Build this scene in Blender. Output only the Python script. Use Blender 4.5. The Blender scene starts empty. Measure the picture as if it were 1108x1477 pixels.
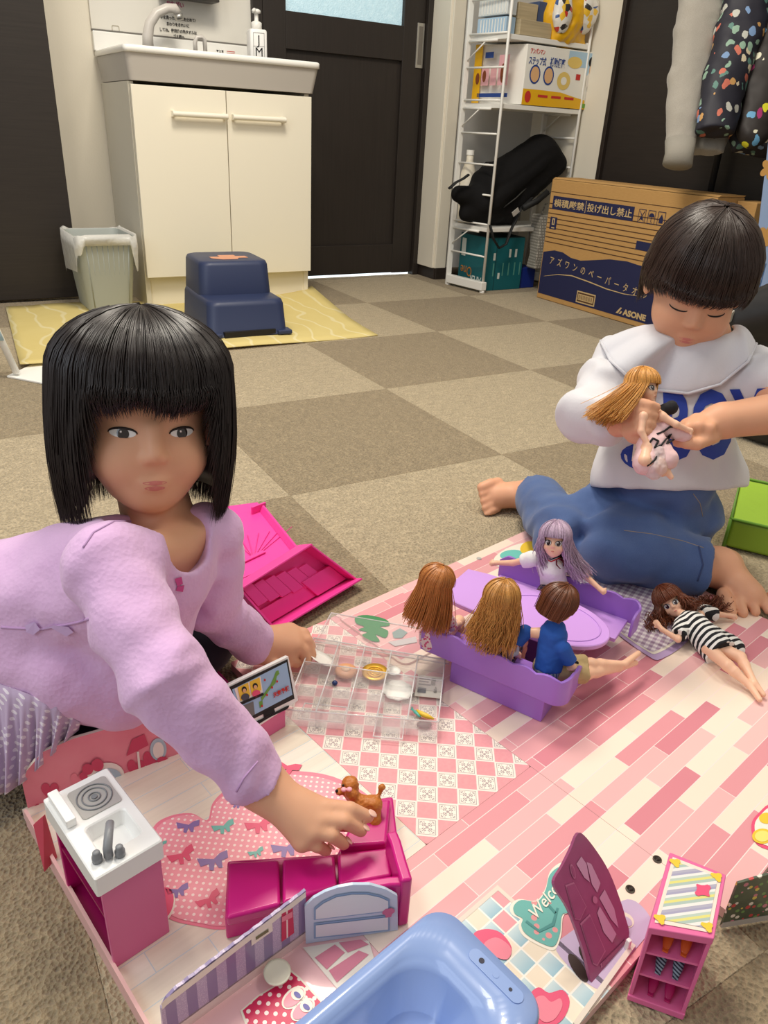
import bpy, bmesh, math, random
import numpy as np
from math import sin, cos, pi, radians, atan2, hypot
from mathutils import Vector, Matrix, Euler
random.seed(7); RNG = np.random.default_rng(7)
SC = bpy.context.scene; COL = SC.collection

# ---------------------------------------------------------------- camera
FPX = 1094.65; IW, IH = 1108, 1477
CAM = Vector((-1.5187, -2.1777, 0.6164))
_yaw, _pit, _rol = .5524, .4653, .0542
FWD = Vector((sin(_yaw)*cos(_pit), cos(_yaw)*cos(_pit), -sin(_pit)))
_r = Vector((cos(_yaw), -sin(_yaw), 0)); _u = _r.cross(FWD)
RGT = _r*cos(_rol) + _u*sin(_rol); UPV = -_r*sin(_rol) + _u*cos(_rol)
cd = bpy.data.cameras.new('camera'); cam = bpy.data.objects.new('camera', cd); COL.objects.link(cam)
cd.sensor_fit = 'HORIZONTAL'; cd.sensor_width = 36; cd.lens = 36*FPX/IW; cd.clip_start = .02
cam.matrix_world = Matrix(((RGT.x, UPV.x, -FWD.x, CAM.x), (RGT.y, UPV.y, -FWD.y, CAM.y), (RGT.z, UPV.z, -FWD.z, CAM.z), (0, 0, 0, 1)))
SC.camera = cam
cd.dof.use_dof = False

# ---------------------------------------------------------------- world, lamps, exposure
SC.view_settings.view_transform = 'Standard'; SC.view_settings.look = 'None'
SC.view_settings.gamma = 1; SC.view_settings.use_curve_mapping = False
SC.view_settings.exposure = 0.40
SC.cycles.use_denoising = True
SC.cycles.max_bounces = 8; SC.cycles.transparent_max_bounces = 24; SC.cycles.transmission_bounces = 10
SC.cycles.caustics_reflective = False; SC.cycles.caustics_refractive = False
W = bpy.data.worlds.new('room_light'); SC.world = W; W.use_nodes = True
W.node_tree.nodes['Background'].inputs[0].default_value = (1.0, .95, .88, 1); W.node_tree.nodes['Background'].inputs[1].default_value = .33
def area(name, loc, sx, sy, power, col, aim):
    l = bpy.data.lights.new(name, 'AREA'); l.shape = 'RECTANGLE'; l.size = sx; l.size_y = sy; l.energy = power; l.color = col
    o = bpy.data.objects.new(name, l); COL.objects.link(o); o.location = loc
    o.rotation_euler = (Vector(aim)-Vector(loc)).to_track_quat('-Z', 'Y').to_euler(); return o
area('ceiling_lamp', (-.75, -.55, 2.38), .55, .55, 33, (1, .92, .79), (-.75, -.55, 0))
area('ceiling_lamp', (-1.9, -1.0, 2.38), .55, .55, 16, (1, .94, .84), (-1.7, -1.0, 0))
area('ceiling_lamp', (0.1, -2.0, 2.38), .55, .55, 9, (1, .92, .79), (0.0, -1.9, 0))
area('window_daylight', (-3.2, -1.6, 1.5), 1.4, 1.2, 12, (.78, .88, 1), (-1.2, -1.4, .3))

# ---------------------------------------------------------------- helpers
def ray(px, py): return FWD + RGT*((px-IW/2)/FPX) - UPV*((py-IH/2)/FPX)
def gp(px, py, z=0.): d = ray(px, py); return CAM + d*((z-CAM.z)/d.z)
def yp(px, py, y): d = ray(px, py); return CAM + d*((y-CAM.y)/d.y)
def xp(px, py, x): d = ray(px, py); return CAM + d*((x-CAM.x)/d.x)
def dp(px, py, d): return CAM + ray(px, py)*d
def V(*a): return Vector(a)
def lin(c): return tuple((x/255/12.92 if x/255 <= .04045 else ((x/255+.055)/1.055)**2.4) for x in c)

class NB:                                    # small node-expression builder
    def __init__(s, m):
        s.m = m; s.t = m.node_tree; s.n = s.t.nodes; s.l = s.t.links; s.b = s.n['Principled BSDF']; s._c = {}
    def new(s, k, **kw):
        n = s.n.new(k)
        for a, b in kw.items(): setattr(n, a, b)
        return n
    def put(s, sock, v):
        if isinstance(v, bpy.types.NodeSocket): s.l.new(v, sock)
        elif v is not None:
            if sock.type == 'RGBA' and len(v) == 3: v = (*v, 1)
            sock.default_value = v
    def co(s, k='Object'):
        if k not in s._c: s._c[k] = s.new('ShaderNodeTexCoord').outputs[k]
        return s._c[k]
    def xyz(s, k='Object'):
        if 'x'+k not in s._c:
            n = s.new('ShaderNodeSeparateXYZ'); s.put(n.inputs[0], s.co(k)); s._c['x'+k] = n.outputs
        return s._c['x'+k]
    def m2(s, op, a, b=None, c=None):
        n = s.new('ShaderNodeMath', operation=op)
        for i, v in enumerate((a, b, c)):
            if v is not None: s.put(n.inputs[i], v)
        return n.outputs[0]
    def mix(s, f, a, b):
        n = s.new('ShaderNodeMix', data_type='RGBA'); s.put(n.inputs[0], f); s.put(n.inputs[6], a); s.put(n.inputs[7], b); return n.outputs[2]
    def ramp(s, f, stops, const=False):
        n = s.new('ShaderNodeValToRGB'); e = n.color_ramp.elements
        if const: n.color_ramp.interpolation = 'CONSTANT'
        e[0].position, e[0].color = stops[0][0], (*stops[0][1], 1); e[1].position, e[1].color = stops[1][0], (*stops[1][1], 1)
        for p, c in stops[2:]:
            k = e.new(p); k.color = (*c, 1)
        s.put(n.inputs[0], f); return n.outputs[0]
    def noise(s, scale, detail=3, vec=None, rough=.5, dist=0.):
        n = s.new('ShaderNodeTexNoise'); n.inputs['Scale'].default_value = scale; n.inputs['Detail'].default_value = detail
        n.inputs['Roughness'].default_value = rough; n.inputs['Distortion'].default_value = dist
        s.put(n.inputs['Vector'], vec if vec is not None else s.co()); return n.outputs['Fac']
    def voro(s, scale, vec=None, feature='F1', out='Distance', rnd=1.):
        n = s.new('ShaderNodeTexVoronoi', feature=feature); n.inputs['Scale'].default_value = scale; n.inputs['Randomness'].default_value = rnd
        s.put(n.inputs['Vector'], vec if vec is not None else s.co()); return n.outputs[out]
    def map(s, scale=(1, 1, 1), rot=(0, 0, 0), loc=(0, 0, 0), vec=None):
        n = s.new('ShaderNodeMapping'); n.inputs['Scale'].default_value = scale; n.inputs['Rotation'].default_value = rot; n.inputs['Location'].default_value = loc
        s.put(n.inputs['Vector'], vec if vec is not None else s.co()); return n.outputs[0]
    def sep(s, v):
        n = s.new('ShaderNodeSeparateXYZ'); s.put(n.inputs[0], v); return n.outputs
    def comb(s, x, y, z=0.):
        n = s.new('ShaderNodeCombineXYZ')
        for i, v in enumerate((x, y, z)): s.put(n.inputs[i], v)
        return n.outputs[0]
    def col(s, c): s.put(s.b.inputs['Base Color'], c)
    def bump(s, h, strength=.3, dist=.002):
        n = s.new('ShaderNodeBump'); n.inputs['Strength'].default_value = strength; n.inputs['Distance'].default_value = dist
        s.put(n.inputs['Height'], h); s.l.new(n.outputs[0], s.b.inputs['Normal'])
    # pattern masks (1 inside)
    def lt(s, a, b): return s.m2('LESS_THAN', a, b)
    def dots(s, x, y, p, r):                 # staggered dots
        def one(ox):
            fx = s.m2('SUBTRACT', s.m2('FRACT', s.m2('ADD', s.m2('DIVIDE', x, p), ox)), .5)
            fy = s.m2('SUBTRACT', s.m2('FRACT', s.m2('ADD', s.m2('DIVIDE', y, p), ox)), .5)
            return s.m2('SQRT', s.m2('ADD', s.m2('MULTIPLY', fx, fx), s.m2('MULTIPLY', fy, fy)))
        return s.lt(s.m2('MINIMUM', one(0.), one(.5)), r)
    def stripe(s, x, p, duty=.5, off=0.): return s.lt(s.m2('FRACT', s.m2('ADD', s.m2('DIVIDE', x, p), off)), duty)

MATS = {}
def mat(name, rgb=(200, 200, 200), rough=.5, metal=0., spec=.5, bump=None, var=None, sheen=0., coat=0., trans=0., ior=1.45, alpha=1., emit=None, sss=0., fn=None):
    if name in MATS: return MATS[name]
    m = bpy.data.materials.new(name); m.use_nodes = True; nb = NB(m); b = nb.b
    c = lin(rgb); b.inputs['Base Color'].default_value = (*c, 1); b.inputs['Roughness'].default_value = rough
    b.inputs['Metallic'].default_value = metal; b.inputs['Specular IOR Level'].default_value = spec
    b.inputs['Sheen Weight'].default_value = sheen; b.inputs['Coat Weight'].default_value = coat
    b.inputs['Transmission Weight'].default_value = trans; b.inputs['IOR'].default_value = ior; b.inputs['Alpha'].default_value = alpha
    if sss: b.inputs['Subsurface Weight'].default_value = sss; b.inputs['Subsurface Radius'].default_value = (.008, .003, .0015); b.inputs['Subsurface Scale'].default_value = 1
    if emit: b.inputs['Emission Color'].default_value = (*lin(emit[0]), 1); b.inputs['Emission Strength'].default_value = emit[1]
    if var:
        s, a = var; f = nb.noise(s, 4)
        nb.col(nb.mix(f, tuple(max(0, x*(1-a)) for x in c), tuple(min(1, x*(1+a)) for x in c)))
    if bump: nb.bump(nb.noise(bump[0], 3), bump[1], bump[2] if len(bump) > 2 else .002)
    if fn:
        r = fn(nb)
        if r is not None: nb.col(r)
    MATS[name] = m; return m

XF = {}                                      # root name -> world matrix of the thing (parts share it)
def basis(p): return XF.get(p.name, Matrix.Identity(4)) if p else Matrix.Identity(4)
def thing(name, label, cat, loc=(0, 0, 0), rz=0., group=None, M=None, kind=None):
    o = bpy.data.objects.new(name, None); COL.objects.link(o); o.empty_display_size = .05
    M = M if M is not None else Matrix.Translation(Vector(loc)) @ Matrix.Rotation(rz, 4, 'Z')
    o.matrix_world = M; XF[o.name] = M.copy(); tag(o, label, cat, group, kind); return o
def tag(o, label=None, cat=None, group=None, kind=None):
    if label: o['label'] = label
    if cat: o['category'] = cat
    if group: o['group'] = group
    if kind: o['kind'] = kind
    return o
def place(name, me, parent=None, local=False, label=None, kind=None):
    o = bpy.data.objects.new(name, me); COL.objects.link(o)
    if parent:
        o.parent = parent; B = basis(parent); XF[o.name] = B
        if not local: me.transform(B.inverted())
    if label: o['label'] = label
    if kind: o['kind'] = kind
    return o

class G:                                     # geometry collector, world coordinates unless built with local=True
    def __init__(s): s.v = []; s.f = []; s.mi = []; s.cm = 0; s.pc = []
    def add(s, vs, fs):
        n = len(s.v); s.pc.append((n, len(s.f))); s.v += [tuple(v) for v in vs]; s.f += [tuple(i+n for i in f) for f in fs]; s.mi += [s.cm]*len(fs); return s
    def box(s, c, d, R=None):
        c = Vector(c); h = Vector(d)/2; vs = []
        for z in (-1, 1):
            for y in (-1, 1):
                for x in (-1, 1):
                    p = Vector((x*h.x, y*h.y, z*h.z)); vs.append(c + (R @ p if R else p))
        return s.add(vs, [(0, 2, 3, 1), (4, 5, 7, 6), (0, 1, 5, 4), (2, 6, 7, 3), (0, 4, 6, 2), (1, 3, 7, 5)])
    def hexa(s, a, b):                       # two quads (bottom, top), same order counter-clockwise seen from above
        return s.loft([a, b])
    def loft(s, rings, caps=True, closed=True):
        n = len(rings[0]); vs = [p for r in rings for p in r]; fs = []
        for k in range(len(rings)-1):
            for i in range(n if closed else n-1):
                j = (i+1) % n; fs.append((k*n+i, k*n+j, (k+1)*n+j, (k+1)*n+i))
        if caps and closed: fs.append(tuple(range(n))[::-1]); fs.append(tuple((len(rings)-1)*n+i for i in range(n)))
        return s.add(vs, fs)
    def tube(s, pts, r, n=8, caps=True, flat=1., up=None):
        pts = [Vector(p) for p in pts]; rs = r if hasattr(r, '__len__') else [r]*len(pts); rings = []; prev = None
        for i, p in enumerate(pts):
            t = (pts[min(i+1, len(pts)-1)] - pts[max(i-1, 0)]).normalized()
            a = up if up is not None else (prev if prev is not None else (V(0, 0, 1) if abs(t.z) < .9 else V(1, 0, 0)))
            u = (Vector(a) - t*t.dot(a)); u = u.normalized() if u.length > 1e-6 else t.orthogonal().normalized(); prev = u; w = t.cross(u)
            rings.append([p + (u*cos(2*pi*k/n)*flat + w*sin(2*pi*k/n))*rs[i] for k in range(n)])
        return s.loft(rings, caps)
    def lathe(s, prof, c=(0, 0, 0), R=None, n=24, caps=True):
        c = Vector(c); rings = []
        for r, z in prof:
            ring = []
            for k in range(n):
                p = Vector((r*cos(2*pi*k/n), r*sin(2*pi*k/n), z)); ring.append(c + (R @ p if R else p))
            rings.append(ring)
        return s.loft(rings, caps)
    def ell(s, c, r, R=None, nu=16, nv=10):
        c = Vector(c); r = r if hasattr(r, '__len__') else (r, r, r); rings = []
        for j in range(nv+1):
            th = -pi/2 + pi*(.02 + .96*j/nv); ring = []
            for k in range(nu):
                p = Vector((r[0]*cos(th)*cos(2*pi*k/nu), r[1]*cos(th)*sin(2*pi*k/nu), r[2]*sin(th))); ring.append(c + (R @ p if R else p))
            rings.append(ring)
        return s.loft(rings)
    def prism(s, poly, vec):                 # polygon in 3D swept along a vector
        vec = Vector(vec); a = [Vector(p) for p in poly]; return s.loft([a, [p+vec for p in a]])
    def poly(s, pts): return s.add(pts, [tuple(range(len(pts)))])
    def grid(s, fn, nu, nv):
        vs = [fn(i/(nu-1), j/(nv-1)) for j in range(nv) for i in range(nu)]
        return s.add(vs, [(j*nu+i, j*nu+i+1, (j+1)*nu+i+1, (j+1)*nu+i) for j in range(nv-1) for i in range(nu-1)])
    def mesh(s, name, mats, smooth=False, fixn=True):
        me = bpy.data.meshes.new(name); me.from_pydata(s.v, [], s.f)
        for m in (mats if isinstance(mats, (list, tuple)) else [mats]): me.materials.append(m)
        if len(me.materials) > 1: me.polygons.foreach_set('material_index', s.mi)
        if fixn:
            bm = bmesh.new(); bm.from_mesh(me); bmesh.ops.recalc_face_normals(bm, faces=bm.faces); bm.to_mesh(me); bm.free()
        if smooth: me.polygons.foreach_set('use_smooth', [True]*len(me.polygons))
        return me
    def parts(s, name, mats, parent=None, **k):   # every added shape becomes an object of its own
        out = []
        for i, (a, b) in enumerate(s.pc):
            a2, b2 = s.pc[i+1] if i+1 < len(s.pc) else (len(s.v), len(s.f)); q = G(); q.add(s.v[a:a2], [tuple(j-a for j in f) for f in s.f[b:b2]]); out.append(q.obj(name, mats, parent, **k))
        return out
    def obj(s, name, mats, parent=None, smooth=False, bevel=0., seg=2, subd=0, solid=0., local=False, label=None, kind=None, angle=40, fixn=True):
        if not fixn and len(s.pc) > 1: return s.parts(name, mats, parent, local=local, fixn=False)
        me = s.mesh(name, mats, smooth, fixn); o = place(name, me, parent, local, label, kind)
        if solid: md = o.modifiers.new('solid', 'SOLIDIFY'); md.thickness = solid; md.offset = 0
        if bevel:
            md = o.modifiers.new('bevel', 'BEVEL'); md.width = bevel; md.segments = seg; md.limit_method = 'ANGLE'; md.angle_limit = radians(angle)
            me.polygons.foreach_set('use_smooth', [True]*len(me.polygons))
            if hasattr(md, 'harden_normals'): md.harden_normals = True
        if subd: md = o.modifiers.new('subd', 'SUBSURF'); md.levels = md.render_levels = subd
        return o

def copy_tree(o, parent=None):
    c = o.copy(); COL.objects.link(c)
    if parent: c.parent = parent
    for ch in list(o.children): copy_tree(ch, c)
    return c

def rrect(w, h, r, n=5):                     # rounded rectangle outline, centred
    out = []
    for cx, cy, a0 in ((w/2-r, h/2-r, 0), (-w/2+r, h/2-r, 90), (-w/2+r, -h/2+r, 180), (w/2-r, -h/2+r, 270)):
        for k in range(n+1):
            a = radians(a0+90*k/n); out.append((cx+r*cos(a), cy+r*sin(a)))
    return out
def frame(o, x, n):                          # matrix from origin, x axis, normal
    x = Vector(x).normalized(); n = Vector(n).normalized(); y = n.cross(x).normalized(); x = y.cross(n)
    return Matrix(((x.x, y.x, n.x, o[0]), (x.y, y.y, n.y, o[1]), (x.z, y.z, n.z, o[2]), (0, 0, 0, 1)))
def text(txt, size, Mx, m, parent=None, name='lettering', sx=1., bold=0., align='LEFT', label=None, extrude=.0002, shear=0.):
    cu = bpy.data.curves.new(name, 'FONT'); cu.body = txt; cu.size = size; cu.extrude = extrude; cu.shear = shear; cu.align_x = align; cu.offset = bold; cu.resolution_u = 3
    o = bpy.data.objects.new(name, cu); COL.objects.link(o)
    dg = bpy.context.evaluated_depsgraph_get(); me = bpy.data.meshes.new_from_object(o.evaluated_get(dg)); bpy.data.objects.remove(o); bpy.data.curves.remove(cu)
    me.transform(Mx @ Matrix.Diagonal((sx, 1, 1, 1))); me.materials.clear(); me.materials.append(m); return place(name, me, parent, label=label)
def quad(g, c0, c1, c2, c3): return g.add([c0, c1, c2, c3], [(0, 1, 2, 3)])

# ---- signed-distance sculpting: continuous bodies and cloth
import openvdb
def vnoise(P, seed=0):                       # value noise on an (n,3) array, about -1..1
    I = np.floor(P).astype(np.int64); F = P-I; F = F*F*(3-2*F)
    def h(x, y, z):
        n = (x*374761393 + y*668265263 + z*2147483647 + seed*974711) & 0xffffffff
        n = ((n ^ (n >> 13))*1274126177) & 0xffffffff; n = n ^ (n >> 16); return (n & 0xffff)/32767.5-1
    r = 0
    for dx in (0, 1):
        for dy in (0, 1):
            for dz in (0, 1):
                w = (F[:, 0] if dx else 1-F[:, 0])*(F[:, 1] if dy else 1-F[:, 1])*(F[:, 2] if dz else 1-F[:, 2])
                r = r + w*h(I[:, 0]+dx, I[:, 1]+dy, I[:, 2]+dz)
    return r
class S:
    def __init__(s, lo, hi, vx):
        s.lo = np.array(lo, float); s.vx = vx; s.n = np.ceil((np.array(hi)-s.lo)/vx).astype(int)+1
        s.D = np.full(s.n, .05, np.float32)
    def win(s, lo, hi):
        a = np.clip(np.floor((np.array(lo)-s.lo)/s.vx).astype(int), 0, s.n); b = np.clip(np.ceil((np.array(hi)-s.lo)/s.vx).astype(int)+1, 0, s.n)
        if (b <= a).any(): return None
        g = [(s.lo[i]+s.vx*np.arange(a[i], b[i])).astype(np.float32) for i in range(3)]
        return tuple(slice(a[i], b[i]) for i in range(3)), g[0][:, None, None], g[1][None, :, None], g[2][None, None, :]
    def join(s, sl, d, k, sub=False):
        o = s.D[sl]
        if sub:
            h = np.clip(.5-.5*(o+d)/max(k, 1e-6), 0, 1); s.D[sl] = o*(1-h) - d*h + k*h*(1-h)
        else:
            h = np.clip(.5+.5*(d-o)/max(k, 1e-6), 0, 1); s.D[sl] = d*(1-h) + o*h - k*h*(1-h)
    def cap(s, a, b, ra, rb=None, k=.01, sub=False, ca=None, cb=None, sq=None):   # tapered capsule; ca/cb cut the ends flat at that distance past the joint; sq=(dir, factor) flattens
        rb = ra if rb is None else rb; a = np.array(a, float); b = np.array(b, float); r = max(ra, rb)+k+.006
        w = s.win(np.minimum(a, b)-r, np.maximum(a, b)+r)
        if w is None: return s
        sl, X, Y, Z = w; ba = b-a; L2 = max(ba @ ba, 1e-12); px, py, pz = X-a[0], Y-a[1], Z-a[2]
        t = (px*ba[0]+py*ba[1]+pz*ba[2])/L2; tc = np.clip(t, 0, 1); qx, qy, qz = px-tc*ba[0], py-tc*ba[1], pz-tc*ba[2]
        d2 = qx*qx+qy*qy+qz*qz
        if sq is not None:
            u = np.array(sq[0], float); u /= np.linalg.norm(u); e = qx*u[0]+qy*u[1]+qz*u[2]; d2 = d2+e*e*(sq[1]**2-1)
        d = np.sqrt(d2) - (ra+(rb-ra)*tc); L = math.sqrt(L2)
        if ca is not None: d = np.maximum(d, -t*L-ca)
        if cb is not None: d = np.maximum(d, (t-1)*L-cb)
        s.join(sl, d, k, sub); return s
    def ell(s, c, r, R=None, k=.01, sub=False):
        c = np.array(c, float); r = np.array(r if hasattr(r, '__len__') else (r, r, r), float); m = r.max()+k+.006; w = s.win(c-m, c+m)
        if w is None: return s
        sl, X, Y, Z = w; X, Y, Z = X-c[0], Y-c[1], Z-c[2]
        if R is not None:
            R = np.array(R)[:3, :3]; X, Y, Z = X*R[0, 0]+Y*R[1, 0]+Z*R[2, 0], X*R[0, 1]+Y*R[1, 1]+Z*R[2, 1], X*R[0, 2]+Y*R[1, 2]+Z*R[2, 2]
        q = np.sqrt((X/r[0])**2+(Y/r[1])**2+(Z/r[2])**2); g = np.sqrt((X/r[0]**2)**2+(Y/r[1]**2)**2+(Z/r[2]**2)**2)
        s.join(sl, q*(q-1)/np.maximum(g, 1e-6), k, sub); return s
    def chain(s, pts, rs, k=.01, **kw):
        for i in range(len(pts)-1): s.cap(pts[i], pts[i+1], rs[i], rs[i+1], k, **kw)
        return s
    def plane(s, p, n, k=.002, lo=None, hi=None):    # keep the side opposite to n, inside the window
        p = np.array(p); n = np.array(n, float); n /= np.linalg.norm(n)
        w = s.win(s.lo if lo is None else lo, s.lo+s.vx*s.n if hi is None else hi)
        if w is None: return s
        sl, X, Y, Z = w; d = (X-p[0])*n[0]+(Y-p[1])*n[1]+(Z-p[2])*n[2]; s.D[sl] = np.maximum(s.D[sl], d); return s
    def rough(s, scale, amp, seed=0, stretch=(1, 1, 1)):
        idx = np.argwhere(np.abs(s.D) < .02); P = (s.lo+idx*s.vx)*scale*np.array(stretch)
        n = .65*vnoise(P, seed)+.35*vnoise(P*2.1+7, seed+1); s.D[tuple(idx.T)] += (amp*n).astype(np.float32); return s
    def fold(s, fn):                         # add fn(points) to the distance near the surface
        idx = np.argwhere(np.abs(s.D) < .02); P = s.lo+idx*s.vx; s.D[tuple(idx.T)] += fn(P).astype(np.float32); return s
    def mesh(s, name, m):
        g = openvdb.FloatGrid(background=.05); g.copyFromArray(s.D.astype(np.float32))
        p, t, q = g.convertToPolygons(isovalue=0.0, adaptivity=0.0); p = p*s.vx+s.lo
        me = bpy.data.meshes.new(name); f = [tuple(x[::-1]) for x in q.tolist()]+[tuple(x[::-1]) for x in t.tolist()]
        me.from_pydata(p.tolist(), [], f); me.polygons.foreach_set('use_smooth', [True]*len(me.polygons))
        for x in (m if isinstance(m, (list, tuple)) else [m]): me.materials.append(x)
        return me
    def obj(s, name, m, parent=None, label=None, smooth=3):
        me = s.mesh(name, m); bm = bmesh.new(); bm.from_mesh(me)
        for _ in range(smooth): bmesh.ops.smooth_vert(bm, verts=bm.verts, factor=.5, use_axis_x=True, use_axis_y=True, use_axis_z=True)
        bmesh.ops.recalc_face_normals(bm, faces=bm.faces); bm.to_mesh(me); bm.free()
        return place(name, me, parent, label=label)
def strands(g, roots, path, r, n=3, tip=.35):
    """bundles of hair: path(root, k) gives the polyline of one lock"""
    for k, q in enumerate(roots):
        p = path(q, k); L = len(p)
        g.tube(p, [r*(tip+(1-tip)*min(1, 2.2*(1-i/(L-1))+.0)) for i in range(L)], n, False)
# ================================================================ the room
def carpet_fn(base, amt):
    def fn(nb):
        c = lin(base); n1 = nb.noise(330, 2); v = nb.voro(260); n2 = nb.noise(14, 4); n3 = nb.noise(90, 3, nb.map((1, .35, 1)))
        f = nb.m2('ADD', nb.m2('MULTIPLY', n1, .4), nb.m2('ADD', nb.m2('MULTIPLY', v, .35), nb.m2('MULTIPLY', n3, .35)))
        k = nb.ramp(f, [(.25, tuple(x*(1-amt) for x in c)), (.8, tuple(min(1, x*(1+amt)) for x in c))])
        k2 = nb.mix(n2, tuple(x*.90 for x in (1, 1, 1)), (1, 1, 1)); m = nb.new('ShaderNodeMix', data_type='RGBA', blend_type='MULTIPLY'); m.inputs[0].default_value = 1
        nb.put(m.inputs[6], k); nb.put(m.inputs[7], k2)
        nb.bump(nb.m2('ADD', v, nb.m2('MULTIPLY', n1, .6)), .9, .004)
        return m.outputs[2]
    return fn
CARPL = mat('carpet_light', rough=.95, spec=.1, sheen=.15, fn=carpet_fn((178, 162, 134), .36))
CARPD = mat('carpet_dark', rough=.95, spec=.1, sheen=.15, fn=carpet_fn((150, 134, 108), .38))
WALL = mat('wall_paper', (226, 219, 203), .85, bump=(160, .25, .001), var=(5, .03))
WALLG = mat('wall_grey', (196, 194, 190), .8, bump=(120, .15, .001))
def wood_fn(base, ax):
    def fn(nb):
        c = lin(base); sc = (2, 2, 60) if ax == 'x' else (60, 60, 2)
        n = nb.noise(3, 5, nb.map(sc)); nb.bump(n, .12, .001)
        return nb.mix(n, tuple(x*.70 for x in c), tuple(x*1.35 for x in c))
    return fn
DARKH = mat('dark_wood_across', rough=.5, fn=wood_fn((43, 37, 33), 'x'))
DARKV = mat('dark_wood_upright', rough=.5, fn=wood_fn((43, 37, 33), 'z'))
SKIRT = mat('skirting_dark', (44, 36, 31), .5)
WHITE = mat('white_paint', (240, 238, 232), .4)
STEEL = mat('brushed_steel', (190, 186, 178), .35, metal=.8)
BLACKG = mat('dark_groove', (20, 18, 17), .6)

fl = G().box((-.5, -.6, -.03), (5, 4.6, .04)).obj('floor', mat('floor_backing', (70, 62, 52), .9)); tag(fl, kind='structure')
def tile_mesh(m):
    g = G(); h = .24995
    def ring(e, z): return [V(-e, -e, z), V(e, -e, z), V(e, e, z), V(-e, e, z)]
    g.loft([ring(h, -.008), ring(h, -.0008), ring(h-.0006, 0)]); return g.mesh('carpet_tile', m)
TM = (tile_mesh(CARPD), tile_mesh(CARPL))
for i in range(-5, 4):
    for j in range(-5, 3):
        o = bpy.data.objects.new('carpet_tile', TM[(i+j) % 2]); COL.objects.link(o); o.parent = fl; o.location = (i*.5+.25, j*.5+.25, 0)
        o.rotation_euler.z = pi/2*((i+j) % 2)
def struct(g, name, m, **k): return tag(g.obj(name, m, **k), kind='structure')
struct(G().box((-.86, 1.13, 1.15), (2.9, .12, 2.5)), 'wall_back', WALL)
# side wall of the door recess and the alcove behind the rack
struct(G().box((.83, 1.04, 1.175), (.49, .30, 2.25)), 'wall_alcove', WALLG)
struct(G().box((1.13, -.6, 1.15), (.14, 3.6, 2.5)), 'wall_right', WALL)
struct(G().box((.573, .96, 1.175), (.024, .146, 2.25)).box((.60, .883, 1.175), (.06, .016, 2.25)), 'trim_1', WALL, bevel=.003)
struct(G().box((.58, .966, .026), (.02, .17, .052)).box((.61, .882, .026), (.07, .02, .052)), 'baseboard_right', SKIRT, bevel=.002)
# hinged door with a frosted pane
d1 = thing('door_1', None, None, (.2, 1.06, 0)); d1['kind'] = 'structure'
DX0, DX1 = -.20, .535
PX0, PX1 = -.105, .432
g = G()
g.box(((DX0+PX0)/2, 1.055, 1.06), (PX0-DX0, .036, 2.1)); g.box(((PX1+DX1)/2, 1.055, 1.06), (DX1-PX1, .036, 2.1))
for z0, z1 in ((.012, .14), (.885, 1.012), (1.75, 2.11)): g.box(((PX0+PX1)/2, 1.055, (z0+z1)/2), (PX1-PX0, .036, z1-z0))
g.obj('frame', DARKV, d1, bevel=.002)
G().box(((PX0+PX1)/2, 1.062, .5125), (PX1-PX0, .02, .745)).obj('panel', DARKV, d1)
def frost(nb): nb.bump(nb.noise(190, 3), .8, .004); return nb.mix(nb.noise(60, 2), lin((150, 185, 196)), lin((205, 226, 232)))
G().box(((PX0+PX1)/2, 1.062, 1.38), (PX1-PX0, .008, .74)).obj('glass_pane', mat('frosted_glass', (190, 215, 222), .35, emit=((168, 196, 206), .45), fn=frost), d1, label='frosted glass pane glowing as if lit from the room beyond')  # emission in the pane stands in for light from the next room
hp = G().box((.515, 1.035, .947), (.036, .006, .165)).obj('handle', STEEL, d1, bevel=.001)
G().box((.515, 1.0315, .947), (.018, .003, .14)).obj('recess', mat('handle_recess', (112, 106, 98), .5), hp)
struct(G().box((.552, 1.045, 1.08), (.03, .06, 2.16)).box((-.222, 1.055, 1.08), (.04, .04, 2.16)), 'trim_2', DARKV, bevel=.002)
struct(G().box((.17, 1.052, .006), (.72, .012, .010)), 'threshold_glow', mat('light_under_door', (235, 240, 240), .5, emit=((225, 238, 245), 1.3)))  # solid glowing strip, stands in for light leaking under the door
# outset sliding doors, left and right
d2 = G().box((-1.66, .885, 1.06), (1.29, .035, 2.1)).obj('door_2', DARKH, bevel=.002); tag(d2, kind='structure')
d3 = thing('door_3', None, None, (1.04, -.5, 0)); d3['kind'] = 'structure'
G().box((1.045, -.42, 1.06), (.03, 1.60, 2.1)).obj('panel', DARKH, d3, bevel=.002)
G().box((1.036, .372, 1.06), (.05, .02, 2.12)).obj('edge_strip', SKIRT, d3, bevel=.002)

# ================================================================ vanity unit
CREAM = mat('cream_laminate', (236, 229, 210), .38, bump=(900, .03, .0004))
CREAM2 = mat('cream_carcass', (214, 208, 192), .45)
APRON = mat('basin_apron', (188, 182, 174), .4)
x0, x1, yf, yb = -.82, -.175, .66, 1.066
v = thing('vanity_cabinet', 'cream two-door vanity cabinet under the washbasin, against the back wall', 'cabinet', ((x0+x1)/2, .86, 0))
G().box((x0+.009, (yf+yb)/2+.01, .36), (.018, yb-yf-.02, .72)).obj('side_panel', CREAM2, v, bevel=.001)
G().box((x1-.009, (yf+yb)/2+.01, .36), (.018, yb-yf-.02, .72)).obj('side_panel', CREAM, v, bevel=.001)
G().box(((x0+x1)/2, yf+.035, .052), (x1-x0-.036, .016, .104)).obj('kick_board', CREAM, v)
G().box(((x0+x1)/2, yb-.012, .4), (x1-x0-.036, .012, .62)).obj('back_panel', CREAM2, v)
G().box(((x0+x1)/2, (yf+yb)/2+.01, .113), (x1-x0-.036, yb-yf-.04, .018)).obj('bottom_panel', CREAM2, v)
HAND = mat('handle_ivory', (232, 226, 210), .35)
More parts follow.
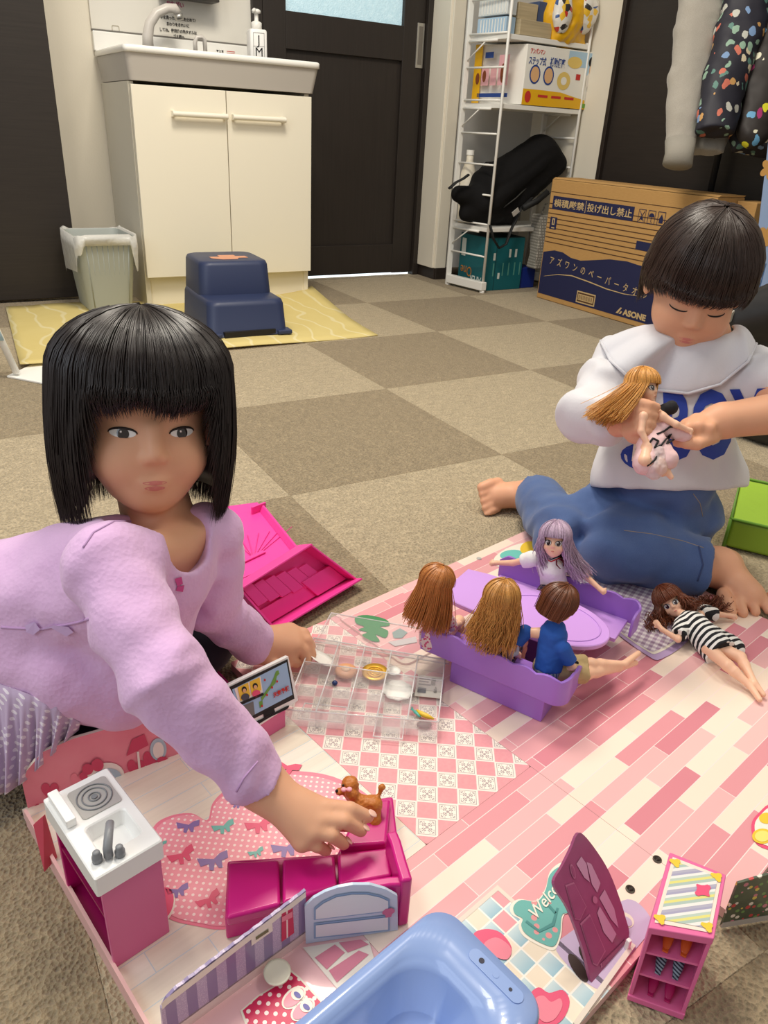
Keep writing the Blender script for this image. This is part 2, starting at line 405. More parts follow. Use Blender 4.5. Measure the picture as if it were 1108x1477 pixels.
for a, b, h0, h1 in ((x0+.002, -.5005, -.694, -.503), (-.4975, x1-.002, -.484, -.287)):
    d = G().box(((a+b)/2, yf, .408), (b-a, .018, .606)).obj('door', CREAM, v, bevel=.0012)
    hz = .632
    g = G(); g.tube([V(h0, yf-.030, hz), V(h1, yf-.030, hz)], .0085, 12)
    for hx in (h0+.006, h1-.006): g.box((hx, yf-.019, hz), (.010, .026, .019))
    g.obj('handle', HAND, d, bevel=.001)
# washbasin on top: bowl, rim, splash back
b = thing('washbasin', 'white ceramic washbasin with a grey apron on the vanity cabinet', 'washbasin', ((x0+x1)/2, .86, .72))
bx0, bx1, byf = -.835, -.148, .632
def rr(z, e0, yfo, r=.02): return [V((bx0+bx1)/2+p[0], (yfo+yb)/2+p[1], z) for p in rrect(bx1-bx0-2*e0, yb-yfo, r)]
g = G(); g.loft([rr(.722, .016, .655), rr(.800, .004, byf+.006)]); g.obj('apron', APRON, b, bevel=.001)
g = G()
outer = rr(.800, 0, byf), rr(.816, 0, byf), rr(.820, .004, byf+.004)
inn = [[V((bx0+bx1)/2+p[0]*sx, (byf+yb)/2-.02+p[1]*sy, z) for p in rrect(bx1-bx0, yb-byf, .02)] for sx, sy, z in ((.90, .66, .820), (.87, .62, .812), (.70, .45, .735))]
g.loft([*outer, *inn]); g.obj('bowl', mat('ceramic', (242, 240, 234), .15, coat=.3), b, smooth=True)
SPL = mat('splash_panel', (226, 222, 212), .3)
G().box(((bx0+bx1)/2, yb-.006, .850), (bx1-bx0, .022, .062)).obj('upstand', mat('ceramic', ()), b, bevel=.004)
sp = thing('splash_panel', 'glossy off-white wall panel behind the tap, with a seam along its foot', 'panel', ((bx0+bx1)/2, 1.06, .88))
G().box(((bx0+bx1)/2+.0, 1.062, 1.25), (bx1-bx0, .010, .728)).obj('sheet', SPL, sp, bevel=.001)
G().box(((bx0+bx1)/2, 1.061, .884), (bx1-bx0, .012, .004)).obj('seam', mat('seam_grey', (120, 116, 110), .5), sp)
sq = yp(167, 43, 1.056); fr = frame(sq, (1, 0, 0), (0, -1, 0)); g = G()
ring = [fr @ V(p[0], p[1], 0) for p in rrect(.024, .024, .004)]; g.tube(ring+[ring[0]], .0008, 5); g.obj('outlet_cover', mat('cover_line', (150, 140, 110), .5), sp)
INK = mat('black_ink', (24, 22, 24), .7); PINKINK = mat('pink_ink', (196, 60, 120), .7); REDINK = mat('red_ink', (196, 50, 44), .7)
nt = thing('notice_sheet', 'printed notice in small black letters on the panel behind the tap', 'notice', yp(265, 40, 1.055))
for (px, py), s, t, mm in (((240, 8), .019, 'おねがい', PINKINK), ((231, 26), .0125, '手を洗った後は水を止めて!', INK), ((240, 36), .0125, 'まわりをきれいに', INK), ((230, 44), .0125, 'してね。使用後の紙タオルは', INK), ((250, 54), .0125, 'ゴミ箱へ', INK)):
    text(t, s, frame(yp(px, py, 1.0545), (1, 0, 0), (0, -1, 0)), mm, nt, sx=.86, bold=.0003)
mi = thing('mirror_cabinet', 'dark lower edge of the mirror cabinet above the tap', 'mirror', yp(275, 0, .95))
c = yp(276, 0, 1.0)
G().box((c.x-.005, 1.01, c.z+.17), (.20, .08, .34)).obj('case', mat('mirror_case', (60, 54, 50), .4), mi, bevel=.002)
G().box((c.x-.005, .968, c.z+.175), (.19, .006, .32)).obj('glass', mat('mirror_glass', (200, 205, 205), .04, metal=1.), mi)
# tap
TAP = mat('tap_plastic', (206, 200, 192), .3)
t = thing('swan_neck_tap', 'off-white swan-neck tap rising from the back of the washbasin', 'tap', yp(214, 72, .95))
P = [yp(a, b2, .95) for a, b2 in ((214, 74), (213, 52), (216, 34), (226, 19), (241, 12), (252, 12), (257, 20))]
g = G(); g.tube(P, [.020, .0185, .017, .016, .0155, .0155, .015], 16); g.lathe([(.026, -.004), (.026, .006), (.021, .012)], P[0]); g.obj('spout', TAP, t, smooth=True)
g = G(); g.tube([P[-1], P[-1]+V(.004, -.002, -.018)], .0148, 16); g.obj('nozzle', STEEL, t, smooth=True)
lv = thing('tap_lever', 'off-white looped tap lever handle beside the swan-neck tap', 'tap lever', yp(288, 70, .93))
c = yp(288, 70, .93); g = G(); g.tube([c+V(-.016, 0, -.02), c+V(-.016, 0, .018), c+V(-.008, 0, .034), c+V(.010, 0, .036), c+V(.020, 0, .030), c+V(.021, 0, -.02)], [.008, .008, .008, .008, .008, .008], 8); g.obj('loop', TAP, lv, smooth=True)
g = G(); g.lathe([(.020, -.028), (.020, -.012), (.012, -.008)], c+V(.003, 0, 0)); g.obj('base', TAP, lv, smooth=True)
st = thing('warning_sticker', 'small white sticker with a red line of print, on the basin upstand', 'sticker', yp(325, 74, 1.04))
G().box(yp(328, 75, 1.0485), (.062, .001, .014)).obj('sheet', WHITE, st)
text('▼注意', .010, frame(yp(312, 75, 1.0475), (1, 0, 0), (0, -1, 0)), INK, st); G().box(yp(333, 74.5, 1.0476), (.032, .0006, .0022)).box(yp(333, 77, 1.0476), (.032, .0006, .0012)).obj('red_line', REDINK, st)
# soap pump
s = thing('soap_dispenser', 'white square pump bottle lettered J M on the right of the washbasin', 'soap bottle', yp(372, 82, .90))
c = yp(371, 81, .90); c.z = .823
R = Matrix.Rotation(-.15, 3, 'Z')
g = G()
def sr(z, w, r=.008): return [c+R @ V(p[0], p[1], z) for p in rrect(w, w, r, 3)]
g.loft([sr(0, .060), sr(.002, .064), sr(.094, .064), sr(.100, .058), sr(.101, .03)]); g.obj('bottle', mat('soap_white', (244, 242, 238), .35), s, smooth=False, bevel=.002)
g = G(); g.lathe([(.019, .100), (.019, .122), (.012, .126), (.0075, .128), (.0075, .150), (.016, .152), (.016, .160), (.010, .164)], c, R); g.tube([c+V(0, 0, .158), c+V(-.012, -.012, .160), c+V(-.020, -.020, .154)], .006, 8); g.obj('pump', WHITE, s, smooth=True)
fm = frame(c+R @ V(0, -.0325, .05), R @ V(1, 0, 0), R @ V(0, -1, 0)); g = G()
for a, b2, w, h in ((0, .038, .040, .001), (0, -.038, .040, .001), (-.020, 0, .001, .077), (.020, 0, .001, .077), (0, -.004, .040, .0008)):
    g.add([fm @ V(a-w/2, b2-h/2, .0006), fm @ V(a+w/2, b2-h/2, .0006), fm @ V(a+w/2, b2+h/2, .0006), fm @ V(a-w/2, b2+h/2, .0006)], [(0, 1, 2, 3)])
g.obj('label_frame', INK, s, fixn=False)
text('J', .042, fm @ Matrix.Translation((0, .002, .0006)), INK, s, align='CENTER'); text('M', .040, fm @ Matrix.Translation((0, -.035, .0006)), INK, s, align='CENTER')

# ================================================================ yellow mat, stool, bin
def ymat(nb):
    w = nb.new('ShaderNodeTexWave', wave_type='BANDS'); w.inputs['Scale'].default_value = 4.; w.inputs['Distortion'].default_value = 6; w.inputs['Detail'].default_value = 1; w.inputs['Detail Scale'].default_value = 1.4
    nb.put(w.inputs['Vector'], nb.co()); f = nb.ramp(w.outputs['Fac'], [(.93, (0, 0, 0)), (.99, (.6, .6, .6))])
    return nb.mix(f, nb.mix(nb.noise(9), lin((206, 186, 116)), lin((218, 200, 136))), lin((226, 216, 176)))
YM = mat('yellow_mat', rough=.7, fn=ymat)
def rug_pt(u, w2):
    a = gp(8, 443, .004); b2 = gp(30, 532, .004); c2 = gp(545, 483, .004); d = gp(450, 424, .004)
    p = (a*(1-u)+d*u)*(1-w2)+(b2*(1-u)+c2*u)*w2
    p.z = .005 + .004*sin(u*9+w2*3)*(1 if u > .1 else 0) + .028*max(0, (u-.80)/.2)**2*max(0, 1-w2*1.6) + .012*max(0, (w2-.86)/.14)*max(0, 1-abs(u-.0)*3); return p
o = G().grid(rug_pt, 40, 14).obj('floor_mat', YM, smooth=True, solid=.003); tag(o, 'thin yellow floor mat with pale wavy lines in front of the vanity', 'mat')
NAVY = mat('navy_plastic', (42, 52, 84), .45, bump=(700, .05, .0003))
st = thing('step_stool', 'navy two-step plastic stool on the yellow mat before the vanity', 'step stool', (-.63, .23, .01))
Rz = Matrix.Rotation(-.06, 3, 'Z'); c0 = V(-.645, .115, .010)
def sq(w, y0, y1, z, r=.035): return [c0+Rz @ V(p[0], (y0+y1)/2+p[1], z) for p in rrect(w, y1-y0, r, 6)]
ST2 = yp(390, 378, .28).z-.0
g = G()
g.loft([sq(.275, -.010, .34, 0, .03), sq(.262, 0, .34, .012, .03), sq(.252, .006, .34, .092), sq(.244, .012, .335, .104), sq(.23, .022, .33, .108)])
g.loft([sq(.240, .112, .345, .10), sq(.228, .122, .345, .196), sq(.220, .128, .34, .206), sq(.205, .137, .33, .209)])
o = g.obj('shell', NAVY, st, smooth=True, bevel=.004, angle=50)
g = G()
for sx in (-1, 1): g.loft([[c0+Rz @ V(sx*.116+dx, dy, z) for dx, dy in ((-.024, -.016), (.024, -.016), (.024, .03), (-.024, .03))] for z in (0, .014)])
g.parts('front_foot', NAVY, st, bevel=.004)
G().box(c0+Rz @ V(0, -.004, .009), (.17, .016, .018)).obj('foot_gap_shade', BLACKG, st)  # black slab painted in as the shade between the front feet
g = G(); g.prism([c0+Rz @ V(a, b2, .2095) for a, b2 in ((-.06, .19), (-.06, .22), (-.025, .22), (-.025, .25), (.03, .25), (.03, .225), (.062, .225), (.062, .19), (.03, .19), (.02, .165), (-.03, .165))], (0, 0, .0008)); g.obj('sticker', mat('orange_sticker', (214, 150, 118), .5), st, label='worn orange sticker on the upper step')
bn = thing('waste_bin', 'grey-green ribbed waste bin with a clear liner beside the vanity', 'bin', (-.955, .68, 0))
bc = V(-.962, .70, .008); Rb = Matrix.Rotation(.03, 3, 'Z')
def bq(w, d, z, r=.03, rib=0.):
    out = []
    for k, p in enumerate(rrect(w, d, r, 5)): out.append(bc+Rb @ V(p[0], p[1], z))
    return out
g = G(); g.loft([bq(.145, .19, 0), bq(.150, .195, .01), bq(.19, .24, .235), bq(.197, .247, .242), bq(.190, .240, .248), bq(.184, .234, .240), bq(.150, .19, .05)]); g.obj('body', mat('bin_grey_green', (166, 171, 166), .5), bn, smooth=True, bevel=.002)
g = G()
for k in range(9):
    x = -.06+.015*k; g.tube([bc+Rb @ V(x*.98, -.0955, .015), bc+Rb @ V(x*1.16, -.1185, .225)], .0017, 6)
for k in range(8):
    y = -.07+.02*k; g.tube([bc+Rb @ V(-.0735, y, .015), bc+Rb @ V(-.094, y*1.2, .225)], .0017, 6)
g.obj('rib', mat('bin_rib', (152, 157, 152), .5), bn, smooth=True)
g = G(); out = []; n = 60
def lin_ring(off, zz, jit):
    q = []
    base = rrect(.20, .25, .032, 14)
    for k, p in enumerate(base):
        a = k/len(base)*2*pi; w2 = 1+off
        q.append(bc+Rb @ V(p[0]*w2, p[1]*w2, zz+jit*(sin(a*3+1)*.5+sin(a*7)*.25)))
    return q
def hang(a): return .075+.05*sin(a*2+2.2)+.02*sin(a*5)
low = []
base = rrect(.20, .25, .032, 14)
for k, p in enumerate(base):
    a = k/len(base)*2*pi; low.append(bc+Rb @ V(p[0]*(1.01), p[1]*(1.01), .25-hang(a)))
g.loft([low, lin_ring(.05, .215, .012), lin_ring(.03, .252, .008), lin_ring(-.03, .25, .006), lin_ring(-.14, .20, .012), lin_ring(-.2, .12, 0)], caps=False)
g.obj('liner', mat('clear_liner', (238, 236, 230), .25, alpha=.62, spec=.6, bump=(60, .8, .004)), bn, smooth=True, label='clear plastic bag liner folded over the rim')
# white screen foot and blue cloth, far left
sc = thing('cloth_screen', 'low screen of pale blue cloth on a white tube leg, at the left edge', 'screen', gp(22, 538, 0))
a = gp(24, 538, .012); g = G(); tp = a+V(-.075, .02, .30); g.tube([a, tp], .0085, 10); g.obj('leg', WHITE, sc, smooth=True)
g = G(); q0 = a+(tp-a)*.29+V(.006, -.012, 0); q1 = tp+V(.006, -.012, 0)
g.grid(lambda u, w2: q0+(q1-q0)*w2+V(-.30*u, -.05*u+.008*sin(u*16), 0), 24, 8)
g.obj('cloth', mat('pale_blue_cloth', (176, 206, 218), .85, bump=(400, .3, .001)), sc, smooth=True, solid=.003)
q = [gp(px, py, 0) for px, py in ((10, 545), (130, 568), (170, 530), (60, 522))]
g = G(); g.loft([q, [p+V(0, 0, .006) for p in q]]); g.obj('foot_plate', WHITE, sc, bevel=.002)

# ================================================================ rack and what it holds
RK = mat('rack_white', (232, 230, 224), .35)
rk = thing('wire_rack', 'white metal rack with wire ladder ends in the alcove', 'rack', (.82, .65, 0))
BL, FL, BR, FR = V(.566, .755, 0), V(.600, .54, 0), V(1.035, .775, 0), V(1.038, .56, 0)
for (A, B) in ((BL, FL), (BR, FR)):
    e = G(); e.box(A+V(0, 0, .75), (.024, .012, 1.5)); e.obj('back_post', RK, rk, bevel=.002)
    e = G(); e.tube([B, B+V(0, 0, 1.5)], .006, 8); e.obj('front_post', RK, rk, smooth=True)
    e = G(); m_ = (A+B)/2; e.loft([[A+V(-.014, .0, z), B+V(-.014, -.01, z), B+V(.014, -.01, z), A+V(.014, 0, z)] for z in (.010, .046)]); e.obj('foot_bar', RK, rk, bevel=.003)
    for Q in (A, B): e = G(); e.lathe([(.011, 0), (.011, .006), (.006, .011)], Q); e.obj('foot_pad', RK, rk)
    for z in (.15, .28, .395, .51, .625, .745, .86, .975, 1.09, 1.2): G().tube([A+V(0, 0, z), B+V(0, 0, z)], .004, 6).obj('rung', RK, rk, smooth=True)
SZ = (.268, .735, .972)
for z in SZ:
    q = [V(.60, .545, z-.018), V(1.035, .56, z-.018), V(1.035, .78, z-.018), V(.575, .76, z-.018)]
    G().loft([q, [p+V(0, 0, .018) for p in q]]).obj('shelf', RK, rk, bevel=.002)
    for A, B in ((BL, FL), (BR, FR)): G().tube([A+V(0, 0, z-.02), A*.25+B*.75+V(0, 0, z-.02)], .005, 6).tube([A+V(0, 0, z-.09), A*.5+B*.5+V(0, 0, z-.015)], .003, 6).obj('bracket', RK, rk, smooth=True)
# teal paper carton
TEAL = mat('teal_card', (12, 92, 100), .55, var=(6, .12)); TEALD = mat('teal_dark', (10, 52, 58), .6); ORNG = mat('ochre_ink', (190, 120, 40), .6); LINK = mat('pale_ink', (206, 214, 208), .6)
pc = thing('paper_carton', 'teal copy-paper carton standing under the lowest rack shelf', 'carton', (.74, .66, 0))
cx0, cx1, cy0, cy1, ch = .632, .836, .570, .775, .222
G().box(((cx0+cx1)/2, (cy0+cy1)/2, ch/2), (cx1-cx0, cy1-cy0, ch)).obj('box', TEAL, pc, bevel=.002)
G().box(((cx0+cx1)/2, (cy0+cy1)/2, ch+.001), (cx1-cx0-.004, cy1-cy0-.004, .002)).obj('lid_seam', TEALD, pc)
fm = frame((cx0-.001, cy0+.012, .075), (0, 1, 0), (-1, 0, 0))
fm = frame((cx0-.001, cy0+.02, .060), (0, 1, 0), (-1, 0, 0))
text('PAPER', .046, frame((cx0-.001, cy0+.008, .052), (0, 1, 0), (-1, 0, 0)), LINK, pc, sx=.8, bold=.001)
text('One', .06, frame((cx0-.001, cy0+.10, .085), (0, 1, 0), (-1, 0, 0)), ORNG, pc, sx=.8)
G().box((cx0-.0006, cy1-.03, .165), (.001, .03, .075)).obj('label', LINK, pc)
g = G()
for k, (fx, z0, z1) in enumerate(((.2, .13, .16), (.62, .14, .175), (.78, .14, .175), (.36, .05, .075))): g.box((cx0+fx*(cx1-cx0), cy0-.0006, (z0+z1)/2), (.011, .001, z1-z0))
g.obj('print_mark', LINK, pc)
g = G()
for fx in (.2, .46, .62, .78, .93): g.box((cx0+fx*(cx1-cx0), cy0-.0006, .09), (.006, .001, .055))
g.obj('print_line', mat('teal_pale', (80, 140, 130), .6), pc)
G().box((cx0+.05, cy0-.0004, ch/2), (.002, .001, ch)).obj('flap_seam', TEALD, pc)
o = G().box((.885, .66, .045), (.085, .16, .09)).obj('blue_box', mat('royal_blue_box', (20, 44, 130), .5), bevel=.003); tag(o, 'small royal blue box on the floor between the paper carton and cardboard box', 'box')
# checked grey bag
def chk(nb):
    x, y, z = nb.xyz(); f = nb.m2('MULTIPLY', nb.stripe(z, .012, .5), nb.stripe(nb.m2('ADD', x, y), .010, .6)); return nb.mix(f, lin((126, 122, 114)), lin((176, 172, 162)))
tb = thing('tote_bag', 'grey checked fabric bag hanging beside the teal paper carton', 'bag', (.87, .50, .09))
g = G(); A = [V(.855, .505, .095), V(.935, .49, .095), V(.945, .56, .095), V(.86, .575, .095)]
g.loft([A, [p+V(-.005+.004*k, -.006, .06) for k, p in enumerate(A)], [p+V(.004, .004, .15) for p in A], [p*1+V(.006, .012, .225) for p in A]]); g.obj('body', mat('grey_check', fn=chk, rough=.9), tb, smooth=True, bevel=.006)
g = G(); g.tube([V(.87, .53, .31), V(.89, .53, .365), V(.915, .53, .37), V(.93, .53, .31)], .004, 6); g.obj('handle', mat('grey_check', fn=chk), tb, smooth=True)
# backpack
BK = mat('black_nylon', (19, 18, 19), .85, spec=.2, bump=(900, .3, .0008)); BK2 = mat('black_strap', (18, 18, 19), .7)
bp = thing('backpack', 'black nylon backpack lying slanted on the lowest rack shelf', 'backpack', (.8, .62, .27))
a, e = yp(705, 290, .655), yp(785, 222, .655)
dr = (e-a).normalized(); nrm = V(0, 1, 0); side = dr.cross(nrm).normalized()
s_ = S((.42, .38, .2), (1.12, .82, .74), .005)
for (pa, pb, ra, rb, yy) in (((700, 262), (778, 213), .050, .050, .655), ((722, 300), (796, 237), .050, .050, .655), ((690, 296), (706, 306), .05, .05, .655), ((738, 285), (790, 228), .05, .05, .655), ((700, 285), (780, 222), .07, .06, .655)):
    s_.cap(yp(*pa, yy), yp(*pb, yy), ra, rb, .03, sq=((0, 1, 0), .62))
s_.cap(yp(662, 280, .65), yp(700, 290, .65), .034, .06, .03); s_.cap(yp(672, 308, .65), yp(735, 318, .65), .03, .035, .03)
s_.rough(14, .004, 3); s_.rough(50, .0012, 4)
s_.plane((0, 0, .272), (0, 0, -1)); s_.obj('body', BK, bp)
g = G()
for off in (.028, -.022): g.tube([a+dr*(-.02+.022*k)-V(0, .098-.003*abs(k-4), 0)+side*off+dr*0 for k in range(9)], .0028, 6)
g.obj('zip', mat('zip_dark', (58, 56, 54), .45), bp, smooth=True)
g = G(); g.tube([yp(648, 272, .60), yp(658, 263, .6), yp(668, 258, .6), yp(676, 252, .6)], .010, 6, flat=.45); g.obj('grab_strap', BK2, bp, smooth=True)
g = G(); g.tube([yp(707, 325, .52), yp(712, 345, .52), yp(720, 358, .52), yp(730, 352, .52), yp(738, 330, .52), yp(752, 300, .52), yp(768, 285, .52)], .009, 6, flat=.4); g.tube([yp(755, 300, .5), yp(775, 290, .50), yp(790, 277, .5)], .014, 6); g.obj('shoulder_strap', BK2, bp, smooth=True)
G().box(yp(744, 306, .505), (.035, .004, .02), Matrix.Rotation(-.6, 3, 'Y')).obj('tag', mat('tag_grey', (170, 166, 160), .5), bp)
wt = thing('white_tub', 'white plastic tub with a thin wire handle behind the backpack', 'tub', (.70, .72, .27))
g = G(); c = V(.70, .715, .27); g.lathe([(.05, 0), (.052, .004), (.06, .20), (.063, .205), (.058, .205), (.05, .02)], c); g.obj('body', WHITE, wt, smooth=True)
g = G(); g.tube([c+V(-.06, 0, .2), c+V(-.03, -.02, .245), c+V(.06, -.02, .25), c+V(.10, -.01, .24)], .003, 6); g.obj('handle', BK2, wt, smooth=True)
wj = thing('white_bottle', 'tall cream plastic bottle at the left end of the lowest rack shelf', 'bottle', (.61, .73, .27))
g = G(); g.lathe([(.030, 0), (.034, .01), (.034, .20), (.015, .25), (.015, .27)], V(.613, .735, .27)); g.obj('body', mat('cream_plastic', (222, 214, 196), .5), wj, smooth=True)
g = G(); g.lathe([(.017, .27), (.017, .29)], V(.613, .735, .27)); g.obj('cap', WHITE, wj)
# step-stool box
CARDW = mat('card_white', (236, 234, 226), .35); YEL = mat('print_yellow', (232, 178, 30), .45); BLUEI = mat('print_blue', (40, 70, 140), .5); SKYI = mat('print_sky', (170, 200, 222), .5); SKINI = mat('print_skin', (222, 176, 128), .5); PINKI = mat('print_pink', (226, 170, 176), .5); BRNI = mat('print_brown', (128, 66, 36), .5); GRNI = mat('print_green', (110, 160, 60), .5)
pb = thing('seat_box', 'white and yellow printed child toilet-seat box on the middle shelf', 'box', (.83, .66, .735))
X0, X1, Y0, Y1, Z0, Z1 = .640, 1.0, .555, .80, .737, .925
# turned a little: corner towards the lens
K0 = yp(753, 141, .548); K1 = yp(858, 147, .56); 
fd = V(K1.x-K0.x, K1.y-K0.y, 0); fw = fd.length; fd.normalize(); bd = V(-.085, .225, 0); bl = bd.length; bd.normalize()
K0.z = .737; H = yp(755, 62, .548).z-.737
q = [K0, K0+fd*fw, K0+fd*fw+bd*bl, K0+bd*bl]
G().loft([q, [p+V(0, 0, H) for p in q]]).obj('carton', CARDW, pb, bevel=.002)
fm = frame(K0, fd, (fd.y, -fd.x, 0))
def rectp(g, M_, a, b2, c2, d, z=.0008): return g.add([M_ @ V(a, b2, z), M_ @ V(c2, b2, z), M_ @ V(c2, d, z), M_ @ V(a, d, z)], [(0, 1, 2, 3)])
def ellp(g, M_, cx, cy, rx, ry, z=.001, n=20): return g.add([M_ @ V(cx+rx*cos(2*pi*k/n), cy+ry*sin(2*pi*k/n), z) for k in range(n)], [tuple(range(n))])
w_, h_ = fw, H
g = G(); g.add([fm @ V(x_*w_, y_*h_, .0008) for x_, y_ in ((0, 0), (1, 0), (1, .12), (.70, .20), (.5, .26), (.25, .27), (0, .27))], [tuple(range(7))]); g.obj('yellow_band', YEL, pb, fixn=False)
g = G(); rectp(g, fm, .80*w_, .6*h_, .995*w_, .98*h_); rectp(g, fm, .55*w_, .72*h_, .86*w_, .98*h_, .0007); g.obj('sky_patch', SKYI, pb, fixn=False)
g = G()
for cx in (.13, .31): ellp(g, fm, cx*w_, .52*h_, .07*w_, .16*h_)
g.obj('round_photo', BLUEI, pb, fixn=False)
g = G()
for cx in (.13, .31): ellp(g, fm, cx*w_, .52*h_, .055*w_, .13*h_, .0014)
ellp(g, fm, .885*w_, .70*h_, .035*w_, .10*h_, .0014); g.obj('photo_figure', SKINI, pb, fixn=False)
g = G(); ellp(g, fm, .52*w_, .46*h_, .09*w_, .155*h_); ellp(g, fm, .64*w_, .79*h_, .10*w_, .10*h_, .0012); g.obj('seat_picture', mat('print_seat', (226, 196, 110), .5), pb, fixn=False)
g = G(); ellp(g, fm, .52*w_, .46*h_, .04*w_, .07*h_, .0016); g.obj('seat_hole', CARDW, pb, fixn=False)
g = G(); ellp(g, fm, .90*w_, .50*h_, .075*w_, .20*h_, .0012); rectp(g, fm, .85*w_, .10*h_, .95*w_, .40*h_, .0012); g.obj('printed_shirt', mat('print_shirt', (226, 220, 212), .5), pb, fixn=False)
g = G(); ellp(g, fm, .885*w_, .83*h_, .055*w_, .10*h_, .0012); g.obj('printed_hair', INK, pb, fixn=False)
g = G(); rectp(g, fm, .80*w_, .02*h_, .98*w_, .10*h_, .0016); g.obj('green_patch', GRNI, pb, fixn=False)
g = G(); ellp(g, fm, .07*w_, .14*h_, .04*w_, .10*h_, .0014)
for k in range(3): rectp(g, fm, (.2+.18*k)*w_, .145*h_, (.33+.18*k)*w_, .19*h_, .0014)
rectp(g, fm, .68*w_, .50*h_, .74*w_, .60*h_, .0014); g.obj('red_mark', REDINK, pb, fixn=False)
text('アンパンマン', .019*1.1, fm @ Matrix.Translation((.04*w_, .86*h_, .0012)), REDINK, pb, sx=.62, bold=.0004)
text('ステップ式', .03, fm @ Matrix.Translation((.03*w_, .69*h_, .0012)), BLUEI, pb, sx=.62, bold=.0006); text('補助便座', .034, fm @ Matrix.Translation((.31*w_, .69*h_, .0012)), BLUEI, pb, sx=.6, bold=.0008)
fs = frame(K0+bd*bl, -bd, (-bd.y*-1*-1, 0, 0)) if False else frame(K0+bd*bl, -bd, (-fd.x, -fd.y, 0))
g = G(); rectp(g, fs, 0, 0, .20*bl, H); g.obj('yellow_side', YEL, pb, fixn=False)
g = G(); 
for k, c2 in enumerate(((.22, .42), (.46, .62), (.66, .92))): rectp(g, fs, c2[0]*bl, .30*H, c2[1]*bl, .62*H if k < 2 else .8*H)
g.obj('side_photo', PINKI, pb, fixn=False)
g = G(); ellp(g, fs, .12*bl, .42*H, .055*bl, .10*H); ellp(g, fs, .30*bl, .46*H, .05*bl, .1*H, .0014); ellp(g, fs, .78*bl, .5*H, .06*bl, .16*H, .0014); g.obj('side_figure', BRNI, pb, fixn=False)
g = G(); rectp(g, fs, .14*bl, .10*H, .95*bl, .17*H); rectp(g, fs, .28*bl, .76*H, .50*bl, .86*H); g.obj('side_print', BLUEI, pb, fixn=False)
hd = G().tube([K0+fd*.06+bd*.1+V(0, 0, H), K0+fd*.10+bd*.1+V(0, 0, H+.014), K0+fd*.18+bd*.1+V(0, 0, H+.014), K0+fd*.22+bd*.1+V(0, 0, H)], .005, 6).obj('handle', WHITE, pb, smooth=True)
# top shelf
for (px0, px1, pt, pbm, m_, lb) in ((681, 730, 17, 42, mat('pale_blue_case', (168, 196, 220), .35), 'pale blue clear file case on the top rack shelf, under another'), (684, 731, -12, 14, mat('clear_white_case', (214, 220, 222), .35), 'clear whitish file case stacked on the pale blue one')):
    A = yp(px0, pbm, .70); B = yp(px1, pbm, .575); zt = yp(px1, pt, .575).z
    t_ = thing('file_case', lb, 'case', (A+B)/2)
    dv = V(.0+(1.0-.62)*.12, 0.01, 0)
    zb = .974 if pt > 0 else 1.036
    q = [V(.605, .57, zb), V(.655, .575, zb), V(.64, .74, zb), V(.59, .735, zb)]
    G().loft([q, [p+V(0, 0, .056) for p in q]]).obj('tray', m_, t_, bevel=.003)
    e = G()
    for k in range(9): y_ = .58+.0165*k; xx = .605-(y_-.57)*.09; e.box((xx-.0015, y_, zb+.028), (.002, .004, .044))
    e.obj('file_edge', WHITE, t_)
WD = mat('pale_wood', rough=.6, fn=wood_fn((176, 160, 128), 'x'))
for c_, d_, lb in (((.745, .61, 1.000), (.17, .10, .052), 'pale wooden box at the front of the top rack shelf'), ((.712, .63, 1.055), (.10, .10, .056), 'small pale wooden box stacked on the larger one')):
    o = G().box(c_, d_, Matrix.Rotation(.06, 3, 'Z')).obj('wooden_box', WD, bevel=.002); tag(o, lb, 'box')
o = G().box((.80, .63, 1.062), (.055, .08, .07)).obj('blue_case', mat('blue_grey_case', (60, 76, 110), .5), bevel=.004); tag(o, 'dark blue-grey case on the wooden box at the top of the rack', 'case')
yb_ = thing('yellow_bag', 'yellow plastic shopping bag with a clear front on the top rack shelf', 'bag', (.93, .60, .975))
YB = mat('yellow_bag', (226, 172, 28), .35, coat=.3, bump=(30, .5, .004))
s_ = S((.78, .44, .93), (1.12, .80, 1.22), .005); s_.ell((.93, .60, 1.06), (.10, .07, .10)); s_.cap((.87, .58, 1.0), (1.0, .60, .985), .04, .035, .03); s_.cap((.86, .6, 1.05), (.90, .6, 1.15), .055, .06, .03); s_.rough(26, .010, 5); s_.rough(60, .004, 6)
s_.obj('body', YB, yb_)
def wrap(nb):
    v2 = nb.voro(46, out='Color'); h = nb.sep(v2); return nb.ramp(h[0], [(0, lin((226, 222, 214))), (.55, lin((236, 232, 224))), (.68, lin((196, 60, 50))), (.76, lin((60, 90, 150))), (.84, lin((236, 190, 60))), (.92, lin((60, 56, 56)))], True)
s2 = S((.78, .44, .93), (1.14, .70, 1.22), .005); s2.ell((.99, .565, 1.085), (.062, .045, .082)); s2.rough(40, .006, 8); s2.obj('clear_window', mat('bag_window', fn=wrap, rough=.15, coat=.6), yb_)
s2 = S((.78, .44, .93), (1.14, .70, 1.22), .005); s2.ell((.862, .548, 1.065), (.045, .03, .075)); s2.rough(40, .005, 9); s2.obj('printed_panel', mat('bag_window', ()), yb_)

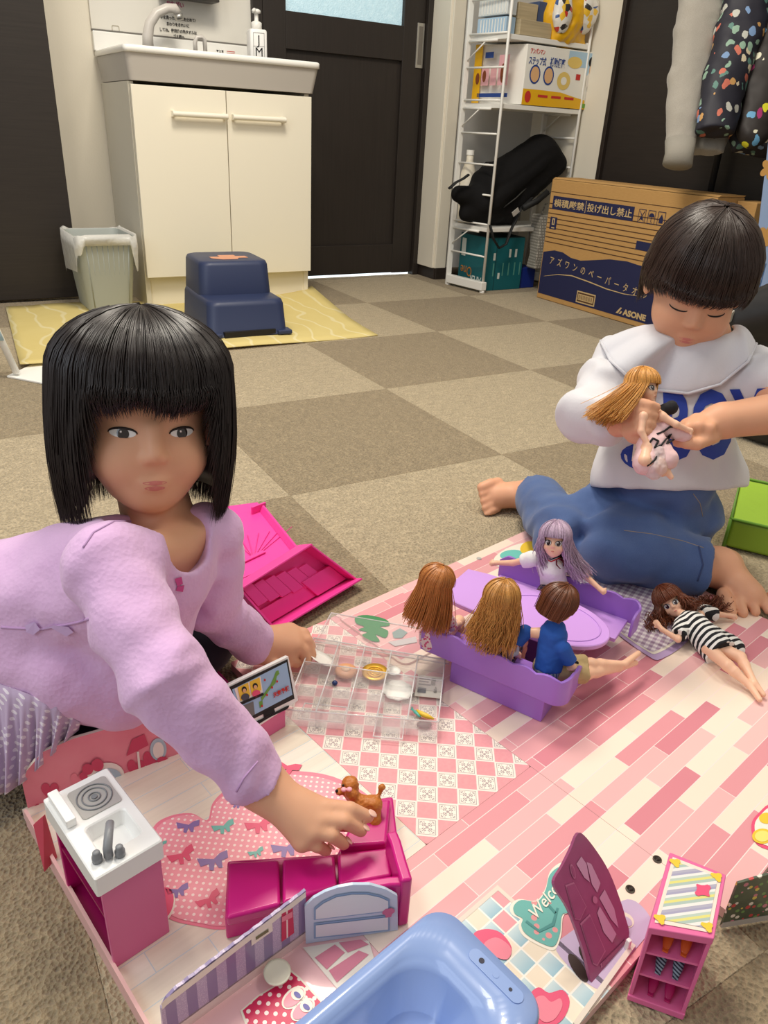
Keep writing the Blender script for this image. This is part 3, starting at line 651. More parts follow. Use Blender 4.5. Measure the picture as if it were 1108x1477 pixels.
# ================================================================ cardboard box leaning by the wardrobe
def card(nb): n = nb.noise(60, 4, nb.map((1, 1, 8))); return nb.mix(n, lin((176, 134, 78)), lin((196, 154, 96)))
CARD = mat('corrugated_card', rough=.8, fn=card); NVI = mat('navy_ink', (30, 34, 74), .7); BRI = mat('brown_ink', (84, 56, 34), .7); CINK = mat('card_bare', (200, 172, 124), .75)
cb = thing('cardboard_box', 'large cardboard box printed navy, standing upright before the dark wardrobe', 'cardboard box', (.85, 0, 0))
XF0, CY0, CY1, CZ = .780, .385, -.42, .474
g = G(); g.box((XF0+.07, (CY0+CY1)/2, CZ/2), (.14, CY0-CY1, CZ-.002)); g.obj('carton', CARD, cb, bevel=.003)
fc = frame((XF0, CY0, 0), (0, -1, 0), (-1, 0, 0)); LW = CY0-CY1
def U(px, py): p = xp(px, py, XF0); return (CY0-p.y, p.z)
def pl(g, M_, pts, z=.0008): return g.add([M_ @ V(a, b2, z) for a, b2 in pts], [tuple(range(len(pts)))])
top = [U(784, 363), U(800, 361), U(812, 364), U(824, 372), U(838, 376), U(860, 375), U(880, 374), U(905, 377), U(920, 382)]
g = G(); pl(g, fc, [(.006, .022), (LW-.01, .020), (LW-.01, .21)]+[(a, b2) for a, b2 in top[::-1]]+[(.006, top[0][1])]); g.obj('navy_wave', NVI, cb, fixn=False)
g = G()
for k in range(9): z_ = .232+.0185*k; rectp(g, fc, .004, z_, LW-.004, z_+.0035, .0006)
rectp(g, fc, .004, .425, LW-.004, .4275, .0006); g.obj('brown_line', BRI, cb, fixn=False)
u0, u1 = U(797, 290), U(910, 305)
g = G(); rectp(g, fc, .022, .362, .462, .412, .001); rectp(g, fc, .022, .285, .062, .332, .001); rectp(g, fc, .50, .27, .58, .30, .001); g.obj('print_block', NVI, cb, fixn=False)
text('横積厳禁', .031, fc @ Matrix.Translation((.030, .375, .0014)), CINK, cb, sx=1.42, bold=.0004); text('投げ出し禁止', .032, fc @ Matrix.Translation((.222, .375, .0014)), CINK, cb, sx=1.22, bold=.0004)
g = G(); rectp(g, fc, .212, .366, .2145, .409, .0014); rectp(g, fc, .034, .302, .050, .327, .0014); rectp(g, fc, .034, .289, .052, .293, .0014); g.obj('print_bar', CINK, cb, fixn=False)
g = G(); rectp(g, fc, .040, .306, .045, .323, .0018); g.obj('print_mark', NVI, cb, fixn=False)
for k, (ux) in enumerate((.485, .530, .575)):
    g = G(); 
    for a, b2, c2, d in ((0, 0, .034, .002), (0, .044, .034, .046), (0, 0, .002, .046), (.032, 0, .034, .046)): rectp(g, fc, ux+a, .362+b2, ux+c2, .362+d, .0012)
    if k == 0:
        g.tube([fc @ V(ux+.006, .368, .001), fc @ V(ux+.028, .402, .001)], .0014, 4); g.tube([fc @ V(ux+.028, .368, .001), fc @ V(ux+.006, .402, .001)], .0014, 4); ellp(g, fc, ux+.017, .378, .006, .006)
    elif k == 1:
        pl(g, fc, [(ux+.017+.013*cos(pi*j/10), .386+.013*sin(pi*j/10)) for j in range(11)], .0012); g.tube([fc @ V(ux+.017, .388, .001), fc @ V(ux+.017, .370, .001), fc @ V(ux+.021, .368, .001)], .0010, 4)
    else: pl(g, fc, [(ux+.008, .37), (ux+.026, .37), (ux+.026, .385), (ux+.017, .40), (ux+.008, .385)], .0012)
    g.obj('care_symbol', NVI, cb, fixn=False)
for k, ch_ in enumerate('アズワンのペーパータオル'):
    z_ = .152-.0035*k+.004*sin(k*.5); text(ch_, .036, fc @ Matrix.Translation((.050+.047*k, z_, .0014)) @ Matrix.Rotation(-.08, 4, 'Z'), CINK, cb, sx=.8)
sw = [U(785, 398), U(805, 396), U(825, 398), U(850, 407), U(875, 417), U(900, 424), U(922, 427)]
g = G(); n_ = len(sw); g.add([fc @ V(a, b2+.0035*sin(pi*i/(n_-1)), .0014) for i, (a, b2) in enumerate(sw)]+[fc @ V(a, b2-.001, .0014) for a, b2 in sw], [(i, i+1, n_+i+1, n_+i) for i in range(n_-1)]); g.obj('swoosh', CINK, cb, fixn=False)
g = G(); rectp(g, fc, .240, .028, .345, .074, .0012); g.obj('window_print', CINK, cb, fixn=False)
g = G(); rectp(g, fc, .245, .033, .340, .069, .0016); g.obj('window_frame', BRI, cb, fixn=False)
g = G(); rectp(g, fc, .250, .039, .335, .063, .002); g.obj('barcode_patch', CINK, cb, fixn=False)
g = G()
for k in range(16): rectp(g, fc, .254+.0048*k, .042, .254+.0048*k+(.0014 if k % 3 else .0026), .060, .0024)
g.obj('bar_line', BRI, cb, fixn=False)
text('ASONE', .030, fc @ Matrix.Translation((.500, .030, .0014)), CINK, cb, sx=1.15, bold=.0014)
g = G(); pl(g, fc, [(.462, .030), (.474, .030), (.490, .054), (.482, .054)], .0014); pl(g, fc, [(.478, .030), (.488, .030), (.494, .040), (.488, .042)], .0014); g.obj('emblem', CINK, cb, fixn=False)
g = G(); q = [V(XF0+.004, CY0, CZ), V(XF0+.13, CY0, CZ), V(XF0+.13, CY1, CZ), V(XF0+.004, CY1, CZ)]
g.loft([[p+V(0, 0, .0005) for p in q], [p+V(.012, 0, .006) for p in q]]); g.obj('flap', CARD, cb)
o = G().box((.93, -.46, .23), (.10, .075, .47)).obj('flat_carton', CARD, bevel=.003); tag(o, 'narrow plain brown carton behind the clothes-stand pole, right of the large box', 'carton')

# ================================================================ clothes stand
cs = thing('clothes_stand', 'black clothes stand pole in front of the dark wardrobe', 'clothes stand', (.985, -.40, 0))
pp = xp(1028, 262, .985)
g = G(); g.tube([V(pp.x, pp.y, .012), V(pp.x, pp.y, 1.5)], .011, 12); g.obj('pole', BK2, cs, smooth=True)
g = G(); g.lathe([(.055, 0), (.055, .012), (.02, .02)], V(pp.x, pp.y, 0)); g.obj('base', BK2, cs, smooth=True)
g = G(); g.tube([V(pp.x, pp.y+.45, 1.42), V(pp.x, pp.y-.45, 1.42)], .011, 10); g.obj('rail', BK2, cs, smooth=True)
DC = float((pp-CAM).dot(FWD))
def cl(px, py, dd=0.): return dp(px, py, DC-.30+dd)
HG = mat('grey_marl', (158, 152, 142), .9, var=(400, .18), bump=(500, .3, .001), sheen=.3)
hd = thing('hoodie', 'light grey marl hoodie hanging on the clothes stand', 'hoodie', cl(990, 100))
lo = (.25, -.95, .45); hi = (1.02, .1, 1.35)
def bounds(pts, pad): a = np.array([tuple(p) for p in pts]); return a.min(0)-pad, a.max(0)+pad
P = [cl(1018, -60), cl(1008, 20), cl(994, 110), cl(982, 205)]
B = [cl(1040, -40, .05), cl(1035, 60, .05), cl(1028, 150, .05), cl(1018, 212, .05)]
lo, hi = bounds(P+B, .17); s_ = S(lo, hi, .005)
s_.chain(P, [.075, .07, .062, .052], .01, sq=(FWD, 1.5)); s_.chain(B, [.12, .11, .09, .065], .02, sq=(FWD, 2.6))
s_.plane(cl(982, 207), cl(982, 240)-cl(990, 120)); s_.rough(14, .010, 11); s_.rough(34, .004, 12); s_.obj('body', HG, hd)
g = G(); g.tube([cl(982, 203), cl(980, 222), cl(977, 238)], [.048, .044, .046], 18, flat=.8); g.obj('cuff', mat('grey_rib', (150, 145, 135), .9, bump=(300, .5, .002)), hd, smooth=True)
def splat(cols, base, sc, th):
    def fn(nb):
        vec = nb.map((sc, sc, sc*.8)); n = nb.new('ShaderNodeTexNoise'); nb.put(n.inputs['Vector'], nb.co()); n.inputs['Scale'].default_value = 30; n.inputs['Detail'].default_value = 3
        mx = nb.new('ShaderNodeVectorMath', operation='MULTIPLY_ADD'); nb.put(mx.inputs[0], n.outputs['Color']); mx.inputs[1].default_value = (.9, .9, .9); nb.put(mx.inputs[2], vec)
        d = nb.voro(1., mx.outputs[0]); c = nb.sep(nb.voro(1., mx.outputs[0], out='Color'))
        pal = nb.ramp(c[0], [(i/len(cols), lin(k)) for i, k in enumerate(cols)], True)
        f = nb.m2('MULTIPLY', nb.lt(d, th), nb.lt(c[1], .62)); return nb.mix(f, lin(base), pal)
    return fn
J1 = mat('navy_leaf_print', rough=.6, fn=splat([(140, 170, 150), (196, 150, 90), (120, 150, 190), (200, 110, 90), (190, 190, 180), (90, 130, 120), (215, 200, 170)], (34, 33, 44), 38, .42))
J2 = mat('paint_splash_print', rough=.6, fn=splat([(226, 220, 50), (110, 170, 210), (170, 50, 110), (220, 214, 60), (230, 226, 200), (110, 170, 210)], (44, 38, 36), 32, .40))
jk = thing('child_jacket', 'dark child jacket with colourful leaf and paint-splash print, beside the hoodie', 'jacket', cl(1060, 100))
P = [cl(1085, -30, -.05), cl(1066, 50, -.05), cl(1046, 120, -.05), cl(1030, 195, -.05)]
Q = [cl(1150, -40, -.03), cl(1125, 60, -.03), cl(1105, 130, -.03), cl(1085, 190, -.03)]
T = [cl(1130, -40, .03), cl(1110, 100, .03), cl(1092, 195, .03)]
lo, hi = bounds(P+Q+T, .17); s_ = S(lo, hi, .005); s_.chain(P, [.072, .072, .066, .060], .01, sq=(FWD, 1.4)); s_.chain(T, [.12, .11, .09], .015, sq=(FWD, 2.2)); s_.plane(cl(1034, 205), cl(1030, 240)-cl(1040, 150)); s_.rough(18, .010, 13); s_.obj('body', J1, jk)
lo, hi = bounds(Q, .12); s_ = S(lo, hi, .005); s_.chain(Q, [.08, .08, .075, .05], .01, sq=(FWD, 1.4)); s_.rough(20, .008, 15); s_.obj('sleeve', J2, jk)
# blue printed board at the right edge
pbd = thing('printed_board', 'pale blue board with an ochre leaf print at the right edge', 'board', (.62, -.85, 0))
a, b2 = dp(1080, 425, 1.9), dp(1108, 425, 1.75)
A = xp(1082, 425, .62); T_ = xp(1104, 235, .62)
fb = frame((.62, A.y, 0), (0, -1, 0), (-1, 0, 0)); A.z
dz_ = (T_-A)/(T_.z-A.z); P0_ = A-dz_*A.z; P1_ = A+dz_*(1.15-A.z); g = G(); g.prism([P0_, P1_, P1_-V(0, .42, 0), P0_-V(0, .42, 0)], (.024, 0, 0)); g.obj('panel', mat('board_blue', (132, 152, 186), .6), pbd, bevel=.003)
g = G(); lc = (.052, .385)
def leaf(cx, cy, r, lob=5):
    pts = []
    for k in range(40):
        a_ = 2*pi*k/40; rr_ = r*(.55+.45*abs(cos(a_*lob/2))); pts.append((cx+rr_*cos(a_), cy+rr_*sin(a_)))
    return pts
u, z_ = A.y-xp(1106, 340, .62).y, xp(1106, 340, .62).z
pl(g, fb, leaf(u, z_, .03)); u2, z2 = A.y-xp(1108, 243, .62).y, xp(1108, 243, .62).z; pl(g, fb, leaf(u2+.005, z2, .03)); g.obj('leaf_print', mat('ochre_print', (176, 132, 70), .6), pbd, fixn=False)
g = G(); u, z_ = A.y-xp(1102, 390, .62).y, xp(1102, 390, .62).z; rectp(g, fb, u, z_-.06, u+.003, z_+.02); g.obj('stem_print', mat('stem_blue', (60, 90, 130), .6), pbd, fixn=False)
# black padded seat behind the boy
bs = thing('black_chair', 'black padded floor chair with a light grey seat behind the boy', 'chair', dp(1120, 470, 1.75))
c = gp(1130, 500, .0); 
s_ = S((-.25, -1.35, -.02), (.75, -.25, .48), .008); m0 = dp(1072, 462, 1.72); m1 = dp(1180, 432, 1.62)
s_.cap(m0, m1, .055, .075, .02); s_.cap(m0+V(.02, .0, -.10), m1+V(.02, 0, -.12), .05, .06, .03); s_.chain([m0+V(.04, .02, -.04), V(m0.x+.05, m0.y+.02, .05), V(m1.x+.03, m1.y+.03, .05), m1+V(.03, .03, -.05)], [.06, .055, .06, .07], .03); s_.plane((0, 0, .003), (0, 0, -1)); s_.obj('padded_frame', mat('black_vinyl', (38, 37, 38), .35), bs)
q = [dp(1062, 438, 1.86), dp(1120, 418, 1.80), dp(1190, 430, 1.95), dp(1080, 418, 2.1)]
zz = sum(p.z for p in q)/4
g = G(); q = [gp(px, py, .30) for px, py in ((1056, 448), (1130, 430), (1185, 424), (1075, 412))]; g.loft([[p-V(0, 0, .03) for p in q], q]); g.obj('seat', mat('seat_grey', (176, 170, 158), .7), bs, bevel=.006)
# green soft block
gb = thing('foam_block', 'lime green vinyl foam block on the carpet at the right edge', 'foam block', gp(1090, 760, .05))
GR = mat('lime_vinyl', (150, 186, 58), .45, bump=(25, .3, .006)); GR2 = mat('lime_piping', (104, 150, 50), .5)
A = gp(1043, 790, 0); B = gp(1108, 806, 0); dA = (B-A).normalized(); nA = V(-dA.y, dA.x, 0)
if nA.dot(FWD) < 0: nA = -nA
tp = dp(1052, 738, float((A-CAM).dot(FWD))); hh = tp.z
q0 = [A, A+dA*.5, A+dA*.5+nA*.15, A+nA*.15]; q1 = [A+V(0, 0, hh), A+dA*.5+V(0, 0, hh), A+dA*.5+nA*.15+V(0, 0, hh+.02), A+nA*.15+V(0, 0, hh+.02)]
q0 = [p+V(0, 0, .002) for p in q0]
g = G(); g.loft([q0, q1]); g.obj('cover', GR, gb, bevel=.008, seg=3)
g = G(); g.tube(q1+[q1[0]], .003, 6); g.tube([q0[0], q1[0]], .003, 6); g.obj('piping', GR2, gb, smooth=True)
# ================================================================ the doll-house play mat
MZ = .012; MA = radians(11.5); MO = V(-1.04, -1.737, 0)
ea, eb = V(cos(MA), sin(MA), 0), V(-sin(MA), cos(MA), 0)
def mp(s, t, z=MZ): return MO + ea*s + eb*t + V(0, 0, z)
MM = Matrix.Translation(MO) @ Matrix.Rotation(MA, 4, 'Z')
dh = thing('doll_house_mat', 'opened pink toy-house play mat printed with planks, checks and a heart rug', 'play mat', M=MM)
def planks(c4, mort, row, length, off=.41, grain=0.):
    def fn(nb):
        n = nb.new('ShaderNodeTexBrick', offset=off, offset_frequency=2, squash=1.0); nb.put(n.inputs['Vector'], nb.co())
        n.inputs['Scale'].default_value = 1; n.inputs['Mortar Size'].default_value = .00045; n.inputs['Mortar Smooth'].default_value = .3; n.inputs['Brick Width'].default_value = length; n.inputs['Row Height'].default_value = row
        n.inputs['Color1'].default_value = (0, 0, 0, 1); n.inputs['Color2'].default_value = (1, 1, 1, 1); n.inputs['Mortar'].default_value = (.5, .5, .5, 1); n.inputs['Bias'].default_value = 0
        c = nb.ramp(n.outputs['Color'], [(i/len(c4), lin(k)) for i, k in enumerate(c4)], True)
        if grain:
            g_ = nb.noise(8, 4, nb.map((1, 30, 1))); c2 = nb.mix(g_, (.86, .84, .80), (1.04, 1.03, 1.02)); m_ = nb.new('ShaderNodeMix', data_type='RGBA', blend_type='MULTIPLY'); m_.inputs[0].default_value = grain; nb.put(m_.inputs[6], c); nb.put(m_.inputs[7], c2); c = m_.outputs[2]
        return nb.mix(n.outputs['Fac'], c, lin(mort))
    return fn
P4 = ((216, 136, 147), (228, 164, 168), (238, 192, 188), (244, 226, 208), (224, 152, 159), (243, 222, 204), (234, 180, 180))
PLK = mat('pink_planks', rough=.32, coat=.25, fn=planks(P4, (248, 224, 220), .0192, .122))
PLW = mat('white_planks', rough=.32, coat=.25, fn=planks(((240, 232, 218), (236, 226, 208), (243, 236, 224), (234, 224, 206)), (196, 208, 212), .0215, .125, .37, 1.))
def checks(nb):
    x, y, z = nb.xyz(); k = 1/(math.sqrt(2)*.0208)
    u = nb.m2('MULTIPLY', nb.m2('ADD', nb.m2('ADD', x, y), .0165), k); v_ = nb.m2('MULTIPLY', nb.m2('SUBTRACT', x, y), k)
    par = nb.m2('GREATER_THAN', nb.m2('FRACT', nb.m2('MULTIPLY', nb.m2('ADD', nb.m2('FLOOR', u), nb.m2('FLOOR', v_)), .5)), .25)
    fu = nb.m2('ABSOLUTE', nb.m2('SUBTRACT', nb.m2('FRACT', u), .5)); fv = nb.m2('ABSOLUTE', nb.m2('SUBTRACT', nb.m2('FRACT', v_), .5))
    mx = nb.m2('MAXIMUM', fu, fv); mn = nb.m2('MINIMUM', fu, fv)
    r = nb.m2('SQRT', nb.m2('ADD', nb.m2('MULTIPLY', fu, fu), nb.m2('MULTIPLY', fv, fv)))
    line = nb.m2('MULTIPLY', nb.m2('GREATER_THAN', mx, .395), nb.lt(mx, .425))
    w1 = nb.m2('SINE', nb.m2('ADD', nb.m2('MULTIPLY', fu, 31.), nb.m2('MULTIPLY', nb.m2('SINE', nb.m2('MULTIPLY', fv, 19.)), 1.8)))
    w2 = nb.m2('SINE', nb.m2('ADD', nb.m2('MULTIPLY', fv, 31.), nb.m2('MULTIPLY', nb.m2('SINE', nb.m2('MULTIPLY', fu, 19.)), 1.8)))
    orn = nb.m2('MULTIPLY', nb.m2('GREATER_THAN', nb.m2('MULTIPLY', w1, w2), .22), nb.lt(mx, .35))
    ink = nb.m2('MAXIMUM', line, orn)
    white = nb.mix(ink, lin((244, 234, 222)), lin((166, 152, 152)))
    pink = nb.mix(nb.noise(300, 2), lin((226, 146, 154)), lin((234, 166, 170)))
    c = nb.mix(par, pink, white)
    return nb.mix(nb.m2('GREATER_THAN', mx, .475), c, lin((248, 226, 218)))
CHK = mat('pink_checks', rough=.32, coat=.25, fn=checks)
def bath(nb):
    x, y, z = nb.xyz(); p = .0165
    u = nb.m2('DIVIDE', x, p); v_ = nb.m2('DIVIDE', y, p); iu = nb.m2('FLOOR', u); iv = nb.m2('FLOOR', v_)
    wn = nb.new('ShaderNodeTexWhiteNoise', noise_dimensions='2D'); nb.put(wn.inputs['Vector'], nb.comb(iu, iv)); par = nb.m2('GREATER_THAN', nb.m2('FRACT', nb.m2('MULTIPLY', nb.m2('ADD', iu, iv), .5)), .25)
    fu = nb.m2('ABSOLUTE', nb.m2('SUBTRACT', nb.m2('FRACT', u), .5)); fv = nb.m2('ABSOLUTE', nb.m2('SUBTRACT', nb.m2('FRACT', v_), .5)); mx = nb.m2('MAXIMUM', fu, fv)
    bl = nb.mix(nb.m2('FRACT', v_), lin((150, 188, 204)), lin((206, 222, 224))); cr = nb.ramp(wn.outputs['Value'], [(0, lin((240, 228, 208))), (.3, lin((236, 222, 200))), (.88, lin((232, 160, 166)))], True)
    return nb.mix(nb.m2('GREATER_THAN', mx, .455), nb.mix(par, cr, bl), lin((246, 240, 230)))
BATH = mat('bath_tiles', rough=.32, coat=.25, fn=bath)
PATH = mat('path_pink', (238, 190, 192), .32, coat=.25, var=(12, .06))
BEDGE = mat('board_edge', (226, 190, 186), .6)
def panel(name, s0, s1, t0, t1, m, r=.004, z1=MZ, corner=None):
    pts = [(p[0]+(s0+s1)/2, p[1]+(t0+t1)/2) for p in rrect(s1-s0, t1-t0, r, 4)]
    g = G(); lo_ = [mp(a, b2, .001) for a, b2 in pts]; up = [mp(a, b2, z1) for a, b2 in pts]; g.loft([lo_, up]); me = g.mesh(name, [BEDGE, m])
    for pgn in me.polygons: pgn.material_index = 1 if pgn.normal.z > .5 else 0
    return place(name, me, dh)
panel('checked_panel', -.1701, -.0123, -.0078, .343, CHK, .003)
panel('plank_panel', -.0119, .486, -.232, .343, PLK, .003)
panel('plank_panel', -.275, -.0123, -.200, -.0081, PLK, .001)
panel('white_plank_panel', -.446, -.1704, -.0078, .272, PLW, .001)
panel('path_panel', -.446, -.2753, -.205, -.0081, PATH, .001)
EDG = mat('board_white_edge', (226, 214, 200), .6); LAV = mat('lavender_print', (196, 176, 206), .35, var=(40, .05))
def decal(name, pts, m, z=MZ+.0006, parent=None, world=False, label=None):
    P_ = [Vector(p) if world else gp(p[0], p[1], z) for p in pts]
    return G().add(P_, [tuple(range(len(P_)))]).obj(name, m, parent or dh, fixn=False, label=label)
def smooth_poly(pts, n=6):                  # closed Catmull-Rom through 2D points
    out = []; L_ = len(pts)
    for i in range(L_):
        p0, p1, p2, p3 = (np.array(pts[(i+k-1) % L_], float) for k in range(4))
        for k in range(n):
            t = k/n; out.append(tuple(.5*((2*p1)+(-p0+p2)*t+(2*p0-5*p1+4*p2-p3)*t*t+(-p0+3*p1-3*p2+p3)*t**3)))
    return out
# bathroom tiles print and the entry print
G().add([mp(*p, MZ+.0004) for p in ((-.36, -.2), (-.155, -.2), (-.155, -.084), (-.36, -.084))], [(0, 1, 2, 3)]).obj('bath_print', BATH, dh, fixn=False)
G().add([mp(*p, MZ+.0006) for p in ((-.155, -.2), (-.151, -.2), (-.151, -.08), (-.245, -.08), (-.245, -.084), (-.155, -.084))], [tuple(range(6))]).obj('bath_border', EDG, dh, fixn=False)
pts = smooth_poly([(803, 1372), (822, 1345), (860, 1325), (905, 1297), (935, 1318), (936, 1345), (880, 1408), (858, 1425)]); decal('entry_print', pts, LAV)
def ep(cx, cy, rx, ry, rot=0, n=20): return [(cx+rx*cos(2*pi*k/n)*cos(rot)-ry*sin(2*pi*k/n)*sin(rot), cy+rx*cos(2*pi*k/n)*sin(rot)+ry*sin(2*pi*k/n)*cos(rot)) for k in range(n)]
SHOEI = mat('dark_shoe_print', (58, 42, 38), .4)
for e_ in ((834, 1396, 24, 8, 1.0), (848, 1383, 22, 7, 1.0)): decal('shoe_print', ep(*e_), SHOEI, MZ+.0010)
decal('oval_print', ep(902, 1327, 14, 10, .6), EDG, MZ+.001); decal('oval_print', ep(904, 1329, 9, 6, .6), LAV, MZ+.0014)
# welcome mat
WT = mat('teal_bow_print', rough=.35, fn=lambda nb: nb.mix(nb.lt(nb.voro(95), .26), lin((106, 176, 168)), lin((222, 150, 150))))
WE = mat('print_cream', (240, 232, 216), .4); HP = mat('print_hot_pink', (228, 84, 122), .35); HP2 = mat('print_rose', (236, 132, 152), .35)
bow = [(741, 1307), (752, 1298), (775, 1300), (787, 1284), (793, 1262), (808, 1250), (822, 1256), (850, 1300), (835, 1318), (812, 1318), (808, 1345), (800, 1364), (785, 1362), (760, 1348), (752, 1335), (754, 1325), (743, 1318)]
cx, cy = 790, 1310; decal('welcome_mat_edge', smooth_poly([(cx+(a-cx)*1.10, cy+(b_-cy)*1.10) for a, b_ in bow], 4), WE, MZ+.0008); decal('welcome_mat', smooth_poly(bow, 4), WT, MZ+.0013)
TQ = mat('teal_dark_print', (70, 140, 136), .4)
for pa in ([(758, 1330), (778, 1345), (800, 1335), (806, 1310), (803, 1309), (796, 1331), (778, 1341), (760, 1327)], [(786, 1302), (800, 1318), (803, 1316), (789, 1300)]): decal('bow_crease', pa, TQ, MZ+.0017)
O_ = gp(773, 1328, MZ+.002); dx = (gp(806, 1287, MZ+.002)-O_).normalized(); text('Welcome', .0150, frame(O_, dx, (0, 0, 1)), WE, dh, sx=1.0, bold=.0001, shear=.35)
# pink fan and heart prints by the tub
decal('heart_print', smooth_poly([(683, 1348), (700, 1340), (722, 1345), (738, 1366), (732, 1382), (712, 1378), (700, 1368)], 4), HP, MZ+.001); decal('heart_print', smooth_poly([(698, 1362), (715, 1352), (733, 1362), (738, 1374), (730, 1384), (712, 1378)], 4), HP2, MZ+.0014)
decal('heart_print', smooth_poly([(764, 1437), (777, 1424), (792, 1432), (812, 1428), (822, 1445), (812, 1470), (790, 1482), (770, 1470)], 4), HP, MZ+.001); decal('heart_print', smooth_poly([(772, 1441), (784, 1436), (795, 1445), (808, 1440), (811, 1452), (800, 1470), (785, 1474), (774, 1462)], 4), HP2, MZ+.0014)
# heart rug
DOT = mat('rug_dots', rough=.4, fn=lambda nb: nb.mix(nb.dots(nb.xyz()[0], nb.xyz()[1], .0085, .16), lin((240, 158, 170)), lin((250, 226, 220))))
heart = smooth_poly([(299, 1183), (276, 1173), (245, 1177), (222, 1192), (214, 1225), (222, 1280), (240, 1322), (285, 1336), (330, 1340), (420, 1320), (520, 1262), (560, 1215), (545, 1160), (480, 1120), (400, 1112), (350, 1124), (322, 1142), (306, 1160)], 5)
cx, cy = 370, 1230; decal('heart_rug_edge', heart, HP2, MZ+.0004); decal('heart_rug', [(cx+(a-cx)*.965, cy+(b_-cy)*.955) for a, b_ in heart], DOT, MZ+.0008)
BOWC = {'v': mat('bow_violet', (136, 112, 168), .4), 't': mat('bow_teal', (110, 182, 170), .4), 'r': mat('bow_red', (222, 82, 116), .4)}
def bowp(cx, cy, w, rot, c):
    sh = [(-1, -.45), (-.5, -.28), (0, -.1), (.5, -.42), (1, -.5), (.9, .05), (.45, .15), (.35, .65), (.12, .62), (0, .15), (-.25, .7), (-.5, .6), (-.4, .15), (-.95, .2)]
    decal('bow_print', [(cx+w*(a*cos(rot)-b_*sin(rot)), cy+w*.85*(a*sin(rot)+b_*cos(rot))) for a, b_ in sh], BOWC[c], MZ+.0012)
for a in ((272, 1191, 17, -.1, 'v'), (323, 1192, 17, -.35, 't'), (375, 1189, 21, -.3, 'r'), (263, 1233, 21, -.5, 'r'), (309, 1241, 23, -.3, 'v'), (370, 1229, 12, -.4, 't'), (414, 1223, 22, -.2, 'v'), (257, 1284, 17, -.3, 'v'), (302, 1297, 20, -.6, 'r'), (232, 1216, 9, 0, 't'), (342, 1160, 10, .2, 'v'), (414, 1106, 20, .3, 'r'), (450, 1245, 10, .2, 't')): bowp(*a)
decal('cushion_print', ep(236, 1303, 14, 24, .25), HP, MZ+.0012); decal('cushion_print_edge', ep(238, 1306, 14, 24, .25), WE, MZ+.0010)
# path prints: dotted rug, slippers, window lattice
RDOT = mat('red_dots', rough=.4, fn=lambda nb: nb.mix(nb.dots(nb.xyz()[0], nb.xyz()[1], .0098, .17), lin((206, 34, 84)), lin((248, 226, 220))))
def k6(x, y): return (200+x*.2888, 1290+y*.289)
q = [k6(*p) for p in ((520, 580), (600, 510), (700, 450), (745, 375), (800, 420), (930, 560), (840, 650), (760, 760), (560, 690))]
cx, cy = k6(730, 570); decal('dot_rug_edge', [(cx+(a-cx)*1.06, cy+(b_-cy)*1.06) for a, b_ in q], WE, MZ+.0006); decal('dot_rug', q, RDOT, MZ+.001)
for x, y in ((775, 515), (820, 575)):
    decal('slipper_edge', ep(*k6(x, y), 21, 12.5, -.75), WE, MZ+.0014); decal('slipper', ep(*k6(x, y), 18, 9.5, -.75), HP2, MZ+.0018); decal('slipper_toe', ep(*k6(x+18, y-18), 9.5, 9, -.75), WE, MZ+.0022); decal('slipper_bow', ep(*k6(x+18, y-14), 6, 3.5, .7), mat('bow_blue', (84, 80, 160), .4), MZ+.0026)
GL = mat('lattice_white', (236, 228, 216), .4); LT = mat('lattice_rose', (214, 132, 152), .4)
decal('lattice', [k6(*p) for p in ((820, 265), (1010, 235), (1150, 230), (1180, 330), (990, 470))], GL, MZ+.0006)
for q in (((880, 315), (980, 250), (1030, 290), (940, 375)), ((950, 380), (1100, 280), (1150, 300), (990, 440)), ((1000, 240), (1110, 225), (1150, 250), (1045, 290))): decal('lattice_pane', [k6(*p) for p in q], LT, MZ+.001)
# steel poppers, near the cabinet
for px, py in ((948, 1240), (909, 1283)):
    g = G(); g.lathe([(.0042, 0), (.0042, .001), (.003, .0012), (.0022, .0006), (.0012, .0016)], gp(px, py, MZ), n=16); g.obj('popper', mat('popper_steel', (70, 62, 56), .35, metal=.6), dh)
g = G(); g.lathe([(.004, 0), (.004, .001), (.001, .0016)], gp(691, 806, MZ), n=16); g.obj('popper', mat('popper_pale', (180, 178, 172), .35), dh)
# standing pink wall along the back of the living room
WP = mat('wall_print_pink', rough=.35, coat=.2, fn=lambda nb: nb.mix(nb.noise(30, 2), lin((226, 116, 140)), lin((238, 150, 166))))
wA, wB = mp(-.441, .270), mp(-.174, .222); wd = (wB-wA).normalized(); wn_ = V(wd.y, -wd.x, 0); WL = (wB-wA).length; WH = .078
if wn_.dot(CAM-wA) < 0: wn_ = -wn_
def wq(u, z, off=0.): return wA+wd*u+V(0, 0, z-MZ)+wn_*off
out = [(0, MZ), (WL, MZ), (WL, .060), (WL-.01, .066), (.05, WH), (.022, WH-.004), (.006, WH-.02), (0, WH-.035)]
g = G(); g.prism([wq(u, z) for u, z in out], -wn_*.0035); me = g.mesh('picture_wall', [EDG, WP])
for pgn in me.polygons: pgn.material_index = 1 if abs(pgn.normal.dot(wn_)) > .9 else 0
place('picture_wall', me, dh)
def pw(px, py):                              # where a ray meets that wall
    d = ray(px, py); return CAM+d*((wA-CAM).dot(wn_)/d.dot(wn_))
def wdec(name, pts, m, o): return decal(name, [pw(*p)+wn_*o for p in pts], m, world=True)
PB = mat('print_pale_blue', (176, 200, 216), .4); PW_ = mat('print_white', (240, 232, 226), .4); PR = mat('print_crimson', (204, 62, 100), .4); PP = mat('print_soft_pink', (244, 192, 196), .4)
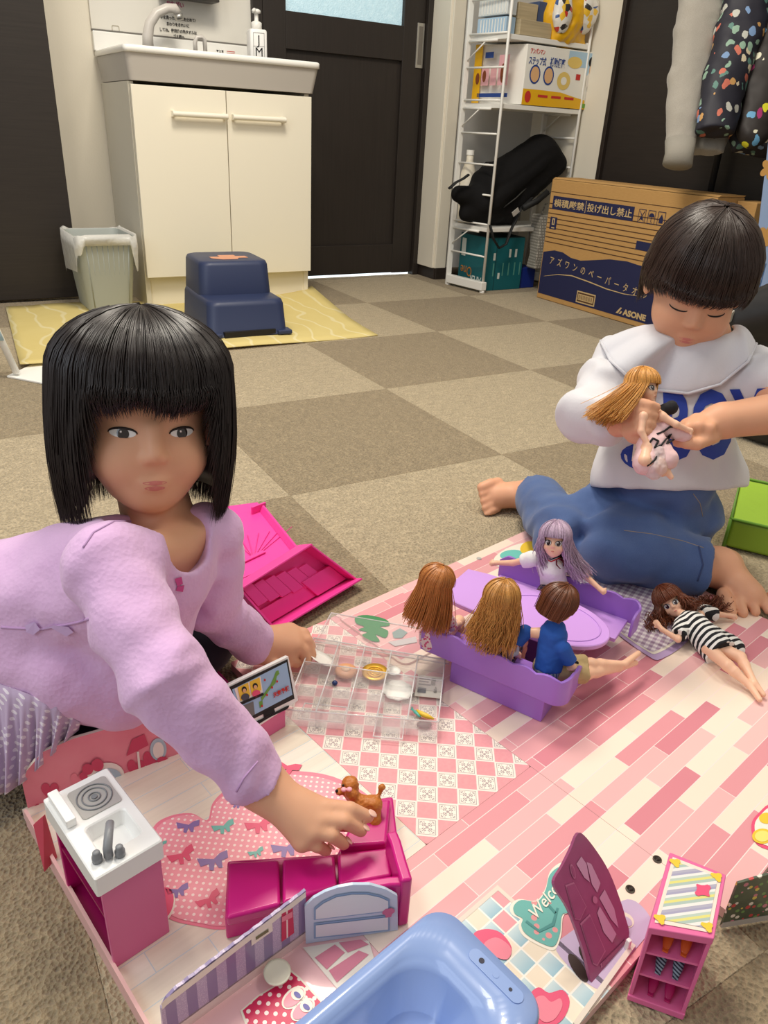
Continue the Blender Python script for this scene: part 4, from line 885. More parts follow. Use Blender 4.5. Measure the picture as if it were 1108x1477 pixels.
def hpoly(cx, cy, r, ry=None): ry = ry or r; return [(cx+r*16*sin(t)**3/16, cy-ry*(13*cos(t)-5*cos(2*t)-2*cos(3*t)-cos(4*t))/16) for t in [2*pi*k/24 for k in range(24)]]
for a in ((72, 1140, 13, 15), (112, 1125, 10, 14), (196, 1108, 13, 17), (218, 1098, 12, 20), (60, 1168, 11, 12), (180, 1150, 11, 15), (290, 1070, 9, 14)): wdec('heart_motif', hpoly(*a), PR if a[2] > 10.5 else HP2, .0006)
wdec('mirror_print', ep(150, 1122, 30, 22, -.35), PW_, .001); wdec('mirror_print_glass', ep(152, 1125, 24, 17, -.35), PB, .0014)
for a in ((126, 1108, 8, 8), (140, 1102, 9, 9), (120, 1118, 6, 6)): wdec('scroll_motif', ep(*a), PR, .0018)
wdec('lamp_shade_print', [(190, 1066), (208, 1058), (214, 1074), (182, 1090)], PR, .001); wdec('lamp_post_print', [(197, 1084), (200, 1083), (209, 1166), (205, 1168)], PW_, .001)
wdec('dresser_print', [(226, 1106), (262, 1090), (264, 1104), (228, 1120)], PB, .001); wdec('dresser_leg_print', [(229, 1120), (233, 1118), (240, 1150), (236, 1152)], PB, .001)
wdec('dresser_mirror_print', ep(228, 1080, 12, 16, 0), PB, .001); wdec('dresser_mirror_glass', ep(228, 1081, 8, 12, 0), PW_, .0014)
wdec('ottoman_print', [(246, 1115), (276, 1100), (282, 1128), (252, 1144)], PP, .001); wdec('ottoman_top_print', ep(262, 1108, 17, 6, -.45), HP2, .0014)
wdec('hook_print', ep(235, 1096, 9, 6, .2), PR, .0018)
# low left rim with a folded flap
g = G(); A_, B_ = mp(-.447, .26, .0), mp(-.447, -.2, 0); 
g.loft([[A_+ea*0, A_+ea*.003, A_+ea*.003+V(0, 0, .022), A_+V(0, 0, .022)], [B_, B_+ea*.003, B_+ea*.003+V(0, 0, .016), B_+V(0, 0, .016)]]); g.obj('side_rim', mat('rim_pink', (226, 180, 176), .5), dh)
g = G(); c_ = [gp(48, 1190, .05), gp(62, 1178, .055), gp(80, 1240, .014), gp(64, 1258, .014)]; g.prism(c_, V(.002, .002, 0)); g.obj('folded_flap', mat('flap_crimson', (196, 74, 92), .5), dh)
# striped wall and blue door flap
def stripes(nb):
    x, y, z = nb.xyz(); f = nb.stripe(x, .0165, .5); n = nb.voro(900); lace = nb.mix(nb.lt(n, .35), lin((182, 166, 196)), lin((206, 194, 212))); return nb.mix(f, lin((140, 124, 164)), lace)
STR = mat('violet_stripes', rough=.3, coat=.3, fn=stripes)
sA, sB = gp(238, 1506, MZ), gp(441, 1356, MZ); sd_ = (sB-sA).normalized(); sn = V(sd_.y, -sd_.x, 0); sl_ = (sB-sA).length
def sq_(u, z, o=0.): return sA+sd_*u+V(0, 0, z-MZ)+sn*o
zt_ = .074
g = G(); pts = [(.0, MZ+.010), (sl_, MZ+.010), (sl_, zt_)]+[(sl_-(sl_-.014)*k/24, zt_-.009*k/24-.0008*(k % 2)) for k in range(1, 25)]+[(.006, zt_-.013), (.001, zt_-.020)]
g.prism([sq_(u, z) for u, z in pts], -sn*.0025); g.obj('striped_wall', STR, dh)
CLR = mat('clear_plastic', (236, 236, 236), .08, alpha=.28, spec=.7, coat=.6)
g = G(); g.prism([sq_(u, z) for u, z in ((.0, MZ), (sl_, MZ), (sl_, MZ+.012), (0, MZ+.012))], -sn*.002); g.obj('clear_foot', mat('foot_film', (232, 214, 206), .15, alpha=.8), dh)
def pwl(px, py, P0, n): d = ray(px, py); return CAM+d*((P0-CAM).dot(n)/d.dot(n))
def sdec(name, pts, m, o): return decal(name, [pwl(px, py, sA, sn)+sn*o for px, py in pts], m, world=True)
sdec('lace_trim', [(232, 1447), (238, 1440), (440, 1286), (441, 1293), (240, 1449), (234, 1455)], WE, .0006)
sdec('switch_print', [k6(*p) for p in ((560, 205), (665, 135), (668, 180), (562, 255))], WE, .0006); sdec('switch_bar', [k6(*p) for p in ((582, 210), (645, 168), (646, 182), (583, 224))], mat('switch_olive', (112, 108, 70), .5), .001)
sdec('poster_print', [k6(*p) for p in ((712, 95), (768, 65), (775, 190), (712, 235))], RDOT, .0006); sdec('poster_bow', [k6(*p) for p in ((712, 110), (765, 80), (765, 110), (712, 135))], HP2, .001)
DB = mat('door_print_blue', (196, 212, 232), .32, coat=.3); DBL = mat('door_line_blue', (138, 170, 206), .4); DBW = mat('door_print_white', (222, 228, 234), .35)
bA, bB = gp(443, 1362, MZ), gp(573, 1342, MZ); bd_ = (bB-bA).normalized(); bn_ = V(bd_.y, -bd_.x, 0)
def bdec(name, pts, m, o): return decal(name, [pwl(200+x*.379, 1080+y*.379, bA, bn_)+bn_*o for x, y in pts], m, world=True)
arch = [(637, 742), (632, 602), (665, 570), (710, 545), (760, 528), (815, 518), (880, 518), (940, 535), (985, 560), (987, 690)]
P_ = [pwl(200+x*.379, 1080+y*.379, bA, bn_) for x, y in arch]; g = G(); g.prism(P_, -bn_*.0025); g.obj('door_flap', DB, dh, label='pale blue arched door flap')
bdec('door_panel_edge', [(667, 650), (667, 605), (700, 578), (750, 555), (810, 545), (870, 545), (920, 556), (955, 572), (955, 617)], DBL, .0006); bdec('door_panel', [(674, 645), (674, 608), (704, 584), (752, 561), (810, 551), (868, 551), (918, 562), (949, 576), (949, 612)], DBW, .001)
bdec('door_panel_edge', [(667, 662), (955, 630), (955, 690), (667, 720)], DBL, .0006); bdec('door_panel', [(674, 668), (949, 637), (949, 684), (674, 713)], DBW, .001)
KN = mat('knob_rose', (206, 110, 150), .4); kc = pwl(200+950*.379, 1080+620*.379, bA, bn_); R_ = frame(kc, bd_, bn_).to_3x3()
decal('door_knob', [kc+R_ @ V(.0052*a/10, .0056*b_/10, .0012) for a, b_ in ((-4, -10), (5, -10), (6, -4), (10, 0), (10, 5), (5, 10), (-5, 10), (-10, 5), (-10, 0), (-5, -4))], KN, world=True)
# wine-coloured door flap leaning at the near edge
hA, hB = gp(853, 1420, MZ), gp(906, 1358, MZ); hd_ = (hB-hA).normalized(); hl = V(-hd_.y, hd_.x, 0)
if hl.dot(ea) > 0: hl = -hl
th_ = radians(56); hu = hl*cos(th_)+V(0, 0, sin(th_)); hn = hd_.cross(hu).normalized()
if hn.dot(CAM-hA) < 0: hn = -hn
WINE = mat('wine_print', rough=.35, coat=.3, fn=lambda nb: nb.mix(nb.noise(60, 2), lin((140, 68, 104)), lin((160, 84, 122)))); WINE2 = mat('wine_line', (184, 112, 146), .4); WINE3 = mat('wine_pane', (196, 150, 178), .35)
def k7(x, y): return (600+x*.3069, 1200+y*.3068)
def hp_(x, y, o=0.): return pwl(*k7(x, y), hA, hn)+hn*o
outl = smooth_poly([(838, 725), (790, 560), (720, 370), (668, 285), (650, 230), (690, 160), (730, 80), (760, 10), (790, 15), (850, 90), (905, 180), (950, 290), (985, 400), (1000, 500), (920, 610)], 4)
g = G(); g.prism([hp_(*p) for p in outl], -hn*.0028); g.obj('leaning_door_flap', WINE, dh, label='wine-coloured door flap with round-topped window')
def hdec(name, pts, m, o): return decal(name, [hp_(x, y, o) for x, y in pts], m, world=True)
for pts in ([(700, 250), (740, 235), (800, 350), (770, 415), (745, 410)], [(770, 430), (815, 385), (890, 560), (850, 630), (830, 620)], [(865, 620), (985, 500), (990, 515), (870, 640)]):
    cx = sum(p[0] for p in pts)/len(pts); cy = sum(p[1] for p in pts)/len(pts); hdec('moulding', pts, WINE2, .0005); hdec('moulding_inner', [(cx+(a-cx)*.9, cy+(b_-cy)*.92) for a, b_ in pts], WINE, .0009)
for pts in ([(752, 150), (775, 115), (800, 150), (815, 235), (790, 215)], [(800, 140), (822, 150), (865, 240), (850, 285), (825, 245)], [(860, 310), (885, 270), (930, 360), (950, 450), (915, 410)], [(850, 380), (862, 350), (940, 480), (920, 520), (880, 470)]): hdec('door_window_pane', pts, WINE3, .0006)
hdec('window_boss', ep(838, 318, 11, 18, -.2), WINE2, .001); hdec('door_handle_print', ep(735, 185, 10, 36, -.25), WINE2, .0008); hdec('door_handle_inner', ep(735, 185, 6, 28, -.25), WINE, .0012)
g = G(); g.box(gp(906, 1362, MZ+.006), (.004, .004, .012)); g.obj('hinge', WHITE, dh, bevel=.001)
# near edge fold: white rim and lavender sheet beyond
g = G(); a_, b_ = gp(826, 1478, MZ), gp(910, 1362, MZ); nn = V((b_-a_).y, -(b_-a_).x, 0).normalized(); g.loft([[a_, b_, b_+nn*.004, a_+nn*.004], [a_+V(0, 0, .003), b_+V(0, 0, .003), b_+nn*.004+V(0, 0, .003), a_+nn*.004+V(0, 0, .003)]]); g.obj('near_rim', EDG, dh)
# little white sink print pop-up by the striped wall
g = G(); c0_ = gp(400, 1408, MZ+.004); g.lathe([(.001, 0), (.008, .001), (.0105, .004), (.0108, .006), (.009, .005)], c0_, n=20); g.obj('pop_up_basin', mat('basin_cream', (226, 222, 200), .35, coat=.4), dh, smooth=True)
# monstera leaf print board
lb_ = panel('leaf_panel', -.004, .11, .20, .338, PLK, .012, MZ+.003)
MON = mat('leaf_green', (66, 134, 84), .4)
ml = smooth_poly([(513, 890), (530, 887), (556, 893), (562, 902), (548, 904), (560, 910), (556, 920), (542, 915), (548, 925), (535, 924), (522, 916), (530, 912), (517, 908), (526, 904), (514, 899)], 3); decal('leaf_print', ml, MON, MZ+.0042)
decal('grey_gem_print', [(566, 912), (577, 906), (588, 912), (580, 920), (568, 920)], mat('print_grey_teal', (140, 158, 156), .4), MZ+.0042); decal('grey_gem_print', [(560, 926), (600, 918), (602, 926), (570, 932)], mat('print_grey', (196, 190, 192), .4), MZ+.0042)
# lemon card print
pts = smooth_poly([(1084, 1190), (1095, 1172), (1115, 1160), (1140, 1190), (1125, 1225), (1092, 1218)], 4); decal('lemon_card', pts, HP, MZ+.0006); cx, cy = 1110, 1192; decal('lemon_card_inner', [(cx+(a-cx)*.82, cy+(b_-cy)*.85) for a, b_ in pts], WE, MZ+.001)
LEM = mat('lemon_print', (236, 196, 60), .4)
for e_ in ((1100, 1206, 15, 11), (1106, 1180, 11, 8)): decal('lemon_slice', ep(*e_), LEM, MZ+.0014)
for e_ in ((1100, 1206, 11, 8),): decal('lemon_flesh', ep(*e_), mat('lemon_flesh', (244, 222, 120), .4), MZ+.0018)
# coloured prints near the lavender-haired doll
decal('teal_print', ep(738, 800, 17, 7, -.1), mat('print_teal', (112, 196, 184), .4), MZ+.0008); decal('yellow_print', ep(762, 790, 12, 9, -.4), LEM, MZ+.0012); decal('pale_print', ep(745, 800, 36, 14, -.35), WE, MZ+.0006)
# gingham picnic sheet
def ging(nb):
    x, y, z = nb.xyz(); a = nb.stripe(x, .0100, .5); b_ = nb.stripe(y, .0100, .5); f = nb.m2('MULTIPLY', nb.m2('ADD', a, b_), .5); return nb.ramp(f, [(0, lin((240, 232, 234))), (.3, lin((206, 190, 204))), (.8, lin((168, 142, 168)))], True)
ps = thing('picnic_sheet', 'violet gingham toy picnic sheet with a lilac border, under the purple booth and striped doll', 'sheet', M=Matrix.Translation(gp(900, 880, MZ)) @ Matrix.Rotation(MA+.26, 4, 'Z'))
pts = smooth_poly([(835, 800), (900, 826), (955, 850), (990, 900), (992, 925), (955, 950), (935, 946), (880, 905), (830, 850)], 3)
decal('sheet_border', pts, mat('lilac_border', (186, 160, 200), .4), MZ+.0015, ps)
cx, cy = 905, 880; decal('lace', [(cx+(a-cx)*.90, cy+(b_-cy)*.88) for a, b_ in pts], WE, MZ+.0019, ps); decal('gingham', [(cx+(a-cx)*.86, cy+(b_-cy)*.83) for a, b_ in pts], mat('gingham', fn=ging, rough=.4), MZ+.0023, ps)
decal('teal_tag', [(1010, 920), (1040, 915), (1042, 925), (1015, 930)], mat('print_teal', ()), MZ+.0008)

# ================================================================ toy kitchen
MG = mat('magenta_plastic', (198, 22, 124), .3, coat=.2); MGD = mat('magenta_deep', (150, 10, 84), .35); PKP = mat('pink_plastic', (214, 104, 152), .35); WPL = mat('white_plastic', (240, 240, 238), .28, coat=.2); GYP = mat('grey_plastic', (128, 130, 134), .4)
kF, kR, kBL, kBR = V(-1.491, -1.761, 0), V(-1.441, -1.750, 0), V(-1.513, -1.671, 0), V(-1.465, -1.660, 0)
kx = (kR-kF).normalized(); ky = V(-kx.y, kx.x, 0); KW, KD = .050, .092
def kp(a, b_, z): return kF+kx*a+ky*b_+V(0, 0, z)
kt = thing('toy_kitchen', 'pink and white toy kitchen unit with sink and hob, at the left of the mat', 'toy kitchen', kp(.025, .045, MZ))
KR3 = Matrix((kx, ky, V(0, 0, 1))).transposed()
def kbox(g, a0, a1, b0, b1, z0, z1): return g.box(kp((a0+a1)/2, (b0+b1)/2, (z0+z1)/2), (a1-a0, b1-b0, z1-z0), KR3)
kbox(G(), .002, KW, 0, .004, MZ, .1035).obj('front_panel', PKP, kt, bevel=.0008); kbox(G(), .002, KW, KD-.004, KD, MZ, .1035).obj('back_panel', MG, kt, bevel=.0008)
kbox(G(), KW-.004, KW, .004, KD-.004, MZ, .1035).obj('side_panel', MG, kt, bevel=.0008); kbox(G(), KW-.0005, KW+.001, .012, KD-.012, .02, .095).obj('door', PKP, kt)
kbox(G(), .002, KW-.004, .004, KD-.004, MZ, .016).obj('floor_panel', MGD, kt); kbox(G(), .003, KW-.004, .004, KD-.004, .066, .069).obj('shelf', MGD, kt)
zt = .123; g = G()
def kr(a0, a1, b0, b1, z, r=.002): return [kp((a0+a1)/2+p[0], (b0+b1)/2+p[1], z) for p in rrect(a1-a0, b1-b0, r, 4)]
si = (.010, KW-.006, .012, .046)
g.loft([kr(-.002, KW+.002, -.003, KD+.002, .1035), kr(-.002, KW+.002, -.003, KD+.002, zt-.001), kr(-.001, KW+.001, -.002, KD+.001, zt), kr(*si, zt, .004), kr(si[0]+.001, si[1]-.001, si[2]+.001, si[3]-.001, zt-.001, .004), kr(si[0]+.004, si[1]-.004, si[2]+.004, si[3]-.004, zt-.013, .003)]); g.obj('counter', WPL, kt, smooth=False)
g = G(); g.loft([kr(.014, KW-.004, .052, KD-.006, zt+.0002, .003), kr(.014, KW-.004, .052, KD-.006, zt+.001, .003)]); g.obj('hob', mat('hob_grey', (186, 184, 180), .3, metal=.3), kt)
for r_ in (.0135, .0095, .0045):
    c_ = kp(.030, .069, zt+.0014); g = G(); g.tube([c_+V(r_*cos(2*pi*k/32), r_*sin(2*pi*k/32), 0) for k in range(33)], .0006, 5); g.obj('hob_ring', GYP, kt, smooth=True)
g = G(); g.lathe([(.0025, 0), (.0025, .0015)], kp(.030, .069, zt+.0005), n=14); g.obj('hob_cap', GYP, kt)
kbox(G(), .001, .009, .052, KD-.002, zt, zt+.008).obj('back_ledge', WPL, kt, bevel=.001)
g = G(); c_ = kp(.014, .008, zt)
g.tube([c_+V(0, 0, .002), c_+V(0, 0, .010), c_+kx*.006+ky*.010+V(0, 0, .013), c_+kx*.011+ky*.019+V(0, 0, .012)], [.0035, .0035, .0033, .0032], 10); g.obj('tap', GYP, kt, smooth=True)
for sg in (-1, 1):
    g = G(); g.lathe([(.0038, 0), (.0038, .005), (.0028, .006), (.0028, .009), (.002, .010)], c_+kx*.0075*sg-ky*.003*sg, n=14); g.obj('tap_knob', GYP, kt, smooth=True)

# ================================================================ magenta sofa
sf = thing('toy_sofa', 'magenta L-shaped toy sofa standing on the heart rug', 'toy sofa', gp(450, 1340, MZ))
ST_ = .046
def qs(pts, z): return [gp(200+x*.379, 1080+y*.379, z) for x, y in pts]
cush = (((340, 430), (535, 418), (541, 592), (333, 645)), ((548, 416), (745, 400), (756, 522), (547, 588)), ((757, 396), (952, 373), (966, 482), (762, 520)), ((765, 372), (945, 358), (960, 188), (850, 200)))
for q in cush:
    P_ = qs(q, ST_); c_ = sum(P_, V(0, 0, 0))/4; g = G(); g.loft([[c_+(p-c_)*.99-V(0, 0, .012) for p in P_], [c_+(p-c_)*1. for p in P_]]); g.obj('cushion', MG, sf, bevel=.003, seg=3)
fl_ = [gp(327, 1353, MZ), gp(440, 1362, MZ)]
a0 = qs(((338, 425), (757, 398), (768, 370), (850, 195), (968, 180), (985, 330), (1022, 505), (880, 500), (545, 595), (328, 650)), ST_-.008)
g = G(); c_ = sum(a0, V(0, 0, 0))/len(a0); g.loft([[V(p.x, p.y, MZ) for p in a0], a0]); g.obj('base', MG, sf, bevel=.002)
def ridge(path, w, z0, z1, name):
    P_ = [gp(200+x*.379, 1080+y*.379, z1) for x, y in path]; g = G(); rings = []
    for i, p in enumerate(P_):
        t_ = (P_[min(i+1, len(P_)-1)]-P_[max(i-1, 0)]).normalized(); n_ = V(t_.y, -t_.x, 0); rings.append([V(p.x, p.y, z0)-n_*w/2, V(p.x, p.y, z0)+n_*w/2, p+n_*w/2, p-n_*w/2])
    g.loft(rings); return g.obj(name, MG, sf, bevel=.0025, seg=3)
ridge([(962, 312), (978, 350), (1000, 430), (1022, 500)], .010, MZ, .070, 'backrest'); ridge([(1025, 498), (960, 500), (880, 512), (800, 525), (700, 555)], .009, MZ, .064, 'backrest')

# ================================================================ toy tub
TB = mat('tub_blue', (140, 164, 214), .25, coat=.35); HOLE = mat('hole_dark', (40, 40, 60), .5)
tz = .062; tu = thing('toy_bathtub', 'pale blue toy bathtub at the front edge of the mat', 'toy bathtub', mp(-.33, -.13, MZ))
TS0, TS1, TT0, TT1 = -.425, -.230, -.192, -.080
def tr(e, z, r, ds=0., e2=None): e2 = e if e2 is None else e2; return [mp((TS0+TS1)/2-ds/2+p[0], (TT0+TT1)/2+p[1], z) for p in rrect(TS1-TS0-2*e-ds, TT1-TT0-2*e2, r, 8)]
g = G(); g.loft([tr(.012, MZ, .018), tr(.005, tz-.014, .020), tr(.001, tz-.010, .022), tr(0, tz-.004, .022), tr(.002, tz, .021), tr(.013, tz, .024, .022), tr(.0145, tz-.003, .026, .022), tr(.0165, tz-.004, .028, .022), tr(.019, tz-.008, .03, .022), tr(.028, tz-.038, .026, .024), tr(.04, tz-.044, .02, .03)]); g.obj('basin', TB, tu, smooth=True)
g = G(); c_ = mp(TS1-.0135, -.150, tz); q = [c_+ea*p[0]+eb*p[1] for p in rrect(.011, .050, .0055, 6)]; g.loft([q, [p+V(0, 0, .0008) for p in q]]); g.obj('tap_plate', TB, tu, bevel=.0004)
for t_, r_ in ((.014, .0022), (0, .0026), (-.014, .0014)):
    g = G(); g.lathe([(r_, .0006), (r_, .0011)], c_+eb*t_, n=14); g.obj('tap_hole', HOLE if abs(t_) > 0 else TB, tu)

# ================================================================ shoe cabinet
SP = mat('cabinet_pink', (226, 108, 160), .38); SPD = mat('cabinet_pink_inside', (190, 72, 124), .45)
sh = thing('shoe_cabinet', 'open-fronted pink toy shoe cabinet with a ribbon-striped top', 'toy cabinet', gp(945, 1450, 0))
T0, T1, T2, T3 = [gp(x, y, .092) for x, y in ((937, 1336), (1030, 1352), (1047, 1262), (967, 1230))]
B0, B1 = gp(905, 1440, .001), gp(985, 1470, .001); B3 = B0+(T3-T0); B2 = B1+(T2-T1)
def tri(u, v_, w): # u along front, v_ depth, w height
    lo_ = (B0*(1-u)+B1*u)*(1-v_)+(B3*(1-u)+B2*u)*v_; hi_ = (T0*(1-u)+T1*u)*(1-v_)+(T3*(1-u)+T2*u)*v_; lo_.z = .001; hi_.z = .092; return lo_*(1-w)+hi_*w
def slab(u0, u1, v0, v1, w0, w1): return G().loft([[tri(u0, v0, w0), tri(u1, v0, w0), tri(u1, v1, w0), tri(u0, v1, w0)], [tri(u0, v0, w1), tri(u1, v0, w1), tri(u1, v1, w1), tri(u0, v1, w1)]])
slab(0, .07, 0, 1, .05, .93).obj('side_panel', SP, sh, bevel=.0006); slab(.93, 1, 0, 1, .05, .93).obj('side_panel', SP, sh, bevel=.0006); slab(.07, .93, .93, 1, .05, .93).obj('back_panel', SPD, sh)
slab(-.01, 1.01, -.02, 1.01, .92, 1).obj('top_panel', SP, sh, bevel=.001); slab(-.01, 1.01, -.02, 1.01, 0, .07).obj('plinth', SP, sh, bevel=.001)
for w in (.34, .63): slab(.07, .93, .02, .95, w, w+.025).obj('shelf', SP, sh)
def rib(nb):
    x, y, z = nb.xyz(); u = nb.m2('ADD', nb.m2('MULTIPLY', x, .35), nb.m2('MULTIPLY', y, .94)); f = nb.m2('FRACT', nb.m2('DIVIDE', u, .0155))
    return nb.ramp(f, [(0, lin((176, 172, 190))), (.14, lin((232, 226, 222))), (.3, lin((172, 190, 182))), (.46, lin((222, 214, 128))), (.6, lin((184, 200, 188))), (.74, lin((232, 228, 224))), (.88, lin((164, 160, 186)))], True)
def topq(a, z): e = (1-a)/2; return [tri(u, v_, 1)+V(0, 0, z) for u, v_ in ((e*1.2, e), (1-e*1.2, e), (1-e*1.2, 1-e), (e*1.2, 1-e))]
decal('sticker_lace', topq(.90, .0006), mat('lace_cream', (240, 220, 206), .4), world=True, parent=sh); decal('sticker', topq(.80, .001), mat('ribbon_stripes', fn=rib, rough=.3, coat=.3), world=True, parent=sh)
g = G()
for u, v_ in ((.13, .1), (.87, .12), (.86, .9), (.13, .88)): 
    c_ = tri(u, v_, 1)+V(0, 0, .0014); decal('corner_bow', [c_+V(.004*cos(a)*(1+.3*cos(3*a)), .004*sin(a)*(1+.3*cos(3*a)), 0) for a in [2*pi*k/14 for k in range(14)]], LEM, world=True, parent=sh)
c_ = tri(.68, .62, 1)+V(0, 0, .0016); decal('sticker_bow', [c_+V(.006*cos(a)*(1+.4*cos(2*a)), .005*sin(a)*(1+.3*cos(4*a)), 0) for a in [2*pi*k/18 for k in range(18)]], HP, world=True, parent=sh)
def shoe(name, lab, u, w, m, grp):
    t_ = thing(name, lab, 'toy shoe', tri(u, .2, w), group=grp); f_ = (tri(u, 0, w)-tri(u, 1, w)).normalized(); b0 = tri(u, .45, w)+V(0, 0, .0008); tip = tri(u, .05, w)+V(0, 0, .0008)
    g = G(); sd = f_.cross(V(0, 0, 1)); L_ = (tip-b0).length
    rings = []
    for k in range(9):
        x = k/8; wd_ = .0042*(sin(pi*min(1, max(.06, x*.92+.08)))**.5); h_ = .0085*(1-x)**1.2+.0030*sin(pi*min(.97, max(.1, x))); c2 = b0+f_*L_*x; rings.append([c2+sd*wd_*cos(a)+V(0, 0, max(0, h_*(.5+.5*sin(a)))) for a in [2*pi*j/12 for j in range(12)]])
    g.loft(rings); g.obj('upper', m, t_, smooth=True)
    g = G(); g.loft([[b0+f_*L_*x+sd*.0036*s2-V(0, 0, .0006) for x, s2 in ((0, -1), (1, -.6), (1, .6), (0, 1))], [b0+f_*L_*x+sd*.0036*s2+V(0, 0, .0012) for x, s2 in ((0, -1), (1, -.6), (1, .6), (0, 1))]]); g.obj('sole', m, t_, bevel=.0003)
    g = G(); g.ell(b0+f_*L_*.25+V(0, 0, .0078), (.0026, .0034, .0012)); g.obj('opening', BLACKG, t_, smooth=True)
ZEB = mat('zebra_shoe', rough=.4, fn=lambda nb: nb.mix(nb.stripe(nb.m2('ADD', nb.xyz()[0], nb.xyz()[2]), .0032, .5), lin((44, 52, 72)), lin((150, 168, 182))))
for nm, w, m_, lb in (('orange', .665, mat('orange_shoe', (204, 88, 36), .35), 'orange toy shoe on the top shelf of the pink shoe cabinet'), ('zebra', .375, ZEB, 'navy striped toy shoe on the middle shelf of the pink shoe cabinet'), ('magenta', .075, mat('magenta_shoe', (176, 32, 96), .35), 'magenta toy shoe on the bottom shelf of the pink shoe cabinet')):
    for u, sd_n in ((.36, 'left'), (.66, 'right')): shoe('toy_shoe', lb.replace('toy shoe', f'{sd_n}-hand toy shoe'), u, w, m_, f'shoes in the pink cabinet')
# flower panel standing behind it
def flow(nb):
    v1 = nb.voro(150, out='Distance'); c_ = nb.sep(nb.voro(150, out='Color')); pal = nb.ramp(c_[0], [(0, lin((196, 62, 66))), (.3, lin((232, 222, 210))), (.5, lin((222, 196, 84))), (.65, lin((206, 120, 140))), (.85, lin((110, 150, 84)))], True)
    return nb.mix(nb.lt(v1, .36), nb.mix(nb.noise(120), lin((58, 66, 58)), lin((84, 98, 72))), pal)
fp = thing('flower_panel', 'small upright board printed with bright flowers, beside the shoe cabinet', 'board', gp(1050, 1335, 0))
f0, f1 = gp(1040, 1338, .004), gp(1112, 1326, .004); fu = V(0, 0, 1)*.068
fdv = (f1-f0); fnn = V(fdv.y, -fdv.x, 0).normalized()
g = G(); g.loft([[f0, f1, f1-fnn*.002, f0-fnn*.002], [f0+fu*.85, f1+fu, f1-fnn*.002+fu, f0-fnn*.002+fu*.85]]); g.obj('sheet', mat('flower_print', fn=flow, rough=.35, coat=.3), fp)
g = G(); g.loft([[f0+fnn*.0004, f1+fnn*.0004, f1-fnn*.0024, f0-fnn*.0024], [f0+fu*.10+fnn*.0004, f1+fu*.10+fnn*.0004, f1-fnn*.0024+fu*.10, f0-fnn*.0024+fu*.10]]); g.obj('foot_strip', mat('strip_grey', (182, 176, 170), .5), fp)

# ================================================================ television
tv = thing('toy_television', 'white toy television showing a weather map, on the end of the pink wall', 'toy television', gp(385, 1050, .03))
ta, tb_ = gp(349, 1063, .036), gp(433, 1017, .036); tx = (tb_-ta).normalized(); tn = V(tx.y, -tx.x, 0)
if tn.dot(CAM-ta) < 0: tn = -tn
tu_ = (V(0, 0, 1)-tn*.35).normalized(); tn = tx.cross(tu_); 
if tn.dot(CAM-ta) < 0: tn = -tn
def tp_(px, py, o=0.): return pwl(px, py, ta, tn)+tn*o
def k1(x, y): return (270+x*.361, 700+y*.361)
fr_ = [tp_(*k1(*p)) for p in ((160, 800), (405, 682), (445, 860), (285, 965), (225, 985))]
g = G(); g.prism(fr_, -tn*.006); g.obj('frame', WPL, tv, bevel=.0008)
def td(name, pts, m, o): return decal(name, [tp_(*k1(*p), o) for p in pts], m, world=True, parent=tv)
td('bezel', [(166, 806), (400, 694), (428, 852), (208, 960)], mat('bezel_black', (26, 24, 26), .3), .0006); td('screen', [(178, 815), (395, 706), (419, 836), (212, 944)], mat('screen_blue', (150, 180, 210), .25, emit=((150, 180, 210), .05)), .001)
td('studio_picture', [(186, 812), (290, 762), (300, 828), (206, 876)], PW_, .0014)
td('map_land', [(352, 742), (362, 738), (366, 752), (356, 762), (350, 790), (330, 812), (312, 838), (296, 862), (292, 848), (312, 820), (330, 796), (342, 770)], mat('map_green', (110, 160, 70), .4), .0014); td('map_land', [(284, 864), (298, 858), (300, 876), (288, 890)], mat('map_green', ()), .0014)
td('presenter_back', [(198, 806), (240, 786), (250, 840), (210, 860)], LEM, .0018); td('presenter_back', [(246, 783), (286, 766), (293, 816), (254, 836)], LEM, .0018)
for cx, cy, m_ in ((224, 822, mat('suit_grey', (70, 74, 84), .5)), (268, 808, HP)): td('presenter_body', ep(cx+4, cy+22, 17, 14, -.4), m_, .0022); td('presenter_hair', ep(cx, cy-8, 10, 12), INK, .0022); td('presenter_face', ep(cx, cy-4, 7, 8), SKINI, .0026)
td('caption_bar', [(206, 866), (300, 826), (302, 836), (208, 878)], INK, .0022); td('grey_block', [(208, 884), (262, 862), (268, 914), (216, 938)], mat('screen_grey', (110, 112, 112), .4), .0014)
O_ = tp_(*k1(342, 846), .0022); text('天気予報', .0062, frame(O_, tp_(*k1(398, 818), .0022)-O_, tn), REDINK, tv, sx=.85, bold=.0002)
for x, y in ((355, 782), (335, 806), (315, 836), (295, 880), (306, 776)): td('map_dot', ep(x, y, 4, 5), REDINK, .0022)
td('stand_print', [(300, 905), (345, 885), (350, 905), (306, 928)], INK, .0008); td('foot_print', smooth_poly([(250, 962), (262, 948), (330, 915), (398, 880), (404, 884), (392, 896), (330, 925), (268, 962)], 3), INK, .0012)
g = G(); c0_ = gp(385, 1060, .0); a_, b_ = gp(360, 1072, .020), gp(412, 1040, .020); nn = V((b_-a_).y, -(b_-a_).x, 0).normalized()
g.loft([[V(p.x, p.y, MZ) for p in (a_, b_, b_-nn*.006, a_-nn*.006)], [V(p.x, p.y, .040) for p in (a_, b_, b_-nn*.006, a_-nn*.006)]]); g.obj('stand', PKP, tv, bevel=.001)

